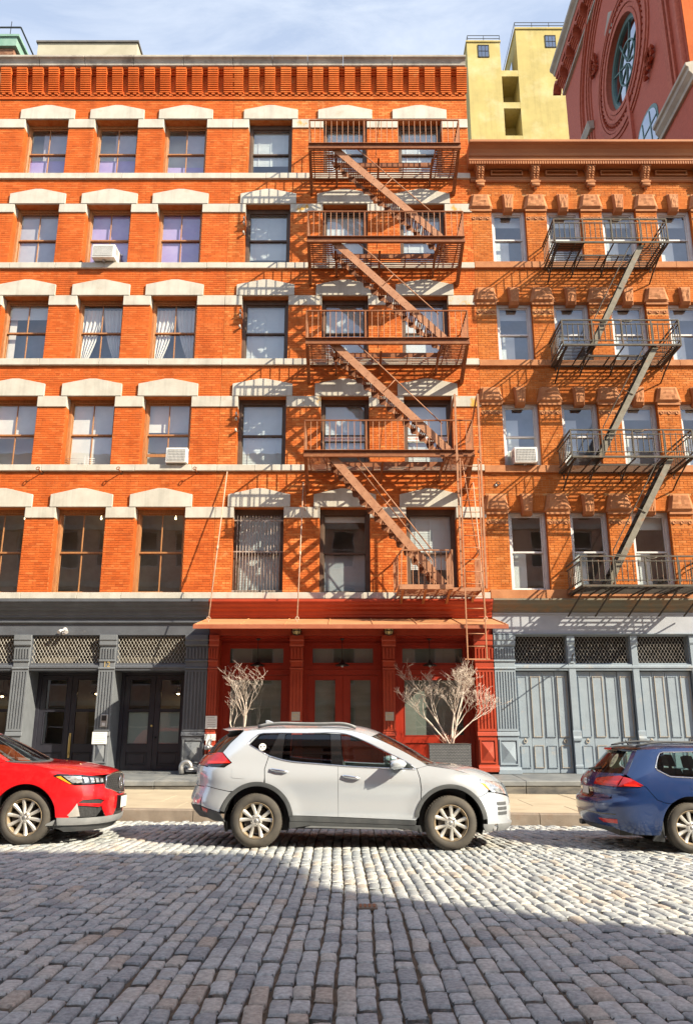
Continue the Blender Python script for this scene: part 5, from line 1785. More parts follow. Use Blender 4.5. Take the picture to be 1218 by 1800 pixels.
def cob_mesh(w, l, seed):
    """one worn granite block: domed, round-edged, with ragged sides"""
    r_ = random.Random(seed)
    nx, ny = 4, 5
    vs = []
    cut = [r_.uniform(0.004, 0.034) for _ in range(4)]
    tilt = (r_.uniform(-.055, .055), r_.uniform(-.04, .04))
    for j in range(ny + 1):
        for i in range(nx + 1):
            u, t = i / nx * 2 - 1, j / ny * 2 - 1
            # draw rows in towards the rim so that the edge is tight and round
            u2 = math.copysign(abs(u) ** 0.20, u) if u else 0
            t2 = math.copysign(abs(t) ** 0.22, t) if t else 0
            rad = 1.0
            if abs(u) > 0.99 and abs(t) > 0.99:
                q = cut[(1 if u > 0 else 0) + (2 if t > 0 else 0)]
                u2 *= 1 - q / w * 1.6; t2 *= 1 - q / l * 1.6
            x, y = u2 * w / 2, t2 * l / 2
            edge = max(abs(u2) ** 5, abs(t2) ** 7)
            z = 0.010 - 0.003 * u2 * u2 - 0.002 * t2 * t2 - 0.013 * (edge > 0.9) + x * tilt[0] + y * tilt[1]
            rim = abs(u) > 0.99 or abs(t) > 0.99
            if rim:
                x += r_.uniform(-.007, .005); y += r_.uniform(-.008, .006)
            else:
                z += r_.uniform(-.0016, .0016)
            vs.append((x, y, z))
    n = nx + 1
    fs = [(j * n + i, j * n + i + 1, (j + 1) * n + i + 1, (j + 1) * n + i) for j in range(ny) for i in range(nx)]
    rim = [i for i in range(n)] + [j * n + nx for j in range(1, ny + 1)] + [ny * n + i for i in range(nx - 1, -1, -1)] + [j * n for j in range(ny - 1, 0, -1)]
    b = len(vs)
    m_ = len(rim)
    vs += [vs[k] for k in rim] + [(vs[k][0], vs[k][1], -0.07) for k in rim]
    for q in range(m_):
        fs.append((b + q, b + m_ + q, b + m_ + (q + 1) % m_, b + (q + 1) % m_))
    return np.array(vs), np.array(fs)


VAR = [cob_mesh(0.118 + 0.012 * (k % 3 - 1), 0.29 + 0.025 * (k % 4 - 1.5), 100 + k) for k in range(16)]
stones = []
pitch = 0.132
r_ = random.Random(5)
nrow = int(24 / pitch)
for i in range(nrow):
    u = -12 + i * pitch
    v = 3.3 + r_.uniform(0, 0.24)
    jit = r_.uniform(-0.006, 0.006)
    while v < YK - 0.12:
        l = r_.choice((0.20, 0.23, 0.25, 0.27, 0.29, 0.31, 0.34, 0.36))
        vc = v + l / 2
        if abs(u) < vc * 0.62 + 1.2:
            x, y = cob_warp(u + jit, vc)
            x2, y2 = cob_warp(u + jit, vc + 0.1)
            ang = math.atan2(x2 - x, y2 - y)
            wx = cob_warp(u + jit + 0.05, vc)[0] - cob_warp(u + jit - 0.05, vc)[0]
            stones.append((x, y, -ang + r_.uniform(-.06, .06), (wx / 0.1) * pitch * r_.uniform(0.87, 0.97), l * r_.uniform(0.87, 0.95), r_.uniform(-.011, .007), r_.randrange(16), r_.random()))
        v += l + 0.002
# those that show largest stand singly, the rest are one sheet of separate blocks
vis = [s for s in stones if abs(s[0]) < 0.448 * (s[1] * 0.9636 - 0.417) + 0.05 and s[1] > 4.9]
vis.sort(key=lambda s: s[1])
near = set(vis[:300])
cmeshes = {}
Vs, Fs, Rs, off = [], [], [], 0
for s in stones:
    x, y, a, w, l, dz, k, rn = s
    if s in near:
        key = (k, int(rn * 5))
        if key not in cmeshes:
            V, F = VAR[k]
            me = bpy.data.meshes.new('cobblestone')
            me.from_pydata([tuple(p) for p in V], [], [list(f) for f in F])
            me.polygons.foreach_set('use_smooth', [True] * len(F))
            me.materials.append(m_cob)
            at = me.attributes.new('rnd', 'FLOAT', 'FACE'); at.data.foreach_set('value', [rn] * len(F))
            cmeshes[key] = me
        V = VAR[k][0]
        o = part('cobblestone', cmeshes[key], road, (x, y, gz(x) + dz))
        o.rotation_euler = (0, 0, a)
        o.scale = (w / (V[:, 0].max() - V[:, 0].min()), l / (V[:, 1].max() - V[:, 1].min()), 1)
    else:
        V, F = VAR[k]
        sx, sy = w / (V[:, 0].max() - V[:, 0].min()), l / (V[:, 1].max() - V[:, 1].min())
        c, n = math.cos(a), math.sin(a)
        P = np.empty_like(V)
        P[:, 0] = x + c * V[:, 0] * sx - n * V[:, 1] * sy
        P[:, 1] = y + n * V[:, 0] * sx + c * V[:, 1] * sy
        P[:, 2] = V[:, 2] + gz(x) + dz
        Vs.append(P); Fs.append(F + off); Rs.append(np.full(len(F), rn)); off += len(V)
big_mesh('cobblestone_paving', np.concatenate(Vs), np.concatenate(Fs), m_cob, road, np.concatenate(Rs), 'stuff', smooth=np.ones(sum(len(f) for f in Fs), dtype=bool))

walk = thing('sidewalk', None, None, (0, YK, 0)); struct(walk)
x = -16.0
k = 0
while x < 16:
    q = x + rng.uniform(1.3, 2.4)
    hb = 0.2
    mb = MB()
    xs = [x + 0.006, q - 0.006]
    mb.add([(xx, yy, gz(xx) + z) for xx in xs for yy, z in ((YK - 0.01 + rng.uniform(-.008, .008), -0.15), (YK + 0.005, hb - 0.02), (YK + 0.025, hb), (YK + 0.17, hb + 0.004), (YK + 0.17, -0.15))],
           [(0, 1, 6, 5), (1, 2, 7, 6), (2, 3, 8, 7), (3, 4, 9, 8), (0, 5, 9, 4), (0, 4, 3, 2, 1), (5, 6, 7, 8, 9)])
    mb.build('kerb_stone', m_kerb, walk)
    x = q
ys = [YK + 0.175, 16.7, 18.2, 19.72]
for j in range(3):
    x = -16 + rng.uniform(0, 1)
    while x < 16:
        q = x + rng.uniform(1.5, 2.1)
        a, b = ys[j] + 0.004, ys[j + 1] - 0.004
        dz = rng.uniform(-0.003, 0.003)
        z = lambda yy: 0.205 + 0.006 * (yy - YK)
        sk = 0.0
        P = []
        for zz2 in (-0.1, None):
            for xx, yy in ((x + 0.005, a), (q - 0.005, a), (q - 0.005, b), (x + 0.005, b)):
                P.append((xx, yy, gz(xx) + (zz2 if zz2 is not None else z(yy) + dz)))
        MB().add(P, [(3, 2, 1, 0), (4, 5, 6, 7), (0, 1, 5, 4), (1, 2, 6, 5), (2, 3, 7, 6), (3, 0, 4, 7)]).build('sidewalk_slab', m_walk, walk, bevel=0.006)
        x = q
MB().add([(-60, YK + 0.15, gz(-60) + 0.17), (60, YK + 0.15, gz(60) + 0.17), (60, W + 0.4, gz(60) + 0.18), (-60, W + 0.4, gz(-60) + 0.18)], [(0, 1, 2, 3)]).build('slab_bed', m_bed, walk, fix=False)
# ---------------------------------------------------------------- cars: panels cut from one continuous body surface
def paint(name, c, metal, rough, flake=0.0):
    m, t, b = nodes_of(name)
    b.inputs['Base Color'].default_value = (*c, 1); b.inputs['Metallic'].default_value = metal; b.inputs['Roughness'].default_value = rough
    b.inputs['Coat Weight'].default_value = 1.0; b.inputs['Coat Roughness'].default_value = 0.035
    N, L = t.nodes, t.links
    geo = N.new('ShaderNodeNewGeometry')
    n = N.new('ShaderNodeTexNoise'); n.inputs['Scale'].default_value = 3; n.inputs['Detail'].default_value = 6
    L.new(geo.outputs['Position'], n.inputs['Vector'])
    r = N.new('ShaderNodeMapRange'); r.inputs[1].default_value = 0.4; r.inputs[2].default_value = 0.75; r.inputs[3].default_value = rough; r.inputs[4].default_value = rough + 0.07
    L.new(n.outputs['Fac'], r.inputs[0]); L.new(r.outputs[0], b.inputs['Roughness'])
    n2 = N.new('ShaderNodeTexNoise'); n2.inputs['Scale'].default_value = 9; n2.inputs['Detail'].default_value = 8
    L.new(geo.outputs['Position'], n2.inputs['Vector'])
    q = N.new('ShaderNodeMapRange'); q.inputs[1].default_value = 0.55; q.inputs[2].default_value = 0.85; q.inputs[4].default_value = 0.16
    L.new(n2.outputs['Fac'], q.inputs[0])
    x = N.new('ShaderNodeMix'); x.data_type = 'RGBA'
    x.inputs[6].default_value = (*c, 1); x.inputs[7].default_value = (c[0] * .7 + .10, c[1] * .7 + .09, c[2] * .7 + .08, 1)
    L.new(q.outputs[0], x.inputs['Factor']); L.new(x.outputs[2], b.inputs['Base Color'])
    return m


m_silver = paint('silver_white_paint', (0.61, 0.655, 0.71), 0.4, 0.17)
m_carred = paint('bright_red_paint', (0.62, 0.008, 0.012), 0.05, 0.22)
m_carblue = paint('dark_blue_paint', (0.011, 0.036, 0.13), 0.2, 0.22)
m_tyre = mat('tyre_rubber', (0.055, 0.050, 0.045), (0.085, 0.075, 0.062), 6, rough=0.85, bump=0.2, bscale=60)
m_alloy = mat('alloy_wheel', (0.72, 0.71, 0.68), (0.60, 0.57, 0.52), 7, rough=0.35, metal=0.55)
m_alloy_d = mat('dusty_rim_barrel', (0.36, 0.27, 0.17), (0.22, 0.17, 0.11), 9, rough=0.6, metal=0.4)
m_plastic = mat('grey_black_plastic', (0.055, 0.060, 0.066), (0.085, 0.09, 0.095), 5, rough=0.6)
m_lip = mat('grey_bumper_lip', (0.26, 0.27, 0.28), (0.19, 0.20, 0.21), 5, rough=0.5)
m_gloss = mat('gloss_black', (0.010, 0.010, 0.011), rough=0.08, coat=1.0)
m_chrome = mat('chrome', (0.85, 0.85, 0.86), rough=0.08, metal=1.0)
m_lampred = mat('red_lamp', (0.55, 0.012, 0.012), (0.40, 0.008, 0.010), 22, rough=0.12, coat=1.0)
m_lamplit = mat('bright_red_lens', (0.85, 0.03, 0.015), rough=0.15, coat=1.0)
m_lampclr = mat('clear_lamp', (0.62, 0.65, 0.68), (0.22, 0.24, 0.26), 16, rough=0.10, metal=0.5, coat=1.0, stretch=(1, 1, 2))
m_amber = mat('amber_lens', (0.85, 0.30, 0.02), rough=0.15, coat=1.0)
m_cglass = glass('car_glass', tint=(0.62, 0.74, 0.70), base=0.05, gain=1.0)
m_ctint = glass('privacy_glass', tint=(0.10, 0.10, 0.11), base=0.06, gain=1.0)
m_seat = mat('car_interior', (0.045, 0.045, 0.048), (0.065, 0.065, 0.066), 6, rough=0.8)
m_seat_l = mat('pale_trim', (0.34, 0.36, 0.35), rough=0.8)
m_mesh = mat('dark_mesh', (0.012, 0.012, 0.013), (0.05, 0.052, 0.055), 60, rough=0.5)


class Spl:
    """natural cubic spline through a small table"""

    def __init__(s, pts):
        s.x = np.array([p[0] for p in pts], float); s.y = np.array([p[1] for p in pts], float)
        n = len(pts)
        A = np.eye(n); r = np.zeros(n)
        h = np.diff(s.x)
        for i in range(1, n - 1):
            A[i, i - 1], A[i, i], A[i, i + 1] = h[i - 1], 2 * (h[i - 1] + h[i]), h[i]
            r[i] = 6 * ((s.y[i + 1] - s.y[i]) / h[i] - (s.y[i] - s.y[i - 1]) / h[i - 1])
        s.m = np.linalg.solve(A, r); s.h = h

    def __call__(s, q):
        q = min(max(q, s.x[0]), s.x[-1])
        i = int(min(max(np.searchsorted(s.x, q) - 1, 0), len(s.h) - 1))
        h = s.h[i]; a = (s.x[i + 1] - q) / h; b = (q - s.x[i]) / h
        return float(a * s.y[i] + b * s.y[i + 1] + ((a ** 3 - a) * s.m[i] + (b ** 3 - b) * s.m[i + 1]) * h * h / 6)


def curve(pts, n):
    """n+1 points along a smooth line through pts (chord-length spline)"""
    d = [0.0]
    for a, b in zip(pts, pts[1:]):
        d.append(d[-1] + math.dist(a, b))
    if len(pts) == 2:
        return [tuple(a + (b - a) * i / n for a, b in zip(pts[0], pts[1])) for i in range(n + 1)]
    S_ = [Spl([(t, p[k]) for t, p in zip(d, pts)]) for k in range(len(pts[0]))]
    return [tuple(s(d[-1] * i / n) for s in S_) for i in range(n + 1)]


def rounded(poly, r, n=4):
    """round a polygon's corners with radius-like distance r"""
    out = []
    N = len(poly)
    for i in range(N):
        p0, p1, p2 = Vector(poly[i - 1]), Vector(poly[i]), Vector(poly[(i + 1) % N])
        a, b = p0 - p1, p2 - p1
        d = min(r, a.length * 0.45, b.length * 0.45)
        u, v = p1 + a.normalized() * d, p1 + b.normalized() * d
        for k in range(n + 1):
            t = k / n
            q = u * (1 - t) ** 2 + p1 * 2 * t * (1 - t) + v * t * t
            out.append((q.x, q.y))
    return out


def arc(c, r, a0, a1, n=24):
    return [(c[0] + r * math.cos(R(a0 + (a1 - a0) * i / n)), c[1] + r * math.sin(R(a0 + (a1 - a0) * i / n))) for i in range(n + 1)]


def inside(p, poly):
    x, y = p
    c = False
    j = len(poly) - 1
    for i in range(len(poly)):
        a, b = poly[i], poly[j]
        if (a[1] > y) != (b[1] > y) and x < (b[0] - a[0]) * (y - a[1]) / (b[1] - a[1]) + a[0]:
            c = not c
        j = i
    return c


class Body:
    def __init__(s, root, w, xf, xr, lf, lr, n=2.4, bumps=()):
        s.root, s.w, s.xf, s.xr, s.lf, s.lr, s.n, s.bumps = root, Spl(w), Spl(xf), Spl(xr), lf, lr, n, bumps

    def side(s, x, z, off=0.0):
        w = s.w(z)
        f, r = s.xf(z), s.xr(z)
        u = 0.0
        if x > f - s.lf:
            u = (x - f + s.lf) / s.lf
        elif x < r + s.lr:
            u = (r + s.lr - x) / s.lr
        k = max(0.0, 1 - min(u, 0.9995) ** s.n) ** (1 / s.n)
        y = w * k
        for cx, cz, rad, wid, amp in s.bumps:
            d = math.hypot(x - cx, z - cz) - rad
            y += amp * math.exp(-(d / wid) ** 2) * (1 if d > 0 else 1)
        return Vector((x, -(y + off), z))

    def end(s, y, z, which, off=0.0):
        w = s.w(z)
        t = min(abs(y) / w, 0.9995)
        u = (1 - t ** s.n) ** (1 / s.n)
        if which > 0:
            return Vector((s.xf(z) - s.lf + s.lf * u + off, y, z))
        return Vector((s.xr(z) + s.lr - s.lr * u - off, y, z))

    def piece(s, name, poly, fmap, m, step=0.05, depth=0.02, gap=0.0025, parent=None, mirror=False, holes=()):
        N = len(poly)
        area = sum(poly[i][0] * poly[(i + 1) % N][1] - poly[(i + 1) % N][0] * poly[i][1] for i in range(N))
        if area < 0:
            poly = poly[::-1]
        if gap:
            q = []
            for i in range(N):
                p0, p1, p2 = Vector(poly[i - 1]), Vector(poly[i]), Vector(poly[(i + 1) % N])
                a, b = (p1 - p0), (p2 - p1)
                if a.length < 1e-6 or b.length < 1e-6:
                    q.append(tuple(p1)); continue
                a.normalize(); b.normalize()
                nn = Vector((-a.y, a.x)) + Vector((-b.y, b.x))
                if nn.length < 1e-3:
                    q.append(tuple(p1)); continue
                nn.normalize()
                q.append(tuple(p1 + nn * gap))
            poly = q
        bd = []
        for i in range(N):
            a, b = poly[i], poly[(i + 1) % N]
            k = max(1, int(math.dist(a, b) / step))
            bd += [(a[0] + (b[0] - a[0]) * j / k, a[1] + (b[1] - a[1]) * j / k) for j in range(k)]
        nb = len(bd)
        xs = [p[0] for p in bd]; ys = [p[1] for p in bd]
        inn = []
        B = np.array(bd)
        g = min(xs)
        i = 0
        for gx_ in np.arange(min(xs), max(xs), step):
            for gy_ in np.arange(min(ys) + (step / 2 if i % 2 else 0), max(ys), step):
                if inside((gx_, gy_), bd) and np.min((B[:, 0] - gx_) ** 2 + (B[:, 1] - gy_) ** 2) > (step * 0.45) ** 2:
                    inn.append((float(gx_), float(gy_)))
            i += 1
        res = delaunay_2d_cdt([Vector(p) for p in bd + inn], [(k, (k + 1) % nb) for k in range(nb)], [], 1, 1e-6)
        P2, faces = res[0], res[2]
        orig = res[3]
        e = 0.004
        V, Nn = [], []
        for p in P2:
            c = fmap(p.x, p.y)
            du = fmap(p.x + e, p.y) - fmap(p.x - e, p.y); dv = fmap(p.x, p.y + e) - fmap(p.x, p.y - e)
            nn = du.cross(dv)
            nn = nn.normalized() if nn.length > 1e-12 else Vector((0, 0, 1))
            V.append(c); Nn.append(nn)
        cen = Vector((0, 0, 0.6))
        avg = sum(((v - cen).normalized().dot(n) for v, n in zip(V, Nn)), 0.0)
        sg = 1 if avg > 0 else -1
        Nn = [n * sg for n in Nn]
        F = [list(f) for f in faces]
        for f in F:
            a, b, c = (V[k] for k in f[:3])
            if (b - a).cross(c - a).dot(Nn[f[0]]) < 0:
                f.reverse()
        nf = len(F)
        smooth = [True] * nf
        if depth:
            back = {}
            for k, oo in enumerate(orig):
                for q_ in oo:
                    back[q_] = k
            loop = [back[k] for k in range(nb) if k in back]
            base = len(V)
            for k in loop:
                V.append(V[k] - Nn[k] * depth); Nn.append(Nn[k])
            for q_ in range(len(loop)):
                q2 = (q_ + 1) % len(loop)
                F.append([loop[q_], loop[q2], base + q2, base + q_]); smooth.append(False)
        outs = []
        for my in ((1, -1) if mirror else (1,)):
            me = bpy.data.meshes.new(name)
            me.from_pydata([(v.x, v.y * my, v.z) for v in V], [], F if my > 0 else [f[::-1] for f in F])
            me.polygons.foreach_set('use_smooth', smooth)
            me.materials.append(m)
            cn = []
            for pi, poly_ in enumerate(me.polygons):
                for vi in poly_.vertices:
                    n_ = Nn[vi] if pi < nf else None
                    cn.append((n_.x, n_.y * my, n_.z) if n_ is not None else tuple(poly_.normal))
            me.normals_split_custom_set(cn)
            o = bpy.data.objects.new(name, me); C.objects.link(o)
            o.parent = parent or s.root
            outs.append(o)
        return outs[0]

    def sp(s, name, poly, m, off=0.0, **k):
        k.setdefault('mirror', True)
        return s.piece(name, poly, lambda x, z: s.side(x, z, off), m, **k)

    def ep(s, name, poly, m, which, off=0.0, **k):
        return s.piece(name, poly, lambda y, z: s.end(y, z, which, off), m, **k)

    def loft(s, name, E, Cn, m, n=14, k=16, p=2.4, inset=0.0, off=0.0, t0=0.0, t1=1.0, w0=1.0):
        """a panel across the car between its two upper side edges; E and Cn are (x, z) lines for the edge and the middle"""
        e, c = curve(E, 40), curve(Cn, 40)

        def at(L, t):
            q = t * 40; i = min(int(q), 39); f = q - i
            return L[i][0] + (L[i + 1][0] - L[i][0]) * f, L[i][1] + (L[i + 1][1] - L[i][1]) * f

        def f(t, sx):
            ex, ez = at(e, t); cx, cz = at(c, t)
            y = -s.side(ex, ez).y - inset
            q = abs(sx) ** p
            return Vector((cx + (ex - cx) * q, y * sx, cz + (ez - cz) * q + off))
        V, F, Nn = [], [], []
        d = 0.004
        for i in range(n + 1):
            t = t0 + (t1 - t0) * i / n
            for j in range(k + 1):
                sx = (-1 + 2 * j / k) * w0
                V.append(f(t, sx))
                ta, tb = max(0, t - d), min(1, t + d)
                nn = (f(tb, sx) - f(ta, sx)).cross(f(t, sx + d) - f(t, sx - d))
                nn = nn.normalized() if nn.length > 1e-12 else Vector((0, 0, 1))
                if nn.z < 0:
                    nn = -nn
                Nn.append(nn)
        for i in range(n):
            for j in range(k):
                q = [i * (k + 1) + j, i * (k + 1) + j + 1, (i + 1) * (k + 1) + j + 1, (i + 1) * (k + 1) + j]
                if (V[q[1]] - V[q[0]]).cross(V[q[2]] - V[q[0]]).dot(Nn[q[0]]) < 0:
                    q.reverse()
                F.append(q)
        me = bpy.data.meshes.new(name)
        me.from_pydata(V, [], F)
        me.polygons.foreach_set('use_smooth', [True] * len(F))
        me.materials.append(m)
        me.normals_split_custom_set_from_vertices([tuple(q) for q in Nn])
        o = bpy.data.objects.new(name, me); C.objects.link(o); o.parent = s.root
        return o


def wheel(root, x, y, z, r, rim, wd, spokes, style, rot=0.0):
    """tyre, rim barrel, spokes, hub cap and nuts; y is the outer face, the wheel reaches inwards (towards +y for the near side)"""
    sgn = 1 if y < 0 else -1
    prof = [(rim - 0.012, 0.03), (rim + 0.004, 0.010), (rim + 0.022, 0.0), (rim + (r - rim) * 0.45, -0.008), (r - 0.030, 0.010), (r - 0.008, 0.030), (r, 0.055),
            (r, wd - 0.055), (r - 0.008, wd - 0.03), (r - 0.03, wd - 0.01), (rim, wd)]
    mb = MB().lathe([(rim - 0.004, 0.012), (rim + 0.006, 0.008), (rim + 0.004, 0.02), (rim - 0.014, 0.03), (rim - 0.028, 0.06), (rim - 0.035, wd * 0.9)], (0, 0, 0), 'y', 40)
    mb.v = [(a, b * sgn, c) for a, b, c in mb.v]
    o = mb.build('wheel', m_alloy_d, None, fix=True); o.parent = root; o.location = (x, y, z)
    tb = MB().lathe(prof, (0, 0, 0), 'y', 56)
    for k in range(56):                                          # tread blocks
        a = 2 * math.pi * k / 56
        for yy in (0.06, 0.115, 0.17):
            if yy < wd - 0.03:
                c, s_ = math.cos(a), math.sin(a)
                q = 0.013
                P = [((r - 0.01) * c - s_ * q, yy - 0.022, (r - 0.01) * s_ + c * q), ((r - 0.01) * c + s_ * q, yy - 0.022, (r - 0.01) * s_ - c * q), ((r - 0.01) * c + s_ * q, yy + 0.022, (r - 0.01) * s_ - c * q), ((r - 0.01) * c - s_ * q, yy + 0.022, (r - 0.01) * s_ + c * q)]
                P2 = [(p[0] * (r + 0.004) / (r - 0.01), p[1], p[2] * (r + 0.004) / (r - 0.01)) for p in P]
                tb.add(P + P2, [(4, 5, 6, 7), (0, 1, 5, 4), (1, 2, 6, 5), (2, 3, 7, 6), (3, 0, 4, 7)])
    tb.v = [(a, b * sgn, c) for a, b, c in tb.v]
    t = tb.build('tyre', m_tyre, None); t.parent = o
    rm = MB()
    y0 = 0.020

    def spoke(a, w0, w1, bend, r0=0.05, r1=rim - 0.008):
        c, s_ = math.cos(a), math.sin(a)
        n = 5
        vs = []
        for i in range(n + 1):
            q = i / n
            rr = r0 + (r1 - r0) * q
            b = bend * math.sin(q * math.pi / 2) * rr
            w = w0 + (w1 - w0) * q
            dy = y0 + 0.030 * (1 - q) ** 1.5 * 0 + 0.018 * math.sin(q * math.pi) - 0.0
            for e, dd in ((-1, 0.012), (-0.45, 0.0), (0.45, 0.0), (1, 0.012), (1, 0.045), (-1, 0.045)):
                u, v = rr, b + e * w / 2
                vs.append((u * c - v * s_, dy + dd, u * s_ + v * c))
        fs = []
        for i in range(n):
            for k in range(6):
                fs.append((i * 6 + k, i * 6 + (k + 1) % 6, (i + 1) * 6 + (k + 1) % 6, (i + 1) * 6 + k))
        fs += [tuple(range(6)), tuple(range(n * 6, n * 6 + 6))]
        rm.add(vs, fs)
    for k in range(spokes):
        a = rot + 2 * math.pi * k / spokes
        if style == 'pair':
            spoke(a - 0.09, 0.036, 0.056, -0.20); spoke(a + 0.09, 0.036, 0.056, 0.20)
        else:
            spoke(a, 0.034, 0.052, 0.0)
    rm.lathe([(0.0005, 0.028), (0.05, 0.026), (0.075, 0.030), (0.085, 0.05)], (0, 0, 0), 'y', 24)
    rm.v = [(a, b * sgn, c) for a, b, c in rm.v]
    rr_ = rm.build('rim', m_alloy, None); rr_.parent = o
    hb = MB().lathe([(0.0005, 0.020), (0.026, 0.021), (0.030, 0.028)], (0, 0, 0), 'y', 20)
    for k in range(5):
        a = rot + math.pi / 5 + 2 * math.pi * k / 5
        hb.lathe([(0.0005, 0.030), (0.010, 0.029), (0.013, 0.018), (0.016, 0.024)], (0.056 * math.cos(a), 0, 0.056 * math.sin(a)), 'y', 8)
    hb.v = [(a, b * sgn, c) for a, b, c in hb.v]
    h = hb.build('hub', m_steel, None); h.parent = o
    dk = MB().lathe([(0.0005, 0.085), (rim * 0.72, 0.085), (rim * 0.72, 0.10)], (0, 0, 0), 'y', 28).lathe([(rim * 0.74, 0.14), (0.001, 0.14)], (0, 0, 0), 'y', 28).box(-rim * 0.7, -rim * 0.3, 0.07, 0.10, -0.07, 0.07)
    dk.v = [(a, b * sgn, c) for a, b, c in dk.v]
    d = dk.build('brake_disc', mat('brake_disc', (0.14, 0.12, 0.10), (0.08, 0.07, 0.06), 9, rough=0.5, metal=0.6), None); d.parent = o
    return o


def seats(root, xs, zb, h, w=0.5, half=0.38):
    for x in xs:
        for y in (-half, half):
            mb = MB()
            mb.prism([(x - 0.02, zb), (x + 0.50, zb), (x + 0.52, zb + 0.12), (x + 0.05, zb + 0.14), (x - 0.14, zb + h), (x - 0.24, zb + h), (x - 0.14, zb + 0.1)], y - w / 2, y + w / 2, 'xz')
            mb.prism([(x - 0.16, zb + h + 0.03), (x - 0.27, zb + h + 0.03), (x - 0.30, zb + h + 0.19), (x - 0.22, zb + h + 0.21)], y - 0.13, y + 0.13, 'xz')
            mb.tube([(x - 0.20, y, zb + h - 0.02), (x - 0.22, y, zb + h + 0.06)], 0.03, 6)
            mb.build('seat', m_seat, root, bevel=0.03, seg=2)


def wells(root, cs, r, y0, y1):
    for cx, cz in cs:
        for sg in (-1, 1):
            mb = MB()
            n = 20
            vs = []
            for i in range(n + 1):
                a = R(-20 + 220 * i / n)
                for y in (y0, y1):
                    vs.append((cx + r * math.cos(a), sg * y, cz + r * math.sin(a)))
            mb.add(vs, [(2 * i, 2 * i + 1, 2 * i + 3, 2 * i + 2) for i in range(n)])
            base = [(cx + r * math.cos(R(-20 + 220 * i / n)), sg * y1, cz + r * math.sin(R(-20 + 220 * i / n))) for i in range(n + 1)]
            mb.add(base, [tuple(range(n + 1))])
            mb.build('wheel_well', m_black, root, fix=False)


def finish(root, x, y):
    root.location = (x, y, gz(x))
    root.rotation_euler = (0, 0.011, 0)


# ================================================================ the silver SUV in front of the red storefront
suv = thing('parked_suv', 'silver white SUV parked side-on in front of the red storefront', 'car')
suv['group'] = 'cars parked along the kerb'
RW, FW = (-1.363, 0.362), (1.353, 0.362)
B = Body(suv, [(0.15, .84), (0.33, .895), (0.48, .914), (0.62, .909), (0.76, .914), (0.90, .923), (1.0, .903), (1.12, .860), (1.25, .815), (1.4, .755), (1.52, .70), (1.62, .645), (1.72, .58)],
         [(0.15, 2.18), (0.30, 2.32), (0.42, 2.335), (0.6, 2.33), (0.75, 2.29), (0.9, 2.19), (1.0, 2.10), (1.08, 2.3), (1.2, 2.9), (1.75, 3.2)],
         [(0.15, -2.20), (0.33, -2.24), (0.45, -2.36), (0.6, -2.42), (0.7, -2.395), (0.85, -2.35), (1.1, -2.34), (1.2, -2.28), (1.3, -2.20), (1.45, -2.08), (1.55, -2.02), (1.75, -1.98)],
         0.85, 0.62, 2.4, bumps=((RW[0], RW[1], 0.50, 0.10, 0.016), (FW[0], FW[1], 0.50, 0.10, 0.016)))
ER = [(-1.62, 1.570), (-1.38, 1.590), (-1.0, 1.606), (-0.55, 1.612), (-0.15, 1.598), (0.05, 1.572), (0.25, 1.512), (0.50, 1.408), (0.80, 1.262), (1.04, 1.128)]
Er = curve(ER, 40)
day_top = [(-1.525, 1.375), (-1.385, 1.528), (-1.07, 1.548), (-0.55, 1.553), (-0.10, 1.538), (0.10, 1.468), (0.32, 1.372), (0.55, 1.262), (0.80, 1.135), (0.868, 1.078)]
day_bot = [(0.868, 1.070), (0.537, 1.078), (-0.171, 1.104), (-0.60, 1.132), (-1.04, 1.178), (-1.221, 1.228)]
archR = arc(RW, 0.515, 158, 22, 28)
archF = arc(FW, 0.512, 172, 40, 26)
quarter = [(-1.635, 1.556), (-1.80, 1.395), (-1.895, 1.268), (-1.745, 1.130), (-1.852, 1.064), (-2.10, 1.075), (-2.13, 0.820), (-1.95, 0.782), (-1.700, 0.742)] + \
          [p for p in archR if p[1] < 0.745 and p[0] < -1.3][-1:] + arc(RW, 0.515, 138, 42, 22) + [(-1.10, 0.70), (-1.262, 0.83), (-1.277, 1.05), (-1.228, 1.228)] + day_top + [(0.92, 1.088), (1.04, 1.124)] + Er[::-1][2:]
quarter = [(-1.635, 1.556), (-1.80, 1.395), (-1.895, 1.268), (-1.745, 1.130), (-1.852, 1.064), (-2.10, 1.075), (-2.13, 0.820), (-1.95, 0.782), (-1.755, 0.748)] + \
          arc(RW, 0.515, 131, 46, 22) + [(-1.10, 0.85), (-1.262, 0.94), (-1.277, 1.05), (-1.228, 1.228)] + day_top + [(0.92, 1.088), (1.04, 1.124)] + Er[::-1][2:]
# door edge meets the arch line a little above it
quarter = [(-1.635, 1.556), (-1.80, 1.395), (-1.895, 1.268), (-1.745, 1.130), (-1.852, 1.064), (-2.10, 1.075), (-2.13, 0.820), (-1.95, 0.782), (-1.755, 0.748)] + \
          arc(RW, 0.517, 131, 80, 14) + [(-1.268, 0.94), (-1.277, 1.05), (-1.228, 1.228)] + day_top + [(0.92, 1.088), (1.04, 1.124)] + Er[::-1][2:]
B.sp('quarter_panel', quarter, m_silver, step=0.045)
rd = arc(RW, 0.517, 78, 24, 14) + [(-0.89, 0.44), (-0.218, 0.425), (-0.226, 0.8), (-0.232, 1.108), (-0.60, 1.132), (-1.04, 1.178), (-1.222, 1.226), (-1.271, 1.05), (-1.262, 0.94)]
B.sp('door', rd, m_silver)
fd = [(-0.232, 1.108), (-0.226, 0.8), (-0.218, 0.425), (0.86, 0.392), (0.905, 0.44), (0.925, 0.54), (0.942, 0.80), (0.925, 0.95), (0.884, 1.076), (0.537, 1.080)]
B.sp('door', fd, m_silver)
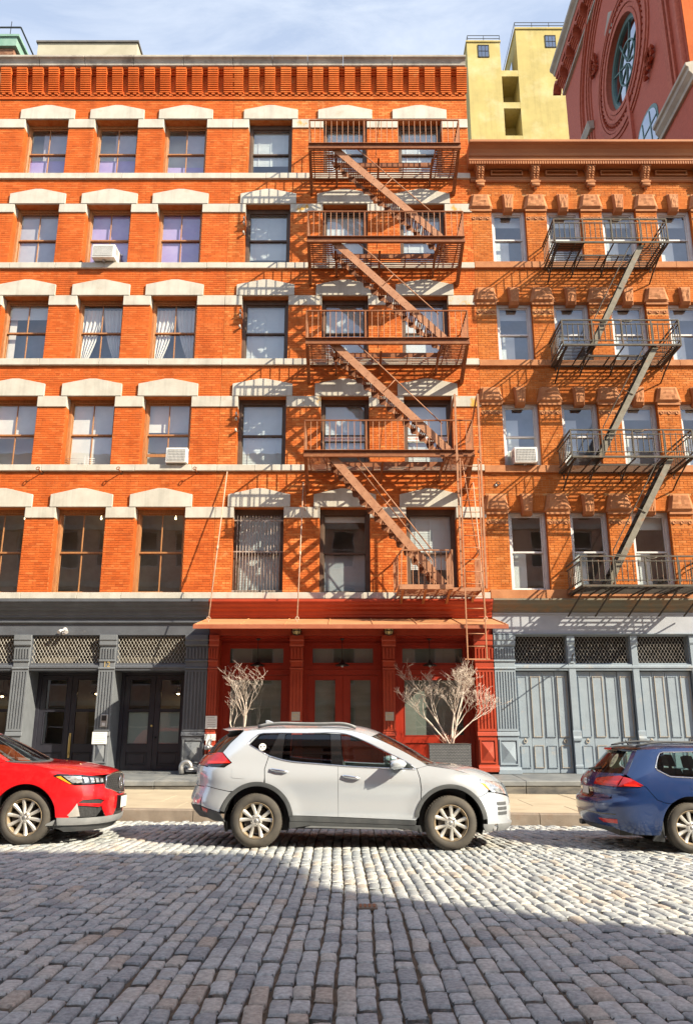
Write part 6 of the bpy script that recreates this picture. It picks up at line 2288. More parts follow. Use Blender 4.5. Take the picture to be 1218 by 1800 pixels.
fen = [(0.890, 1.076), (0.932, 0.95), (0.949, 0.80), (0.932, 0.56)] + arc(FW, 0.512, 150, 42, 24) + [(1.80, 0.722), (1.895, 0.770), (1.905, 0.800), (1.775, 0.905), (1.80, 0.945), (1.60, 1.022), (1.39, 1.077), (1.04, 1.122), (0.93, 1.092)]
B.sp('front_wing', fen, m_silver)
for pl, nm in ((arc(RW, 0.458, 8, 166, 30) + arc(RW, 0.522, 166, 8, 30), 'arch_trim'), (arc(FW, 0.458, 6, 172, 30) + arc(FW, 0.520, 172, 6, 30), 'arch_trim')):
    B.sp(nm, pl, m_plastic, off=0.012, step=0.035, depth=0.05)
B.sp('door_cladding', [(-0.905, 0.438), (0.875, 0.386), (0.86, 0.325), (-0.89, 0.362)], m_plastic, off=0.006)
B.sp('sill_trim', [(-0.90, 0.362), (0.93, 0.324), (0.955, 0.235), (0.60, 0.285), (-0.62, 0.305), (-0.90, 0.262)], m_plastic, off=0.002)
B.sp('sill_strip', [(-0.60, 0.303), (0.60, 0.283), (0.66, 0.262), (-0.68, 0.278)], m_lip, off=0.008)
# rear bumper and lamps on the flank, continued round the tail
B.sp('rear_bumper', [(-2.13, 0.816), (-1.95, 0.778), (-1.76, 0.744)] + arc(RW, 0.524, 134, 168, 8) + [(-1.90, 0.475), (-2.05, 0.512), (-2.17, 0.548)], m_silver)
B.sp('bumper_cladding', [(-2.17, 0.545), (-2.05, 0.508), (-1.885, 0.470), (-1.80, 0.34), (-1.97, 0.345), (-2.13, 0.40)], m_plastic)
B.sp('reflector', [(-2.15, 0.528), (-2.06, 0.50), (-2.06, 0.455), (-2.13, 0.475)], m_lampred, off=0.006)
tl = B.sp('tail_lamp', [(-1.900, 1.266), (-1.985, 1.270), (-2.11, 1.215), (-2.14, 1.13), (-2.13, 1.10), (-1.758, 1.128)], m_lampred, off=0.012)
B.sp('tail_lamp_lens', [(-2.12, 1.155), (-1.80, 1.148), (-1.775, 1.128), (-2.12, 1.108)], m_lamplit, off=0.018, parent=None)
B.sp('tail_lamp_base', [(-2.13, 1.098), (-1.765, 1.124), (-1.852, 1.068), (-2.12, 1.078)], m_gloss, off=0.008)
yb = lambda z, f: B.w(z) * f
B.ep('rear_bumper', [(-.78, .55), (.78, .55), (.80, .80), (-.80, .80)], m_silver, -1)
B.ep('bumper_cladding', [(-.76, .38), (.76, .38), (.78, .545), (-.78, .545)], m_plastic, -1)
B.ep('tailgate', [(-.80, .806), (.80, .806), (.78, 1.06), (.70, 1.075), (.45, 1.085), (.45, 1.22), (-.45, 1.22), (-.45, 1.085), (-.70, 1.075), (-.78, 1.06)], m_silver, -1)
for s_ in (-1, 1):
    B.ep('tail_lamp', [(s_ * .46, 1.09), (s_ * .79, 1.08), (s_ * .77, 1.24), (s_ * .50, 1.22)], m_lampred, -1, off=0.01)
# front end
B.sp('front_bumper', [(1.900, 0.768), (1.80, 0.718)] + arc(FW, 0.52, 42, -2, 12) + [(1.88, 0.345), (1.98, 0.345), (2.02, 0.5), (1.995, 0.75)], m_silver)
B.ep('front_bumper', [(-.80, .345), (.80, .345), (.80, .765), (.5, .70), (.3, .66), (-.3, .66), (-.5, .70), (-.80, .765)], m_silver, 1, off=-0.003, gap=0)
B.ep('grille', [(-.3, .665), (.3, .665), (.48, .71), (.46, .88), (-.46, .88), (-.48, .71)], m_gloss, 1)
B.sp('bumper_lip', [(1.80, 0.345), (1.985, 0.345), (1.95, 0.245), (1.84, 0.232)], m_lip, off=0.012)
B.ep('bumper_lip', [(-.76, .343), (.76, .343), (.70, .24), (-.70, .24)], m_lip, 1, off=0.012)
for s_ in (-1, 1):
    hl = [(s_ * .47, .72), (s_ * .79, .768), (s_ * .78, .925), (s_ * .50, .895)]
    B.ep('headlamp', hl, m_lampclr, 1, off=0.004)
    for z in (.46, .525, .59):
        B.ep('fog_louvre', [(s_ * .60, z), (s_ * .76, z), (s_ * .76, z + .045), (s_ * .60, z + .045)], m_plastic, 1, off=0.006)
hl = B.sp('headlamp', [(1.803, 0.944), (1.777, 0.905), (1.905, 0.802), (2.00, 0.765), (2.03, 0.81), (2.00, 0.905), (1.90, 0.925)], m_lampclr, off=0.004)
B.sp('turn_lamp', [(1.788, 0.898), (1.865, 0.885), (1.935, 0.795), (1.905, 0.806)], m_amber, off=0.008)
# glass, pillars and bright trim
qw = B.sp('window', rounded([(-1.500, 1.375), (-1.365, 1.512), (-1.105, 1.524), (-1.238, 1.245)], 0.03), m_ctint, off=-0.012, depth=0)
B.sp('window', [(-1.00, 1.530), (-0.55, 1.535), (-0.352, 1.529), (-0.332, 1.132), (-1.030, 1.190)], m_ctint, off=-0.012, depth=0)
B.sp('window', [(-0.205, 1.522), (-0.10, 1.515), (0.08, 1.452), (0.30, 1.352), (0.50, 1.252), (0.51, 1.092), (-0.155, 1.118)], m_cglass, off=-0.012, depth=0)
B.sp('window', [(0.53, 1.236), (0.78, 1.115), (0.53, 1.090)], m_cglass, off=-0.012, depth=0)
B.sp('pillar_trim', [(-1.098, 1.546), (-1.005, 1.549), (-1.035, 1.180), (-1.235, 1.236)], m_gloss, off=-0.006, depth=0.01)
B.sp('pillar_trim', [(-0.350, 1.549), (-0.207, 1.543), (-0.157, 1.106), (-0.330, 1.118)], m_gloss, off=-0.006, depth=0.01)
B.sp('pillar_trim', [(0.508, 1.262), (0.532, 1.25), (0.532, 1.082), (0.512, 1.082)], m_gloss, off=-0.006, depth=0.01)
for sg in (1, -1):
    mb = MB()
    pts = [B.side(x, z, 0.003) for x, z in curve(day_bot, 26)]
    mb.tube([(p.x, p.y * sg, p.z) for p in pts], 0.010, 6)
    pts = [B.side(x, z, 0.0) for x, z in [(-1.225, 1.230), (-1.36, 1.295), (-1.50, 1.368), (-1.525, 1.40), (-1.49, 1.455), (-1.40, 1.525), (-1.33, 1.541)] + curve(day_top[2:], 22)]
    mb.tube([(p.x, p.y * sg, p.z) for p in pts], 0.008, 6)
    mb.build('bright_trim', m_chrome, suv, fix=False)
    # handles, mirror, roof rail, fuel flap, sticker
    for x0_, z0_ in ((-1.07, 1.035), (-0.045, 0.958)):
        hm = MB()
        p = [B.side(x0_ + dx, z0_ - dx * 0.14, o_) for dx, o_ in ((-0.125, 0.006), (-0.10, 0.032), (0.0, 0.040), (0.09, 0.036), (0.125, 0.010))]
        hm.tube([(q.x, q.y * sg, q.z) for q in p], [0.012, 0.019, 0.021, 0.019, 0.012], 8)
        hm.build('door_handle', m_chrome, suv)
    mm = MB()
    ring_ = []
    vs, fs = [], []
    for i, (dx, w_, h_) in enumerate(((-0.10, 0.03, 0.02), (-0.09, 0.10, 0.055), (-0.03, 0.125, 0.070), (0.05, 0.115, 0.066), (0.11, 0.07, 0.045), (0.135, 0.02, 0.015))):
        for k in range(12):
            a = 2 * math.pi * k / 12
            ca, sa = math.copysign(abs(math.cos(a)) ** 0.7, math.cos(a)), math.copysign(abs(math.sin(a)) ** 0.7, math.sin(a))
            vs.append((0.59 + dx, sg * -(1.04 + w_ * ca), 1.135 + h_ * sa + 0.012 * (dx > 0)))
    for i in range(5):
        for k in range(12):
            fs.append((i * 12 + k, i * 12 + (k + 1) % 12, (i + 1) * 12 + (k + 1) % 12, (i + 1) * 12 + k))
    fs += [tuple(range(12)), tuple(range(60, 72))]
    mm.add(vs, fs, True)
    mo = mm.build('wing_mirror', m_silver, suv)
    MB().prism([(0.52, 1.075), (0.68, 1.070), (0.64, 1.10), (0.55, 1.11)], sg * -0.85, sg * -1.02, 'xz').build('mirror_foot', m_plastic, suv).parent = mo
    MB().box(0.488, 0.492, min(sg * -0.94, sg * -1.14), max(sg * -0.94, sg * -1.14), 1.08, 1.19).build('mirror_glass', m_gloss, suv).parent = mo
    rr = MB()
    pts = curve([(-1.42, 1.640), (-1.32, 1.664), (-0.9, 1.688), (-0.4, 1.690), (-0.05, 1.668), (0.02, 1.640)], 24)
    rr.tube([(x, sg * -0.60, z) for x, z in pts], 0.017, 8)
    rr.build('roof_rail', m_lip, suv)
    MB().tube([(x, sg * -0.60, z - 0.02) for x, z in pts], 0.014, 6).build('rail_base', m_plastic, suv)
B.sp('fuel_flap', rounded([(-1.740, 1.068), (-1.545, 1.058), (-1.540, 0.915), (-1.735, 0.925)], 0.03), m_silver, off=0.0035, depth=0.006)
sk = MB()
ctr = B.side(-1.315, 1.315, -0.008)
for k in range(1):
    sk.add([B.side(-1.325 + 0.052 * math.cos(a), 1.350 + 0.050 * math.sin(a), -0.006) for a in np.linspace(0, 2 * math.pi, 21)[:-1]], [tuple(range(20))])
sk.build('round_sticker', m_sign, suv, fix=False)
sk = MB()
for dx, dz, r_d in ((-0.022, 0.0, 0.013), (0.026, 0.002, 0.012), (0.0, -0.026, 0.009)):
    sk.add([B.side(-1.325 + dx + r_d * math.cos(a), 1.352 + dz + r_d * math.sin(a), -0.004) for a in np.linspace(0, 2 * math.pi, 11)[:-1]], [tuple(range(10))])
sk.build('sticker_print', m_black, suv, fix=False, kind='stuff')
B.loft('roof', ER[:7], [(-1.72, 1.628), (-1.30, 1.672), (-0.8, 1.692), (-0.3, 1.692), (0.0, 1.675), (0.22, 1.635), (0.40, 1.575)], m_silver, 20, 18)
B.loft('windscreen', ER[6:], [(0.40, 1.575), (0.68, 1.44), (1.0, 1.27), (1.26, 1.125)], m_cglass, 14, 16, inset=0.03)
B.loft('screen_pillar', ER[6:], [(0.40, 1.575), (0.68, 1.44), (1.0, 1.27), (1.26, 1.125)], m_gloss, 10, 30, inset=0.0, off=-0.004, w0=1.0) if False else None
B.loft('bonnet', [(1.05, 1.122), (1.39, 1.077), (1.60, 1.022), (1.80, 0.945), (1.98, 0.895)], [(1.22, 1.135), (1.6, 1.118), (1.90, 1.05), (2.10, 0.96), (2.215, 0.868)], m_silver, 20, 20)
B.loft('cowl', [(1.02, 1.128), (1.06, 1.118)], [(1.19, 1.150), (1.26, 1.128)], m_plastic, 3, 12, off=0.004)
B.loft('rear_screen', [(-1.640, 1.552), (-1.80, 1.395), (-1.895, 1.272)], [(-1.86, 1.575), (-2.08, 1.41), (-2.22, 1.23)], m_ctint, 10, 16)
spm = MB()
for yy in np.linspace(-0.62, 0.62, 9):
    pass
B.loft('roof_spoiler', [(-1.86, 1.566), (-1.74, 1.580), (-1.60, 1.586)], [(-2.02, 1.600), (-1.86, 1.626), (-1.70, 1.634)], m_silver, 6, 16)
B.loft('spoiler_underside', [(-1.86, 1.562), (-1.70, 1.552), (-1.62, 1.548)], [(-2.02, 1.594), (-1.90, 1.570), (-1.82, 1.560)], m_plastic, 6, 16)
MB().prism([(-1.36, 1.68), (-1.20, 1.688), (-1.33, 1.735), (-1.37, 1.73)], -0.02, 0.02, 'xz').build('aerial_fin', m_silver, suv, bevel=0.008)
MB().box(-1.72, 1.60, -0.66, 0.66, 0.24, 0.98).box(-2.10, -1.72, -0.60, 0.60, 0.42, 0.98).box(1.60, 2.0, -0.60, 0.60, 0.24, 0.78).box(-0.86, 0.86, -0.80, 0.80, 0.26, 0.95).build('floor_pan', m_black, suv)
MB().prism([(0.70, 0.95), (1.25, 0.98), (1.22, 1.10), (0.80, 1.09), (0.70, 1.04)], -0.75, 0.75, 'xz').build('dashboard', m_seat, suv, bevel=0.02)
MB().box(-1.98, -0.9, -0.70, 0.70, 0.96, 1.10).build('boot_floor', m_seat, suv)
seats(suv, (-0.05, -0.95), 0.62, 0.60)
wells(suv, (RW, FW), 0.455, 0.905, 0.60)
for x in (RW, FW):
    wheel(suv, x[0], -0.918, 0.362, 0.362, 0.236, 0.225, 5, 'pair', R(90 if x is RW else 72))
    wheel(suv, x[0], 0.918, 0.362, 0.362, 0.236, 0.225, 5, 'pair', R(20))
B.sp('mud_flap', [(-1.80, 0.34), (-1.772, 0.34), (-1.765, 0.20), (-1.80, 0.20)], m_plastic, off=-0.05)
finish(suv, 0.09, 12.775)

# ================================================================ the red SUV at the left
red = thing('parked_suv', 'bright red SUV with a black grille, cut off by the left edge', 'car')
red['group'] = 'cars parked along the kerb'
RW, FW = (-1.375, 0.368), (1.375, 0.368)
B = Body(red, [(0.15, .86), (0.33, .915), (0.5, .935), (0.7, .945), (0.85, .935), (1.0, .905), (1.1, .87), (1.25, .81), (1.4, .745), (1.52, .69), (1.62, .63), (1.72, .56)],
         [(0.15, 2.34), (0.25, 2.43), (0.40, 2.46), (0.55, 2.465), (0.70, 2.455), (0.85, 2.42), (0.95, 2.36), (1.02, 2.28), (1.1, 2.6), (1.2, 2.9), (1.75, 3.2)],
         [(0.15, -2.1), (0.4, -2.3), (0.7, -2.36), (1.0, -2.32), (1.2, -2.25), (1.75, -1.9)],
         0.80, 0.6, 2.3, bumps=((RW[0], RW[1], 0.46, 0.09, 0.014), (FW[0], FW[1], 0.46, 0.09, 0.014)))
ER = [(-1.70, 1.545), (-1.2, 1.600), (-0.7, 1.612), (-0.25, 1.595), (0.0, 1.555), (0.25, 1.475), (0.50, 1.370), (0.78, 1.235), (1.02, 1.11)]
Er = curve(ER, 40)
day_top = [(-1.55, 1.33), (-1.40, 1.47), (-1.0, 1.54), (-0.5, 1.55), (-0.1, 1.515), (0.15, 1.435), (0.4, 1.33), (0.65, 1.205), (0.85, 1.10)]
aR, aF = 0.445, 0.445
B.sp('quarter_panel', [(-1.72, 1.53), (-1.95, 1.25), (-2.05, 1.05), (-2.10, 0.75), (-1.78, 0.60)] + arc(RW, aR, 148, 70, 18) + [(-1.18, 0.95), (-1.10, 1.16)] + [(-1.45, 1.20)] + day_top + [(0.90, 1.09), (1.02, 1.105)] + Er[::-1][2:], m_carred)
B.sp('door', arc(RW, aR, 66, 20, 10) + [(-0.90, 0.36), (-0.05, 0.35), (-0.06, 1.10), (-1.10, 1.155), (-1.17, 0.95)], m_carred)
B.sp('door', [(-0.045, 0.35), (0.93, 0.35), (0.95, 0.60), (0.94, 0.90), (0.90, 1.06), (-0.045, 1.10)], m_carred)
B.sp('front_wing', [(0.91, 1.06), (0.95, 0.90), (0.96, 0.52)] + arc(FW, aF, 160, 18, 30) + [(1.82, 0.37), (1.99, 0.365), (2.00, 0.60), (2.03, 0.76), (2.02, 0.80), (1.72, 0.925), (1.78, 0.950), (1.96, 0.935), (1.80, 0.985), (1.60, 1.035), (1.35, 1.075), (1.02, 1.105), (0.93, 1.09)], m_carred, step=0.04)
B.sp('sill_trim', [(-0.93, 0.355), (0.94, 0.345), (0.96, 0.23), (-0.95, 0.25)], m_plastic)
B.sp('window', [(-1.50, 1.33), (-1.38, 1.455), (-1.0, 1.522), (-0.5, 1.532), (-0.1, 1.497), (0.15, 1.418), (0.4, 1.313), (0.62, 1.20), (0.80, 1.10), (-1.08, 1.175)], m_ctint, off=-0.012, depth=0)
B.loft('roof', ER[:6], [(-1.95, 1.56), (-1.3, 1.655), (-0.7, 1.675), (-0.2, 1.655), (0.15, 1.59), (0.45, 1.475)], m_carred, 18, 18)
B.loft('windscreen', ER[5:], [(0.45, 1.475), (0.72, 1.345), (1.0, 1.205), (1.28, 1.075)], m_cglass, 12, 18, inset=0.045, off=0.0)
for sg in (-1, 1):
    mb = MB()
    pts = [B.side(x, z) for x, z in curve(ER[5:], 14)]
    vs = []
    for p in pts:
        vs += [(p.x, p.y * -sg, p.z), (p.x + 0.02, (p.y + 0.065) * -sg, p.z + 0.012)]
    mb.add(vs, [(2 * i, 2 * i + 1, 2 * i + 3, 2 * i + 2) for i in range(14)], True).build('screen_pillar', m_carred, red)
B.loft('bonnet', [(1.03, 1.105), (1.35, 1.075), (1.60, 1.035), (1.80, 0.985), (1.96, 0.935), (2.02, 0.915)], [(1.26, 1.085), (1.6, 1.085), (1.9, 1.06), (2.15, 1.015), (2.34, 0.955), (2.375, 0.93)], m_carred, 20, 24, p=2.8)
B.loft('cowl', [(0.99, 1.118), (1.04, 1.104)], [(1.20, 1.10), (1.28, 1.083)], m_plastic, 3, 12, off=0.004)
# nose
grl = [(-.12, .655), (.12, .655), (.50, .755), (.445, .895), (.25, .935), (0, .945), (-.25, .935), (-.445, .895), (-.50, .755)]
fogl = [(-.885, .37), (-.60, .36), (-.52, .45), (-.565, .52), (-.50, .575), (-.62, .605), (-.80, .60), (-.84, .555)]
nose = [(-.90, .36), (-.885, .37), (-.84, .555), (-.80, .60), (-.62, .605), (-.50, .575), (-.565, .52), (-.52, .45), (-.45, .36), (-.25, .36), (-.16, .46), (.16, .46), (.25, .36), (.45, .36), (.52, .45), (.565, .52), (.50, .575), (.62, .605), (.80, .60), (.84, .555), (.885, .37), (.90, .36),
        (.905, .60), (.90, .76), (.86, .795), (.50, .80), (.50, .75), (.12, .645), (-.12, .645), (-.50, .75), (-.50, .80), (-.86, .795), (-.90, .76), (-.905, .60)]
B.ep('front_bumper', nose, m_carred, 1, step=0.04, off=-0.003, gap=0)
B.ep('grille', grl, m_mesh, 1, off=-0.02, step=0.05)
fr = MB()
pts = [B.end(y, z, 1, 0.004) for y, z in grl + grl[:1]]
fr.tube(pts, 0.013, 6).build('grille_surround', m_chrome, red, fix=False)
gm = MB()
for r_ in range(9):
    for c_ in range(-7, 8):
        y = c_ * 0.066 + (0.033 if r_ % 2 else 0); z = .68 + r_ * 0.030
        if inside((y, z), grl) and abs(y) > 0.09:
            p = B.end(y, z, 1, -0.012)
            gm.add([(p.x, y - 0.026, z), (p.x + 0.010, y, z - 0.011), (p.x, y + 0.026, z), (p.x + 0.010, y, z + 0.011)], [(0, 1, 2, 3)])
gm.build('grille_studs', m_plastic, red, kind='stuff', fix=False)
bd = MB()
c0 = B.end(0, .80, 1, 0.012)
el = [(c0.x, 0.068 * math.cos(a), .80 + 0.085 * math.sin(a)) for a in np.linspace(0, 2 * math.pi, 25)]
bd.tube(el, 0.009, 6)
bd.bar((c0.x, -0.026, .725), (c0.x, -0.010, .875), 0.012, 0.014).bar((c0.x, 0.026, .725), (c0.x, 0.010, .875), 0.012, 0.014).bar((c0.x, -0.022, .782), (c0.x, 0.022, .782), 0.012, 0.010)
bd.build('badge', m_chrome, red)
for s_ in (-1, 1):
    f_ = [(s_ * -y, z) for y, z in fogl]
    B.ep('fog_grille', f_, m_mesh, 1, off=-0.02, step=0.05)
    B.ep('fog_blade', [(s_ * .83, .56), (s_ * .86, .53), (s_ * .60, .49), (s_ * .54, .515), (s_ * .60, .54)], m_carred, 1, off=0.005, step=0.04)
    B.ep('fog_trim', [(s_ * .89, .368), (s_ * .845, .56), (s_ * .80, .38)], m_alloy, 1, off=0.006, step=0.04)
    lm = B.ep('headlamp', [(s_ * .47, .888), (s_ * .55, .81), (s_ * .86, .805), (s_ * .915, .84), (s_ * .915, .955), (s_ * .80, .945)], m_gloss, 1, off=0.002, step=0.035)
    for k in range(5):
        y = .52 + k * 0.068
        B.ep('lamp_cell', [(s_ * y, .825 + 0.002 * k), (s_ * (y + .052), .825), (s_ * (y + .056), .885 + 0.008 * k), (s_ * (y + .006), .880 + 0.008 * k)], m_lampclr, 1, off=0.008, step=0.03)
B.ep('lower_grille', [(-.25, .358), (.25, .358), (.165, .455), (-.165, .455)], m_mesh, 1, off=-0.01)
B.ep('skid_plate', [(-.92, .26), (.92, .26), (.91, .355), (-.91, .355)], m_lip, 1, off=0.012)
B.ep('chin', [(-.80, .17), (.80, .17), (.90, .255), (-.90, .255)], m_plastic, 1, off=-0.02)
B.sp('skid_plate', [(1.835, 0.37), (2.10, 0.365), (2.06, 0.26), (1.845, 0.265)], m_lip, off=0.006)
B.sp('headlamp', [(1.715, 0.928), (1.80, 0.955), (2.10, 0.942), (2.12, 0.83), (2.02, 0.802), (1.97, 0.806)], m_gloss, off=0.002)
B.sp('turn_lamp', [(1.765, 0.915), (1.83, 0.925), (1.99, 0.815), (1.965, 0.815)], m_amber, off=0.007)
B.sp('lamp_cell', [(1.86, 0.925), (2.09, 0.925), (2.10, 0.845), (2.00, 0.825)], m_lampclr, off=0.007)
px_ = B.end(0, .545, 1, 0).x
MB().box(px_ - 0.03, px_ + 0.045, -0.165, 0.165, .435, .625).build('plate_bracket', m_gloss, red, bevel=0.008)
MB().box(px_ + 0.045, px_ + 0.051, -0.150, 0.150, .45, .605).build('licence_plate', m_sign, red, bevel=0.004)
MB().box(-2.0, 2.05, -0.66, 0.66, 0.24, 0.90).box(-0.88, 0.88, -0.82, 0.82, 0.26, 0.98).build('floor_pan', m_black, red)
MB().prism([(0.70, 0.93), (1.25, 0.95), (1.22, 1.055), (0.85, 1.075), (0.70, 1.02)], -0.76, 0.76, 'xz').build('dashboard', m_seat, red, bevel=0.02)
st = MB().tube([(0.58 + 0.05 * math.sin(a), 0.36 + 0.18 * math.cos(a), 1.10 + 0.17 * math.sin(a)) for a in np.linspace(0, 2 * math.pi, 25)], 0.016, 8).bar((0.62, 0.20, 1.09), (0.62, 0.52, 1.09), 0.03, 0.05).tube([(0.62, 0.36, 1.09), (0.85, 0.36, 1.0)], 0.03, 8)
st.build('steering_wheel', m_black, red)
MB().box(0.30, 0.36, -0.10, 0.10, 1.42, 1.47).build('interior_mirror', m_black, red)
seats(red, (-0.05, -0.95), 0.62, 0.60)
wells(red, (RW, FW), 0.45, 0.915, 0.60)
for x in (RW, FW):
    wheel(red, x[0], -0.925, 0.365, 0.365, 0.248, 0.235, 10, 'single', R(90 + 9))
    wheel(red, x[0], 0.925, 0.365, 0.365, 0.248, 0.235, 10, 'single', 0)
finish(red, -5.90, 12.80)

# ================================================================ the blue estate at the right
est = thing('parked_estate_car', 'dark blue estate car seen from behind, cut off by the right edge', 'car')
est['group'] = 'cars parked along the kerb'
RW, FW = (-1.315, 0.335), (1.315, 0.335)
B = Body(est, [(0.12, .80), (0.30, .875), (0.5, .905), (0.65, .912), (0.8, .905), (0.92, .885), (1.0, .86), (1.1, .815), (1.25, .745), (1.38, .68), (1.46, .62), (1.55, .55)],
         [(0.12, 2.1), (0.4, 2.25), (0.65, 2.22), (0.85, 2.1), (0.95, 2.3), (1.55, 2.9)],
         [(0.12, -2.38), (0.25, -2.48), (0.36, -2.55), (0.50, -2.595), (0.62, -2.60), (0.68, -2.575), (0.72, -2.52), (0.80, -2.51), (0.90, -2.50), (0.97, -2.46), (1.10, -2.35), (1.25, -2.21), (1.36, -2.10), (1.55, -1.98)],
         0.8, 0.62, 2.5, bumps=((RW[0], RW[1], 0.43, 0.08, 0.012), (FW[0], FW[1], 0.43, 0.08, 0.012)))
ER = [(-1.90, 1.362), (-1.6, 1.388), (-1.0, 1.405), (-0.3, 1.405), (0.1, 1.365), (0.45, 1.24), (0.85, 1.05), (1.05, 0.96)]
Er = curve(ER, 40)
B.sp('quarter_panel', [(-1.905, 1.352), (-2.02, 1.19), (-2.14, 1.02), (-1.99, 0.895), (-1.92, 0.870), (-1.78, 0.70), (-1.66, 0.66), (-1.60, 0.655)] + arc(RW, 0.415, 126, 60, 18) + [(-0.98, 0.80), (-0.92, 0.955)] +
     [(-1.10, 0.985), (-1.55, 1.005), (-1.71, 1.09), (-1.735, 1.13), (-1.63, 1.32), (-1.58, 1.345), (-0.9, 1.362), (-0.3, 1.352), (0.05, 1.312), (0.4, 1.19), (0.72, 1.03), (0.85, 0.95), (1.0, 0.95)] + Er[::-1][2:], m_carblue, step=0.04)
B.sp('door', arc(RW, 0.415, 56, 20, 10) + [(-0.85, 0.30), (0.0, 0.29), (-0.02, 0.945), (-0.90, 0.97), (-0.97, 0.80)], m_carblue)
B.sp('door', [(0.01, 0.29), (0.87, 0.29), (0.90, 0.70), (0.85, 0.94), (0.01, 0.945)], m_carblue)
B.sp('front_wing', [(0.865, 0.94), (0.91, 0.70), (0.90, 0.45)] + arc(FW, 0.415, 160, 20, 24) + [(1.85, 0.5), (1.85, 0.70), (1.6, 0.86), (1.05, 0.955)], m_carblue)
B.sp('sill_trim', [(-0.9, 0.295), (0.9, 0.285), (0.9, 0.19), (-0.9, 0.20)], m_carblue)
qw = [(-1.545, 1.02), (-1.685, 1.098), (-1.705, 1.13), (-1.61, 1.305), (-1.56, 1.325), (-1.145, 1.342), (-1.10, 1.003)]
B.sp('window', rounded(qw, 0.03), m_cglass, off=-0.010, depth=0)
B.sp('window', [(-1.02, 1.342), (-0.33, 1.336), (-0.28, 0.97), (-0.98, 0.998)], m_cglass, off=-0.010, depth=0)
B.sp('window', [(-0.22, 1.332), (0.05, 1.29), (0.4, 1.17), (0.72, 1.01), (0.70, 0.965), (-0.18, 0.968)], m_cglass, off=-0.010, depth=0)
B.sp('pillar_trim', [(-1.14, 1.362), (-1.025, 1.362), (-0.985, 0.985), (-1.098, 0.99)], m_gloss, off=-0.004, depth=0.01)
B.sp('pillar_trim', [(-0.325, 1.352), (-0.225, 1.348), (-0.185, 0.958), (-0.275, 0.962)], m_gloss, off=-0.004, depth=0.01)
for sg in (1, -1):
    mb = MB()
    pts = [B.side(x, z, 0.003) for x, z in [(0.7, 0.955), (0.0, 0.955), (-0.92, 0.968), (-1.10, 0.993), (-1.55, 1.012), (-1.66, 1.068), (-1.715, 1.10), (-1.725, 1.14), (-1.66, 1.27), (-1.62, 1.322), (-1.57, 1.340), (-0.9, 1.358), (-0.3, 1.35), (0.05, 1.31)]]
    mb.tube([(p.x, p.y * sg, p.z) for p in pts], 0.009, 6).build('bright_trim', m_chrome, est, fix=False)
    rr = MB()
    pts = curve([(-1.90, 1.415), (-1.78, 1.445), (-1.2, 1.478), (-0.5, 1.478), (0.0, 1.44), (0.10, 1.40)], 24)
    rr.tube([(x, sg * -0.565, z) for x, z in pts], 0.016, 8).build('roof_rail', m_plastic, est)
B.sp('fuel_flap', rounded([(-1.33, 0.90), (-1.02, 0.885), (-0.99, 0.78), (-1.20, 0.76)], 0.06), m_carblue, off=0.003, depth=0.006)
B.loft('roof', ER[:5], [(-2.02, 1.385), (-1.6, 1.448), (-1.0, 1.468), (-0.2, 1.455), (0.3, 1.40)], m_carblue, 18, 18)
B.loft('windscreen', ER[4:], [(0.3, 1.40), (0.65, 1.26), (1.0, 1.09), (1.25, 0.975)], m_cglass, 10, 14)
B.loft('bonnet', [(1.05, 0.955), (1.6, 0.86), (1.85, 0.74)], [(1.25, 0.97), (1.7, 0.93), (2.1, 0.78)], m_carblue, 12, 14)
# tail
B.loft('rear_screen', [(-1.91, 1.345), (-2.02, 1.185), (-2.13, 1.025)], [(-2.09, 1.350), (-2.26, 1.18), (-2.40, 1.03)], m_cglass, 12, 18, inset=0.05)
for sg in (-1, 1):
    mb = MB()
    vs = []
    for x, z in curve([(-1.905, 1.352), (-2.02, 1.19), (-2.135, 1.025)], 12):
        p = B.side(x, z)
        vs += [(p.x, p.y * -sg, p.z), (p.x - 0.04, (p.y + 0.06) * -sg, p.z + 0.0)]
    mb.add(vs, [(2 * i, 2 * i + 1, 2 * i + 3, 2 * i + 2) for i in range(12)], True).build('screen_pillar', m_carblue, est)
B.loft('roof_spoiler', [(-1.95, 1.352), (-1.88, 1.366), (-1.80, 1.378)], [(-2.14, 1.375), (-2.08, 1.395), (-1.92, 1.418)], m_gloss, 6, 18, off=0.012)
B.loft('spoiler_underside', [(-1.95, 1.340), (-1.92, 1.330), (-1.90, 1.33)], [(-2.14, 1.350), (-2.10, 1.345), (-2.06, 1.342)], m_gloss, 4, 18)
B.loft('spoiler_edge', [(-1.95, 1.364), (-1.952, 1.352), (-1.948, 1.340)], [(-2.142, 1.388), (-2.144, 1.370), (-2.138, 1.350)], m_gloss, 4, 18)
MB().prism([(-2.130, 1.354), (-2.146, 1.354), (-2.150, 1.384), (-2.130, 1.386)], -0.15, 0.15, 'xz').build('brake_lamp', m_lamplit, est, bevel=0.004)
B.ep('tailgate', [(-.70, .705), (.70, .705), (.72, .86), (.34, .875), (.34, .965), (.76, 1.015), (.72, 1.04), (-.72, 1.04), (-.76, 1.015), (-.34, .965), (-.34, .875), (-.72, .86)], m_carblue, -1, step=0.04)
B.ep('plate_recess', [(-.34, .69), (.34, .69), (.28, .835), (-.28, .835)], m_gloss, -1, off=0.004)
B.ep('tailgate_crease', [(-.70, .845), (.70, .845), (.70, .868), (-.70, .868)], m_chrome, -1, off=0.008, step=0.04) if False else None
x_ = B.end(0, .76, -1).x
MB().box(x_ - 0.018, x_ - 0.012, -0.15, 0.15, .675, .83).build('licence_plate', mat('plate_tin', (0.62, 0.62, 0.60), (0.50, 0.47, 0.43), 9, rough=0.4), est, bevel=0.003)
bd = MB()
c0 = B.end(0, .905, -1, 0.012)
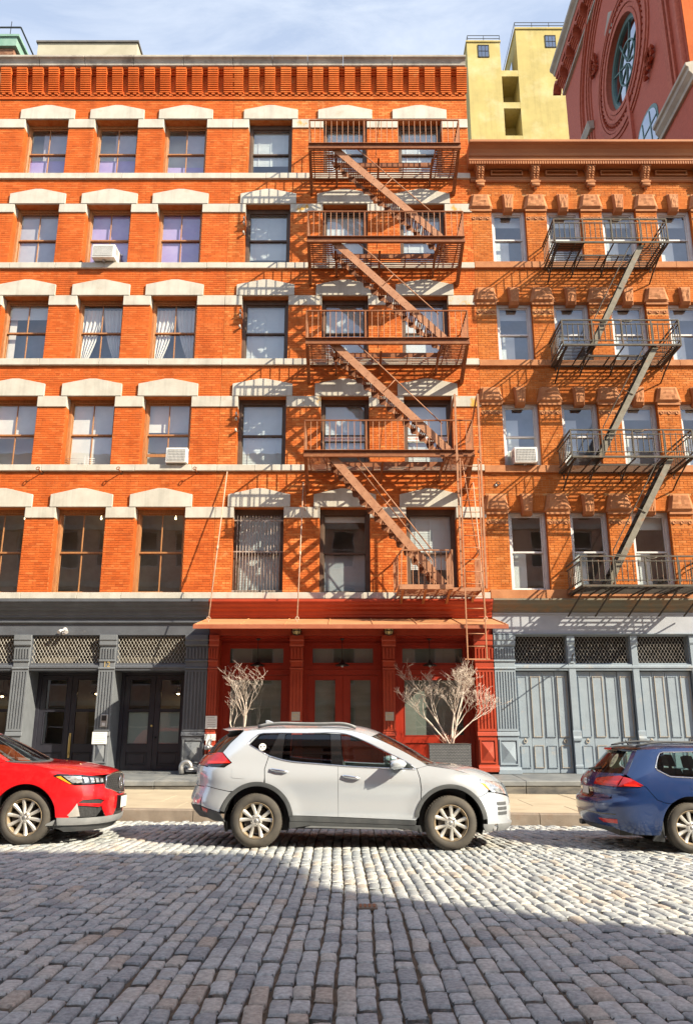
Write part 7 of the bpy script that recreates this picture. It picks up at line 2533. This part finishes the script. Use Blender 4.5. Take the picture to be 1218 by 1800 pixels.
bd.tube([(c0.x, 0.050 * math.cos(a), .905 + 0.050 * math.sin(a)) for a in np.linspace(0, 2 * math.pi, 25)], 0.007, 6)
for s_ in (-1, 1):
    bd.bar((c0.x, s_ * 0.030, .938), (c0.x, 0.0, .908), 0.010, 0.009).bar((c0.x, s_ * 0.042, .920), (c0.x, s_ * 0.020, .868), 0.010, 0.009).bar((c0.x, s_ * 0.020, .868), (c0.x, 0.0, .902), 0.010, 0.009)
bd.build('badge', m_chrome, est)
for s_ in (-1, 1):
    B.ep('tail_lamp', [(s_ * .345, .878), (s_ * .70, .862), (s_ * .775, .862), (s_ * .765, 1.0), (s_ * .73, 1.015), (s_ * .36, .962)], m_lampred, -1, off=0.010, step=0.035)
    B.ep('lamp_lens', [(s_ * .56, .90), (s_ * .76, .89), (s_ * .76, .945), (s_ * .58, .94)], m_lamplit, -1, off=0.015, step=0.035)
    B.ep('rear_reflector', [(s_ * .52, .425), (s_ * .80, .43), (s_ * .78, .37), (s_ * .60, .37)], m_lampred, -1, off=0.008, step=0.035)
B.sp('tail_lamp', [(-2.185, 1.000), (-2.10, 0.980), (-1.950, 0.885), (-2.00, 0.892), (-2.285, 0.862)], m_lampred, off=0.010, step=0.035)
B.sp('lamp_lens', [(-2.21, 0.905), (-2.06, 0.905), (-1.98, 0.875), (-2.21, 0.873)], m_lamplit, off=0.015, step=0.035)
bump_s = [(-2.36, 0.845), (-1.99, 0.890), (-1.922, 0.867), (-1.783, 0.697), (-1.661, 0.657), (-1.601, 0.652)] + arc(RW, 0.420, 130, 176, 10) + [(-1.76, 0.225), (-2.10, 0.235), (-2.34, 0.30), (-2.36, 0.6)]
B.sp('rear_bumper', bump_s, m_carblue, step=0.04)
B.ep('rear_bumper', [(-.80, .31), (-.4, .335), (.4, .335), (.80, .31), (.845, .40), (.86, .69), (.85, .855), (.73, .855), (.73, .70), (-.73, .70), (-.73, .855), (-.85, .855), (-.86, .69), (-.845, .40)], m_carblue, -1, step=0.04, off=-0.003, gap=0)
B.ep('bumper_groove', [(-.80, .485), (.80, .485), (.80, .502), (-.80, .502)], m_gloss, -1, off=0.004, step=0.04)
B.ep('diffuser', [(-.60, .255), (.60, .255), (.70, .325), (-.70, .325)], m_plastic, -1, off=-0.02)
MB().tube([(-2.35, 0.42, 0.285), (-2.50, 0.42, 0.275)], 0.035, 12).tube([(-2.35, 0.53, 0.285), (-2.49, 0.53, 0.275)], 0.035, 12).build('exhaust', m_black, est)
B.sp('mud_flap', [(-1.755, 0.42), (-1.725, 0.42), (-1.69, 0.14), (-1.86, 0.15), (-1.83, 0.22), (-1.77, 0.28)], m_plastic, off=0.0, depth=0.03)
MB().tube([(-1.82, 0.0, 1.43), (-1.86, 0.0, 1.50)], [0.012, 0.005], 6).build('aerial', m_black, est)
wp = MB().bar(B.end(0.22, 1.07, -1, 0.012), B.end(-0.25, 1.11, -1, 0.006), 0.02, 0.02)
wp.build('rear_wiper', m_black, est)
tg = MB()
text_mesh(tg, 'TDI', 0.045, lambda u, v: (B.end(0.55, .80, -1, 0.010).x, 0.55 - u, .80 + v))
tg.build('model_lettering', m_chrome, est, fix=False)
text_ok = MB()
for dy, dz, wd_ in ((0, 0.0, 0.10), (0, 0.035, 0.06), (0, -0.035, 0.12)):
    pass
MB().box(-2.25, 2.0, -0.64, 0.64, 0.20, 0.86).box(-0.86, 0.86, -0.80, 0.80, 0.20, 0.86).build('floor_pan', m_black, est)
MB().prism([(0.70, 0.85), (1.25, 0.86), (1.22, 0.95), (0.80, 0.97)], -0.72, 0.72, 'xz').build('dashboard', m_seat, est)
MB().box(-2.2, -1.0, -0.66, 0.66, 0.86, 0.90).build('boot_floor', m_seat, est)
seats(est, (-0.05, -0.85), 0.50, 0.58)
wells(est, (RW, FW), 0.418, 0.89, 0.58)
for x in (RW, FW):
    wheel(est, x[0], -0.895, 0.335, 0.335, 0.225, 0.205, 10, 'single', R(98))
    wheel(est, x[0], 0.895, 0.335, 0.335, 0.225, 0.205, 10, 'single', 0)
finish(est, 6.115, 12.745)
# ---------------------------------------------------------------- things fixed to, hung from or standing by the houses
m_acw = mat('white_casing', (0.74, 0.73, 0.70), (0.62, 0.61, 0.58), 5, rough=0.5)
m_acg = mat('grey_coil', (0.30, 0.31, 0.33), (0.22, 0.225, 0.24), 30, rough=0.5, metal=0.3)


def air_conditioner(label, x0, x1, zb, h, out, grid):
    t = thing('air_conditioner', label, 'air conditioner', ((x0 + x1) / 2, W + 0.2, zb), 'window air conditioners')
    ya = W + 0.30 - out
    dz = -0.05
    P = [(x0, ya, zb + dz), (x1, ya, zb + dz), (x1, W + 0.38, zb), (x0, W + 0.38, zb), (x0, ya, zb + h + dz), (x1, ya, zb + h + dz), (x1, W + 0.38, zb + h), (x0, W + 0.38, zb + h)]
    MB().add(P, [(0, 3, 2, 1), (4, 5, 6, 7), (0, 1, 5, 4), (1, 2, 6, 5), (2, 3, 7, 6), (3, 0, 4, 7)]).build('casing', m_acw, t, bevel=0.012, seg=2)
    e = 0.055
    MB().box(x0 + e, x1 - e, ya - 0.004, ya - 0.001, zb + e + dz, zb + h - e + dz).build('coil', m_acg, t)
    g = MB()
    n = 13 if grid else 22
    for i in range(n + 1):
        x = x0 + e + (x1 - x0 - 2 * e) * i / n
        g.box(x - 0.004, x + 0.004, ya - 0.014, ya - 0.005, zb + e + dz, zb + h - e + dz)
    for i in range(8 if grid else 2):
        z = zb + e + dz + (h - 2 * e) * i / (7 if grid else 1)
        g.box(x0 + e, x1 - e, ya - 0.016, ya - 0.006, z - 0.005, z + 0.005)
    g.build('front_grille', m_acw, t, fix=False)
    for s in (x0 - 0.001, x1 + 0.001):
        v = MB()
        for k in range(7):
            y = ya + 0.10 + k * 0.035
            v.box(s - 0.002, s + 0.002, y, y + 0.016, zb + h * 0.35, zb + h * 0.80)
        v.build('side_louvres', m_acg, t, kind='stuff', fix=False)
    MB().box((x0 + x1) / 2 - 0.05, (x0 + x1) / 2 + 0.02, ya + 0.12, W - 0.02, zb - 0.09, zb - 0.05).build('support_arm', m_steel, t)
    MB().box(x0 - 0.03, x1 + 0.03, W + 0.345, W + 0.36, zb + h, zb + h + 0.05).build('top_rail', m_acw, t)
    return t


air_conditioner('white window air conditioner with plain grey grille under a purple shade', -7.66, -6.98, 15.36, 0.44, 0.62, False)
air_conditioner('white window air conditioner with square grid front on the left house', -5.08, -4.48, 8.90, 0.44, 0.50, True)
air_conditioner('white window air conditioner with square grid front on the tan brick house', 4.68, 5.32, 8.88, 0.46, 0.55, True)
sc = MB().box(-5.84, -5.09, W + 0.35, W + 0.37, 9.20, 9.29)
o = sc.build('filler_rail', m_wood, house_a)

# eye bolts on the brickwork between first and second floors
for x, lab in ((-8.56, 'rusty eye bolt on the brick above the leftmost whole first floor window'), (-6.33, 'rusty eye bolt on the brick between the two whole first floor windows'), (-4.20, 'rusty eye bolt on the brick beside the party line of the left house')):
    t = thing('eye_bolt', lab, 'eye bolt', (x, W, 8.60), 'eye bolts in a row under the sill course')
    MB().tube([(x, W + 0.03, 8.60), (x - 0.03, W - 0.24, 8.64)], 0.016, 6).build('shank', m_rust, t)
    MB().tube([(x - 0.03 + 0.045 * math.cos(a), W - 0.28 + 0.02 * math.sin(a), 8.65 + 0.045 * math.sin(a)) for a in np.linspace(0, 2 * math.pi, 13)], 0.013, 6).build('eye', m_rust, t)
    MB().lathe([(0.0005, -0.01), (0.05, -0.008), (0.05, 0.0)], (x, W - 0.006, 8.60), 'y', 10).build('wall_plate', m_rust, t)
t = thing('eye_bolt', 'grey eye bolt with a plate on the tan brick below the air conditioner', 'eye bolt', (4.22, W, 8.28))
MB().tube([(4.22 + 0.05 * math.cos(a), W - 0.05, 8.28 + 0.05 * math.sin(a)) for a in np.linspace(0, 2 * math.pi, 13)], 0.015, 6).build('eye', m_iron_d, t)
MB().lathe([(0.0005, -0.012), (0.045, -0.01), (0.045, 0.0)], (4.16, W - 0.006, 8.24), 'y', 10).build('wall_plate', m_steel, t)

# white guard wires inside the middle second-floor window
gd = MB()
for k in range(4):
    gd.tube([(-8.02, W + 0.24, 8.92 + k * 0.065), (-7.20, W + 0.24, 8.92 + k * 0.065)], 0.007, 5)
gd.box(-7.50, -7.47, W + 0.235, W + 0.25, 8.86, 9.20).box(-7.40, -7.37, W + 0.235, W + 0.25, 8.86, 9.20)
gd.build('window_guard', m_white, house_a)

# paper strips in two windows
m_lred = mat('red_letters', (0.50, 0.04, 0.05), rough=0.6)
for x0, x1, lab in ((-0.66, 0.53, 'white paper strip lettered in red behind the railing, in the left of two windows'), (1.75, 2.90, 'white paper strip lettered in red behind the stair end, in the right of two windows')):
    t = thing('window_notice', lab, 'notice', ((x0 + x1) / 2, W + 0.28, 9.70), 'paper strips in the second floor windows')
    MB().box(x0, x1, W + 0.286, W + 0.288, 9.66, 9.80).build('paper_strip', m_sign, t)
    tb = MB()
    text_mesh(tb, 'NO FIRE DEPARTMENT ENTRY', 0.093, lambda u, v: ((x0 + x1) / 2 + u * 0.93, W + 0.284, 9.73 + v))
    tb.build('lettering', m_lred, t, fix=False)

# ---- under the awning
for x, lab in ((-2.38, 'black pendant lamp over the left red shop window'), (-0.13, 'black pendant lamp over the red double doors'), (2.20, 'black pendant lamp over the right red shop window, above the larger shrub')):
    t = thing('pendant_lamp', lab, 'lamp', (x, W + 0.2, 3.3), 'pendant lamps under the awning')
    y = W + 0.22
    MB().lathe([(0.0005, 4.0), (0.06, 4.0), (0.06, 3.97), (0.02, 3.95)], (x, y, 0), 'z', 14).build('ceiling_rose', m_black, t)
    MB().tube([(x, y, 3.97), (x, y, 3.42)], 0.010, 6).build('stem', m_black, t)
    MB().lathe([(0.02, 3.44), (0.035, 3.40), (0.05, 3.36), (0.13, 3.325), (0.185, 3.29), (0.19, 3.275), (0.175, 3.28), (0.05, 3.33), (0.0005, 3.34)], (x, y, 0), 'z', 24).build('lamp_shade', m_black, t)
    MB().lathe([(0.0005, 3.235), (0.03, 3.25), (0.04, 3.28), (0.025, 3.33)], (x, y, 0), 'z', 12).build('bulb', m_frost, t)
m_amberg = mat('yellowed_glass', (0.62, 0.52, 0.26), (0.5, 0.40, 0.18), 12, rough=0.25)
for x, lab in ((-1.325, 'caged bulkhead lamp on top of the left middle red column'), (1.095, 'caged bulkhead lamp on top of the right middle red column')):
    t = thing('bulkhead_lamp', lab, 'lamp', (x, W - 0.2, 4.1), 'caged bulkhead lamps')
    y = W - 0.30
    MB().lathe([(0.0005, 4.30), (0.15, 4.30), (0.15, 4.24), (0.11, 4.22)], (x, y, 0), 'z', 18).box(x - 0.06, x + 0.06, y, W - 0.05, 4.22, 4.30).build('lamp_base', m_black, t)
    MB().lathe([(0.105, 4.22), (0.11, 4.14), (0.085, 4.07), (0.0005, 4.045)], (x, y, 0), 'z', 18).build('lamp_glass', m_amberg, t)
    cg = MB()
    for k in range(6):
        a = 2 * math.pi * k / 6
        cg.tube([(x + 0.125 * math.cos(a), y + 0.125 * math.sin(a), 4.22), (x + 0.125 * math.cos(a), y + 0.125 * math.sin(a), 4.12), (x + 0.085 * math.cos(a), y + 0.085 * math.sin(a), 4.04), (x, y, 4.02)], 0.008, 5)
    cg.tube([(x + 0.127 * math.cos(a), y + 0.127 * math.sin(a), 4.13) for a in np.linspace(0, 2 * math.pi, 17)], 0.008, 5)
    cg.build('wire_cage', m_black, t)
t = thing('security_light', 'white twin-head security light on the dark grey fascia', 'lamp', (-7.5, W - 0.05, 4.15))
MB().lathe([(0.0005, -0.03), (0.06, -0.025), (0.065, 0.0)], (-7.5, W - 0.035, 4.20), 'y', 14).build('wall_plate', m_white, t)
for s in (-1, 1):
    MB().tube([(-7.5, W - 0.06, 4.19), (-7.5 + s * 0.07, W - 0.11, 4.18), (-7.5 + s * 0.10, W - 0.20, 4.12)], [0.018, 0.03, 0.055], 10).build('lamp_head', m_white, t)
MB().lathe([(0.0005, 4.05), (0.04, 4.06), (0.055, 4.10), (0.03, 4.14)], (-7.5, W - 0.10, 0), 'z', 12).build('sensor', m_white, t)


def plate(label, x0, x1, z0, z1, y, m, lines, cat='sign', tilt=0.0, pm=None, name='wall_sign'):
    t = thing(name, label, cat, ((x0 + x1) / 2, y, z0))
    MB().box(x0, x1, y - 0.012, y, z0, z1).build('plate', m, t, bevel=0.003)
    if lines:
        tb = MB()
        n = len(lines)
        for i, s in enumerate(lines):
            zc = z1 - (z1 - z0) * (i + 0.75) / (n + 0.5)
            text_mesh(tb, s, (z1 - z0) / (n + 1.2) * 0.72, lambda u, v, zc=zc: ((x0 + x1) / 2 + u, y - 0.014, zc + v))
        tb.build('lettering', pm or m_print, t, fix=False)
    return t


def strokes(t, x0, x1, z0, z1, y, rows, seed, m):
    """print too small to read in the photograph: short worn strokes in rows"""
    q = random.Random(seed)
    mb = MB()
    for i in range(rows):
        z = z1 - (z1 - z0) * (i + 0.8) / (rows + 0.6)
        x = x0 + q.uniform(0.03, 0.07)
        end = x1 - q.uniform(0.03, 0.08)
        while x < end:
            w = q.uniform(0.008, 0.022)
            mb.box(x, min(x + w, end), y - 0.0145, y - 0.0125, z - 0.006, z + 0.006)
            x += w + 0.006
    mb.build('print', m, t, kind='stuff', fix=False)


t = plate('white notice on the left end of the red front with rows of small print', -3.64, -3.34, 1.66, 1.98, W - 0.105, m_sign, [])
strokes(t, -3.64, -3.34, 1.66, 1.98, W - 0.105, 5, 1, m_print)
plate('blank white plate below the printed notice on the red front', -3.65, -3.36, 1.37, 1.53, W - 0.105, m_sign, [])
t = plate('white notice with pink print fixed low on the grey column numbered 12', -6.52, -6.14, 1.28, 1.58, W - 0.10, m_sign, [])
strokes(t, -6.52, -6.14, 1.28, 1.58, W - 0.10, 5, 2, mat('pink_print', (0.62, 0.36, 0.36), rough=0.7))
t = plate('small stone-coloured plaque on the left middle red column, behind the car roof', -1.435, -1.215, 1.86, 2.08, W - 0.085, m_plaque, [])
strokes(t, -1.435, -1.215, 1.86, 2.08, W - 0.085, 2, 3, m_brass)
t = plate('small stone-coloured plaque on the right middle red column, in the sun', 0.985, 1.205, 1.86, 2.08, W - 0.085, m_plaque, [])
strokes(t, 0.985, 1.205, 1.86, 2.08, W - 0.085, 2, 4, m_brass)
t = thing('intercom', 'grey steel entry intercom on the column numbered 12', 'intercom', (-6.25, W - 0.1, 1.72))
MB().box(-6.34, -6.16, W - 0.12, W - 0.055, 1.70, 2.02).build('case', m_steel, t, bevel=0.01)
MB().box(-6.31, -6.19, W - 0.128, W - 0.121, 1.86, 1.99).build('screen', m_black, t)
MB().box(-6.29, -6.21, W - 0.130, W - 0.121, 1.73, 1.81).build('key_plate', m_white, t)
t = thing('standpipe_valve', 'white fire standpipe valve by the left end of the red front', 'valve', (-3.5, W - 0.2, 1.1))
MB().tube([(-3.52, W - 0.06, 1.22), (-3.52, W - 0.24, 1.22)], 0.05, 12).tube([(-3.60, W - 0.24, 1.20), (-3.42, W - 0.24, 1.20)], 0.06, 12).tube([(-3.40, W - 0.24, 1.20), (-3.36, W - 0.27, 1.16)], 0.045, 10).build('body', m_white, t)
MB().lathe([(0.0005, -0.06), (0.05, -0.055), (0.055, 0)], (-3.52, W - 0.28, 1.20), 'y', 12).build('cap', m_steel, t)
MB().box(-3.58, -3.44, W - 0.25, W - 0.24, 1.27, 1.40).build('tag', m_sign, t)
t = thing('vent_pipe', 'curved grey pipe standing at the foot of the dark pilaster', 'pipe', (-4.05, 21.0, 0.58))
pts = [(-4.17 + 0.02, 21.02, 0.57), (-4.17, 21.02, 0.72)] + [(-4.05 - 0.12 * math.cos(a), 21.02, 0.73 + 0.12 * math.sin(a)) for a in np.linspace(0.1, math.pi, 12)] + [(-3.93, 21.02, 0.68)]
MB().tube(pts, 0.062, 12).build('bend', m_steel, t)
MB().lathe([(0.075, 0.0), (0.075, 0.03), (0.05, 0.03)], (-3.93, 21.02, 0.665), 'z', 14).build('collar', m_white, t)
t = thing('flag_bracket', 'thin dark rod sticking out over the first blue grey shutters', 'bracket', (5.92, W, 3.4))
MB().tube([(5.92, W - 0.02, 3.40), (5.80, W - 0.5, 3.46), (5.66, 20.18, 3.47)], 0.016, 6).build('rod', m_iron_d, t)
MB().box(5.87, 5.97, W - 0.05, W - 0.028, 3.33, 3.47).build('wall_plate', m_blue, t)

# ---------------------------------------------------------------- planters and bare shrubs
m_weave = mat('grey_woven_planter', (0.045, 0.048, 0.054), (0.07, 0.073, 0.08), 9, rough=0.5)
m_weave_l = mat('grey_weave_dots', (0.22, 0.225, 0.235), rough=0.4)
m_soil = mat('soil', (0.06, 0.045, 0.035), rough=0.95)
m_bark = mat('pale_bark', (0.74, 0.66, 0.59), (0.58, 0.48, 0.41), 9, rough=0.8)


def planter(label, x0, x1, y0, y1, z0, z1):
    t = thing('planter', label, 'planter', ((x0 + x1) / 2, (y0 + y1) / 2, z0), 'woven grey planters before the red front')
    b = MB().box(x0, x1, y0, y1, z0, z1)
    b.build('tub', m_weave, t, bevel=0.01)
    MB().box(x0 - 0.012, x1 + 0.012, y0 - 0.012, y1 + 0.012, z1, z1 + 0.02).build('rim', m_weave, t)
    MB().box(x0 + 0.02, x1 - 0.02, y0 + 0.02, y1 - 0.02, z1 + 0.02, z1 + 0.028).build('soil', m_soil, t)
    d = MB()
    nx, nz = int((x1 - x0) / 0.036), int((z1 - z0) / 0.036)
    for i in range(nx):
        for j in range(nz):
            x, z = x0 + 0.018 + i * 0.036 + (0.018 if j % 2 else 0), z0 + 0.018 + j * 0.036
            if x < x1 - 0.01:
                d.add([(x - 0.010, y0, z - 0.008), (x + 0.010, y0, z - 0.008), (x + 0.010, y0, z + 0.008), (x - 0.010, y0, z + 0.008), (x, y0 - 0.008, z)], [(0, 1, 4), (1, 2, 4), (2, 3, 4), (3, 0, 4)])
    d.build('weave', m_weave_l, t, kind='stuff', fix=False)
    MB().box(x0 - 0.006, x0 - 0.002, y0 + 0.01, y1 - 0.01, z0, z1).build('red_side_sheet', m_red, t)  # thin red sheet laid over the planter's left side
    return t


def shrub(label, base, stems, seed, depth, spread):
    """a bare branching shrub: tapered stems that fork again and again into fine twigs"""
    q = random.Random(seed)
    t = thing('bare_shrub', label, 'shrub', base, 'bare shrubs in planters')

    def grow(mb, p, d, L, r, lev):
        n = 4
        pts, rs = [p], [r]
        for i in range(n):
            d = (d + Vector((q.uniform(-.16, .16), q.uniform(-.16, .16), q.uniform(-.06, .12)))).normalized()
            p = p + d * (L / n)
            pts.append(p); rs.append(r * (1 - 0.38 * (i + 1) / n))
        mb.tube(pts, rs, 6 if lev < 2 else 4, caps=lev > 2)
        if lev >= depth:
            return
        k = 3 if lev < depth - 1 else q.choice((2, 3, 4))
        for j in range(k):
            f = q.uniform(0.45, 1.0) if j else 1.0
            i = min(int(f * n), n - 1); ff = f * n - i
            s = pts[i].lerp(pts[i + 1], ff)
            a = Vector((q.uniform(-1, 1), q.uniform(-.7, .7), q.uniform(-.35, .6)))
            nd = (d * (0.95 if lev < 2 else 0.6) + a * spread * (0.55 if lev < 1 else 0.9)).normalized()
            grow(mb, s, nd, L * q.uniform(0.52, 0.72), max(rs[min(i + 1, n)] * 0.70, 0.0034), lev + 1)
    for (dx, dz, L, r) in stems:
        mb = MB()
        p0 = Vector(base) + Vector((q.uniform(-.12, .12), q.uniform(-.06, .06), 0))
        grow(mb, p0, Vector((dx, q.uniform(-.2, .15), dz)).normalized(), L, r, 0)
        mb.build('stem', m_bark, t, fix=False)
    tw = MB()
    for k in range(26):
        a = Vector((q.uniform(-1, 1), q.uniform(-.6, .6), q.uniform(.5, 1.4))).normalized()
        p0 = Vector(base) + Vector((q.uniform(-.16, .16), q.uniform(-.1, .1), 0))
        tw.tube([p0, p0 + a * q.uniform(.15, .42)], [0.006, 0.003], 4)
    tw.build('basal_twigs', mat('reddish_twigs', (0.48, 0.26, 0.19), rough=0.8), t, fix=False, kind='stuff')
    return t


planter('grey woven planter under the larger bare shrub by the right red column', 2.00, 3.02, 20.30, 20.85, 0.52, 1.28)
planter('grey woven planter hidden behind the silver car under the smaller bare shrub', -3.00, -2.05, 20.30, 20.85, 0.53, 1.12)
shrub('larger bare shrub with dense pale twigs by the right red column', (2.52, 20.6, 1.29), [(-0.75, 1.0, 0.85, 0.022), (-0.08, 1.0, 0.95, 0.026), (0.30, 1.0, 0.90, 0.024), (0.62, 0.95, 0.85, 0.022), (0.95, 0.75, 0.85, 0.022), (-0.35, 1.0, 0.95, 0.02)], 12, 5, 0.72)
shrub('smaller bare shrub with sparse pale branches before the left red shop window', (-2.52, 20.6, 1.13), [(-0.22, 1.0, 1.0, 0.024), (0.28, 1.0, 1.05, 0.024), (-0.50, 0.9, 0.75, 0.018)], 9, 4, 0.9)

# ---------------------------------------------------------------- small thing in the road
t = thing('utility_cover', 'small square rusty utility cover set among the cobbles', 'cover', (0.19, 8.1, gz(0.19)))
MB().box(0.10, 0.28, 8.02, 8.20, gz(.19) - 0.02, gz(.19) + 0.014).build('lid', m_kerb, t, bevel=0.006)
rb = MB()
for k in range(4):
    rb.box(0.115 + k * 0.042, 0.135 + k * 0.042, 8.04, 8.18, gz(.19) + 0.014, gz(.19) + 0.019)
rb.build('lid_ribs', m_rust, t)
# round notice in the blue estate's rear window
t = MB()
zc, yc = 1.21, -0.40
c = Vector((-2.185, yc, zc))
t.add([c + Vector((0.10 * math.sin(a) * 0.62, 0.115 * math.cos(a), 0.095 * math.sin(a))) for a in np.linspace(0, 2 * math.pi, 25)[:-1]], [tuple(range(24))])
t.build('window_sticker', mat('pale_yellow_card', (0.62, 0.62, 0.40), rough=0.6), est, fix=False)
tb = MB()
for s, dz in (('BABY', 0.042), ('ON', 0.0), ('BOARD', -0.042)):
    text_mesh(tb, s, 0.046, lambda u, v, dz=dz: (c.x - 0.006 + (v + dz) * 0.62, yc - u, zc + v + dz))
tb.build('sticker_lettering', m_black, est, fix=False)

m_spot = m_glow.copy(); m_spot.name = 'spot_lamp'
m_spot.node_tree.nodes['Principled BSDF'].inputs['Emission Strength'].default_value = 3.5
# lit spot lamps under the first-floor ceilings of the left house
for x in (-9.3, -7.1, -4.95):
    MB().lathe([(0.0005, 7.50), (0.022, 7.50), (0.03, 7.55), (0.012, 7.56), (0.012, 7.95)], (x, W + 0.95, 0), 'z', 12).build('ceiling_spot', m_spot, house_a)
# a dark leafy plant behind the leftmost first-floor pane
t = thing('window_plant', 'dark leafy plant inside the leftmost first floor window', 'plant', (-9.35, W + 0.62, 5.2))
MB().lathe([(0.06, 5.02), (0.10, 5.22), (0.09, 5.22), (0.0005, 5.20)], (-9.35, W + 0.62, 0), 'z', 14).build('pot', m_terra, t)
lm = MB()
q = random.Random(3)
for k in range(26):
    a = q.uniform(0, 6.28); l = q.uniform(.16, .30); up = q.uniform(.15, .9)
    d = Vector((math.cos(a), math.sin(a) * 0.7, up)).normalized(); s_ = Vector((-math.sin(a), math.cos(a), 0)) * 0.04
    p = Vector((-9.35, W + 0.62, 5.22)); m1 = p + d * l * 0.6; e = p + d * l + Vector((0, 0, -0.06))
    lm.add([p, m1 + s_, e, m1 - s_], [(0, 1, 2, 3)])
lm.build('leaves', mat('dark_leaf', (0.03, 0.06, 0.025), (0.06, 0.10, 0.04), 9, rough=0.5), t, fix=False)
# a reddish board left on the top deck of the right-hand fire escape
t = thing('wooden_board', 'reddish wooden board lying on the top left corner of the dark fire escape', 'board', (6.4, 20.25, 15.14))
MB().box(6.02, 6.78, 19.98, 20.42, 15.135, 15.175).build('board', mat('red_board', (0.34, 0.11, 0.05), (0.26, 0.08, 0.04), 5, rough=0.8), t, bevel=0.006)
MB().box(6.02, 6.78, 20.02, 20.06, 15.176, 15.20).build('batten', mat('red_board', (0.3, 0.1, 0.05)), t)
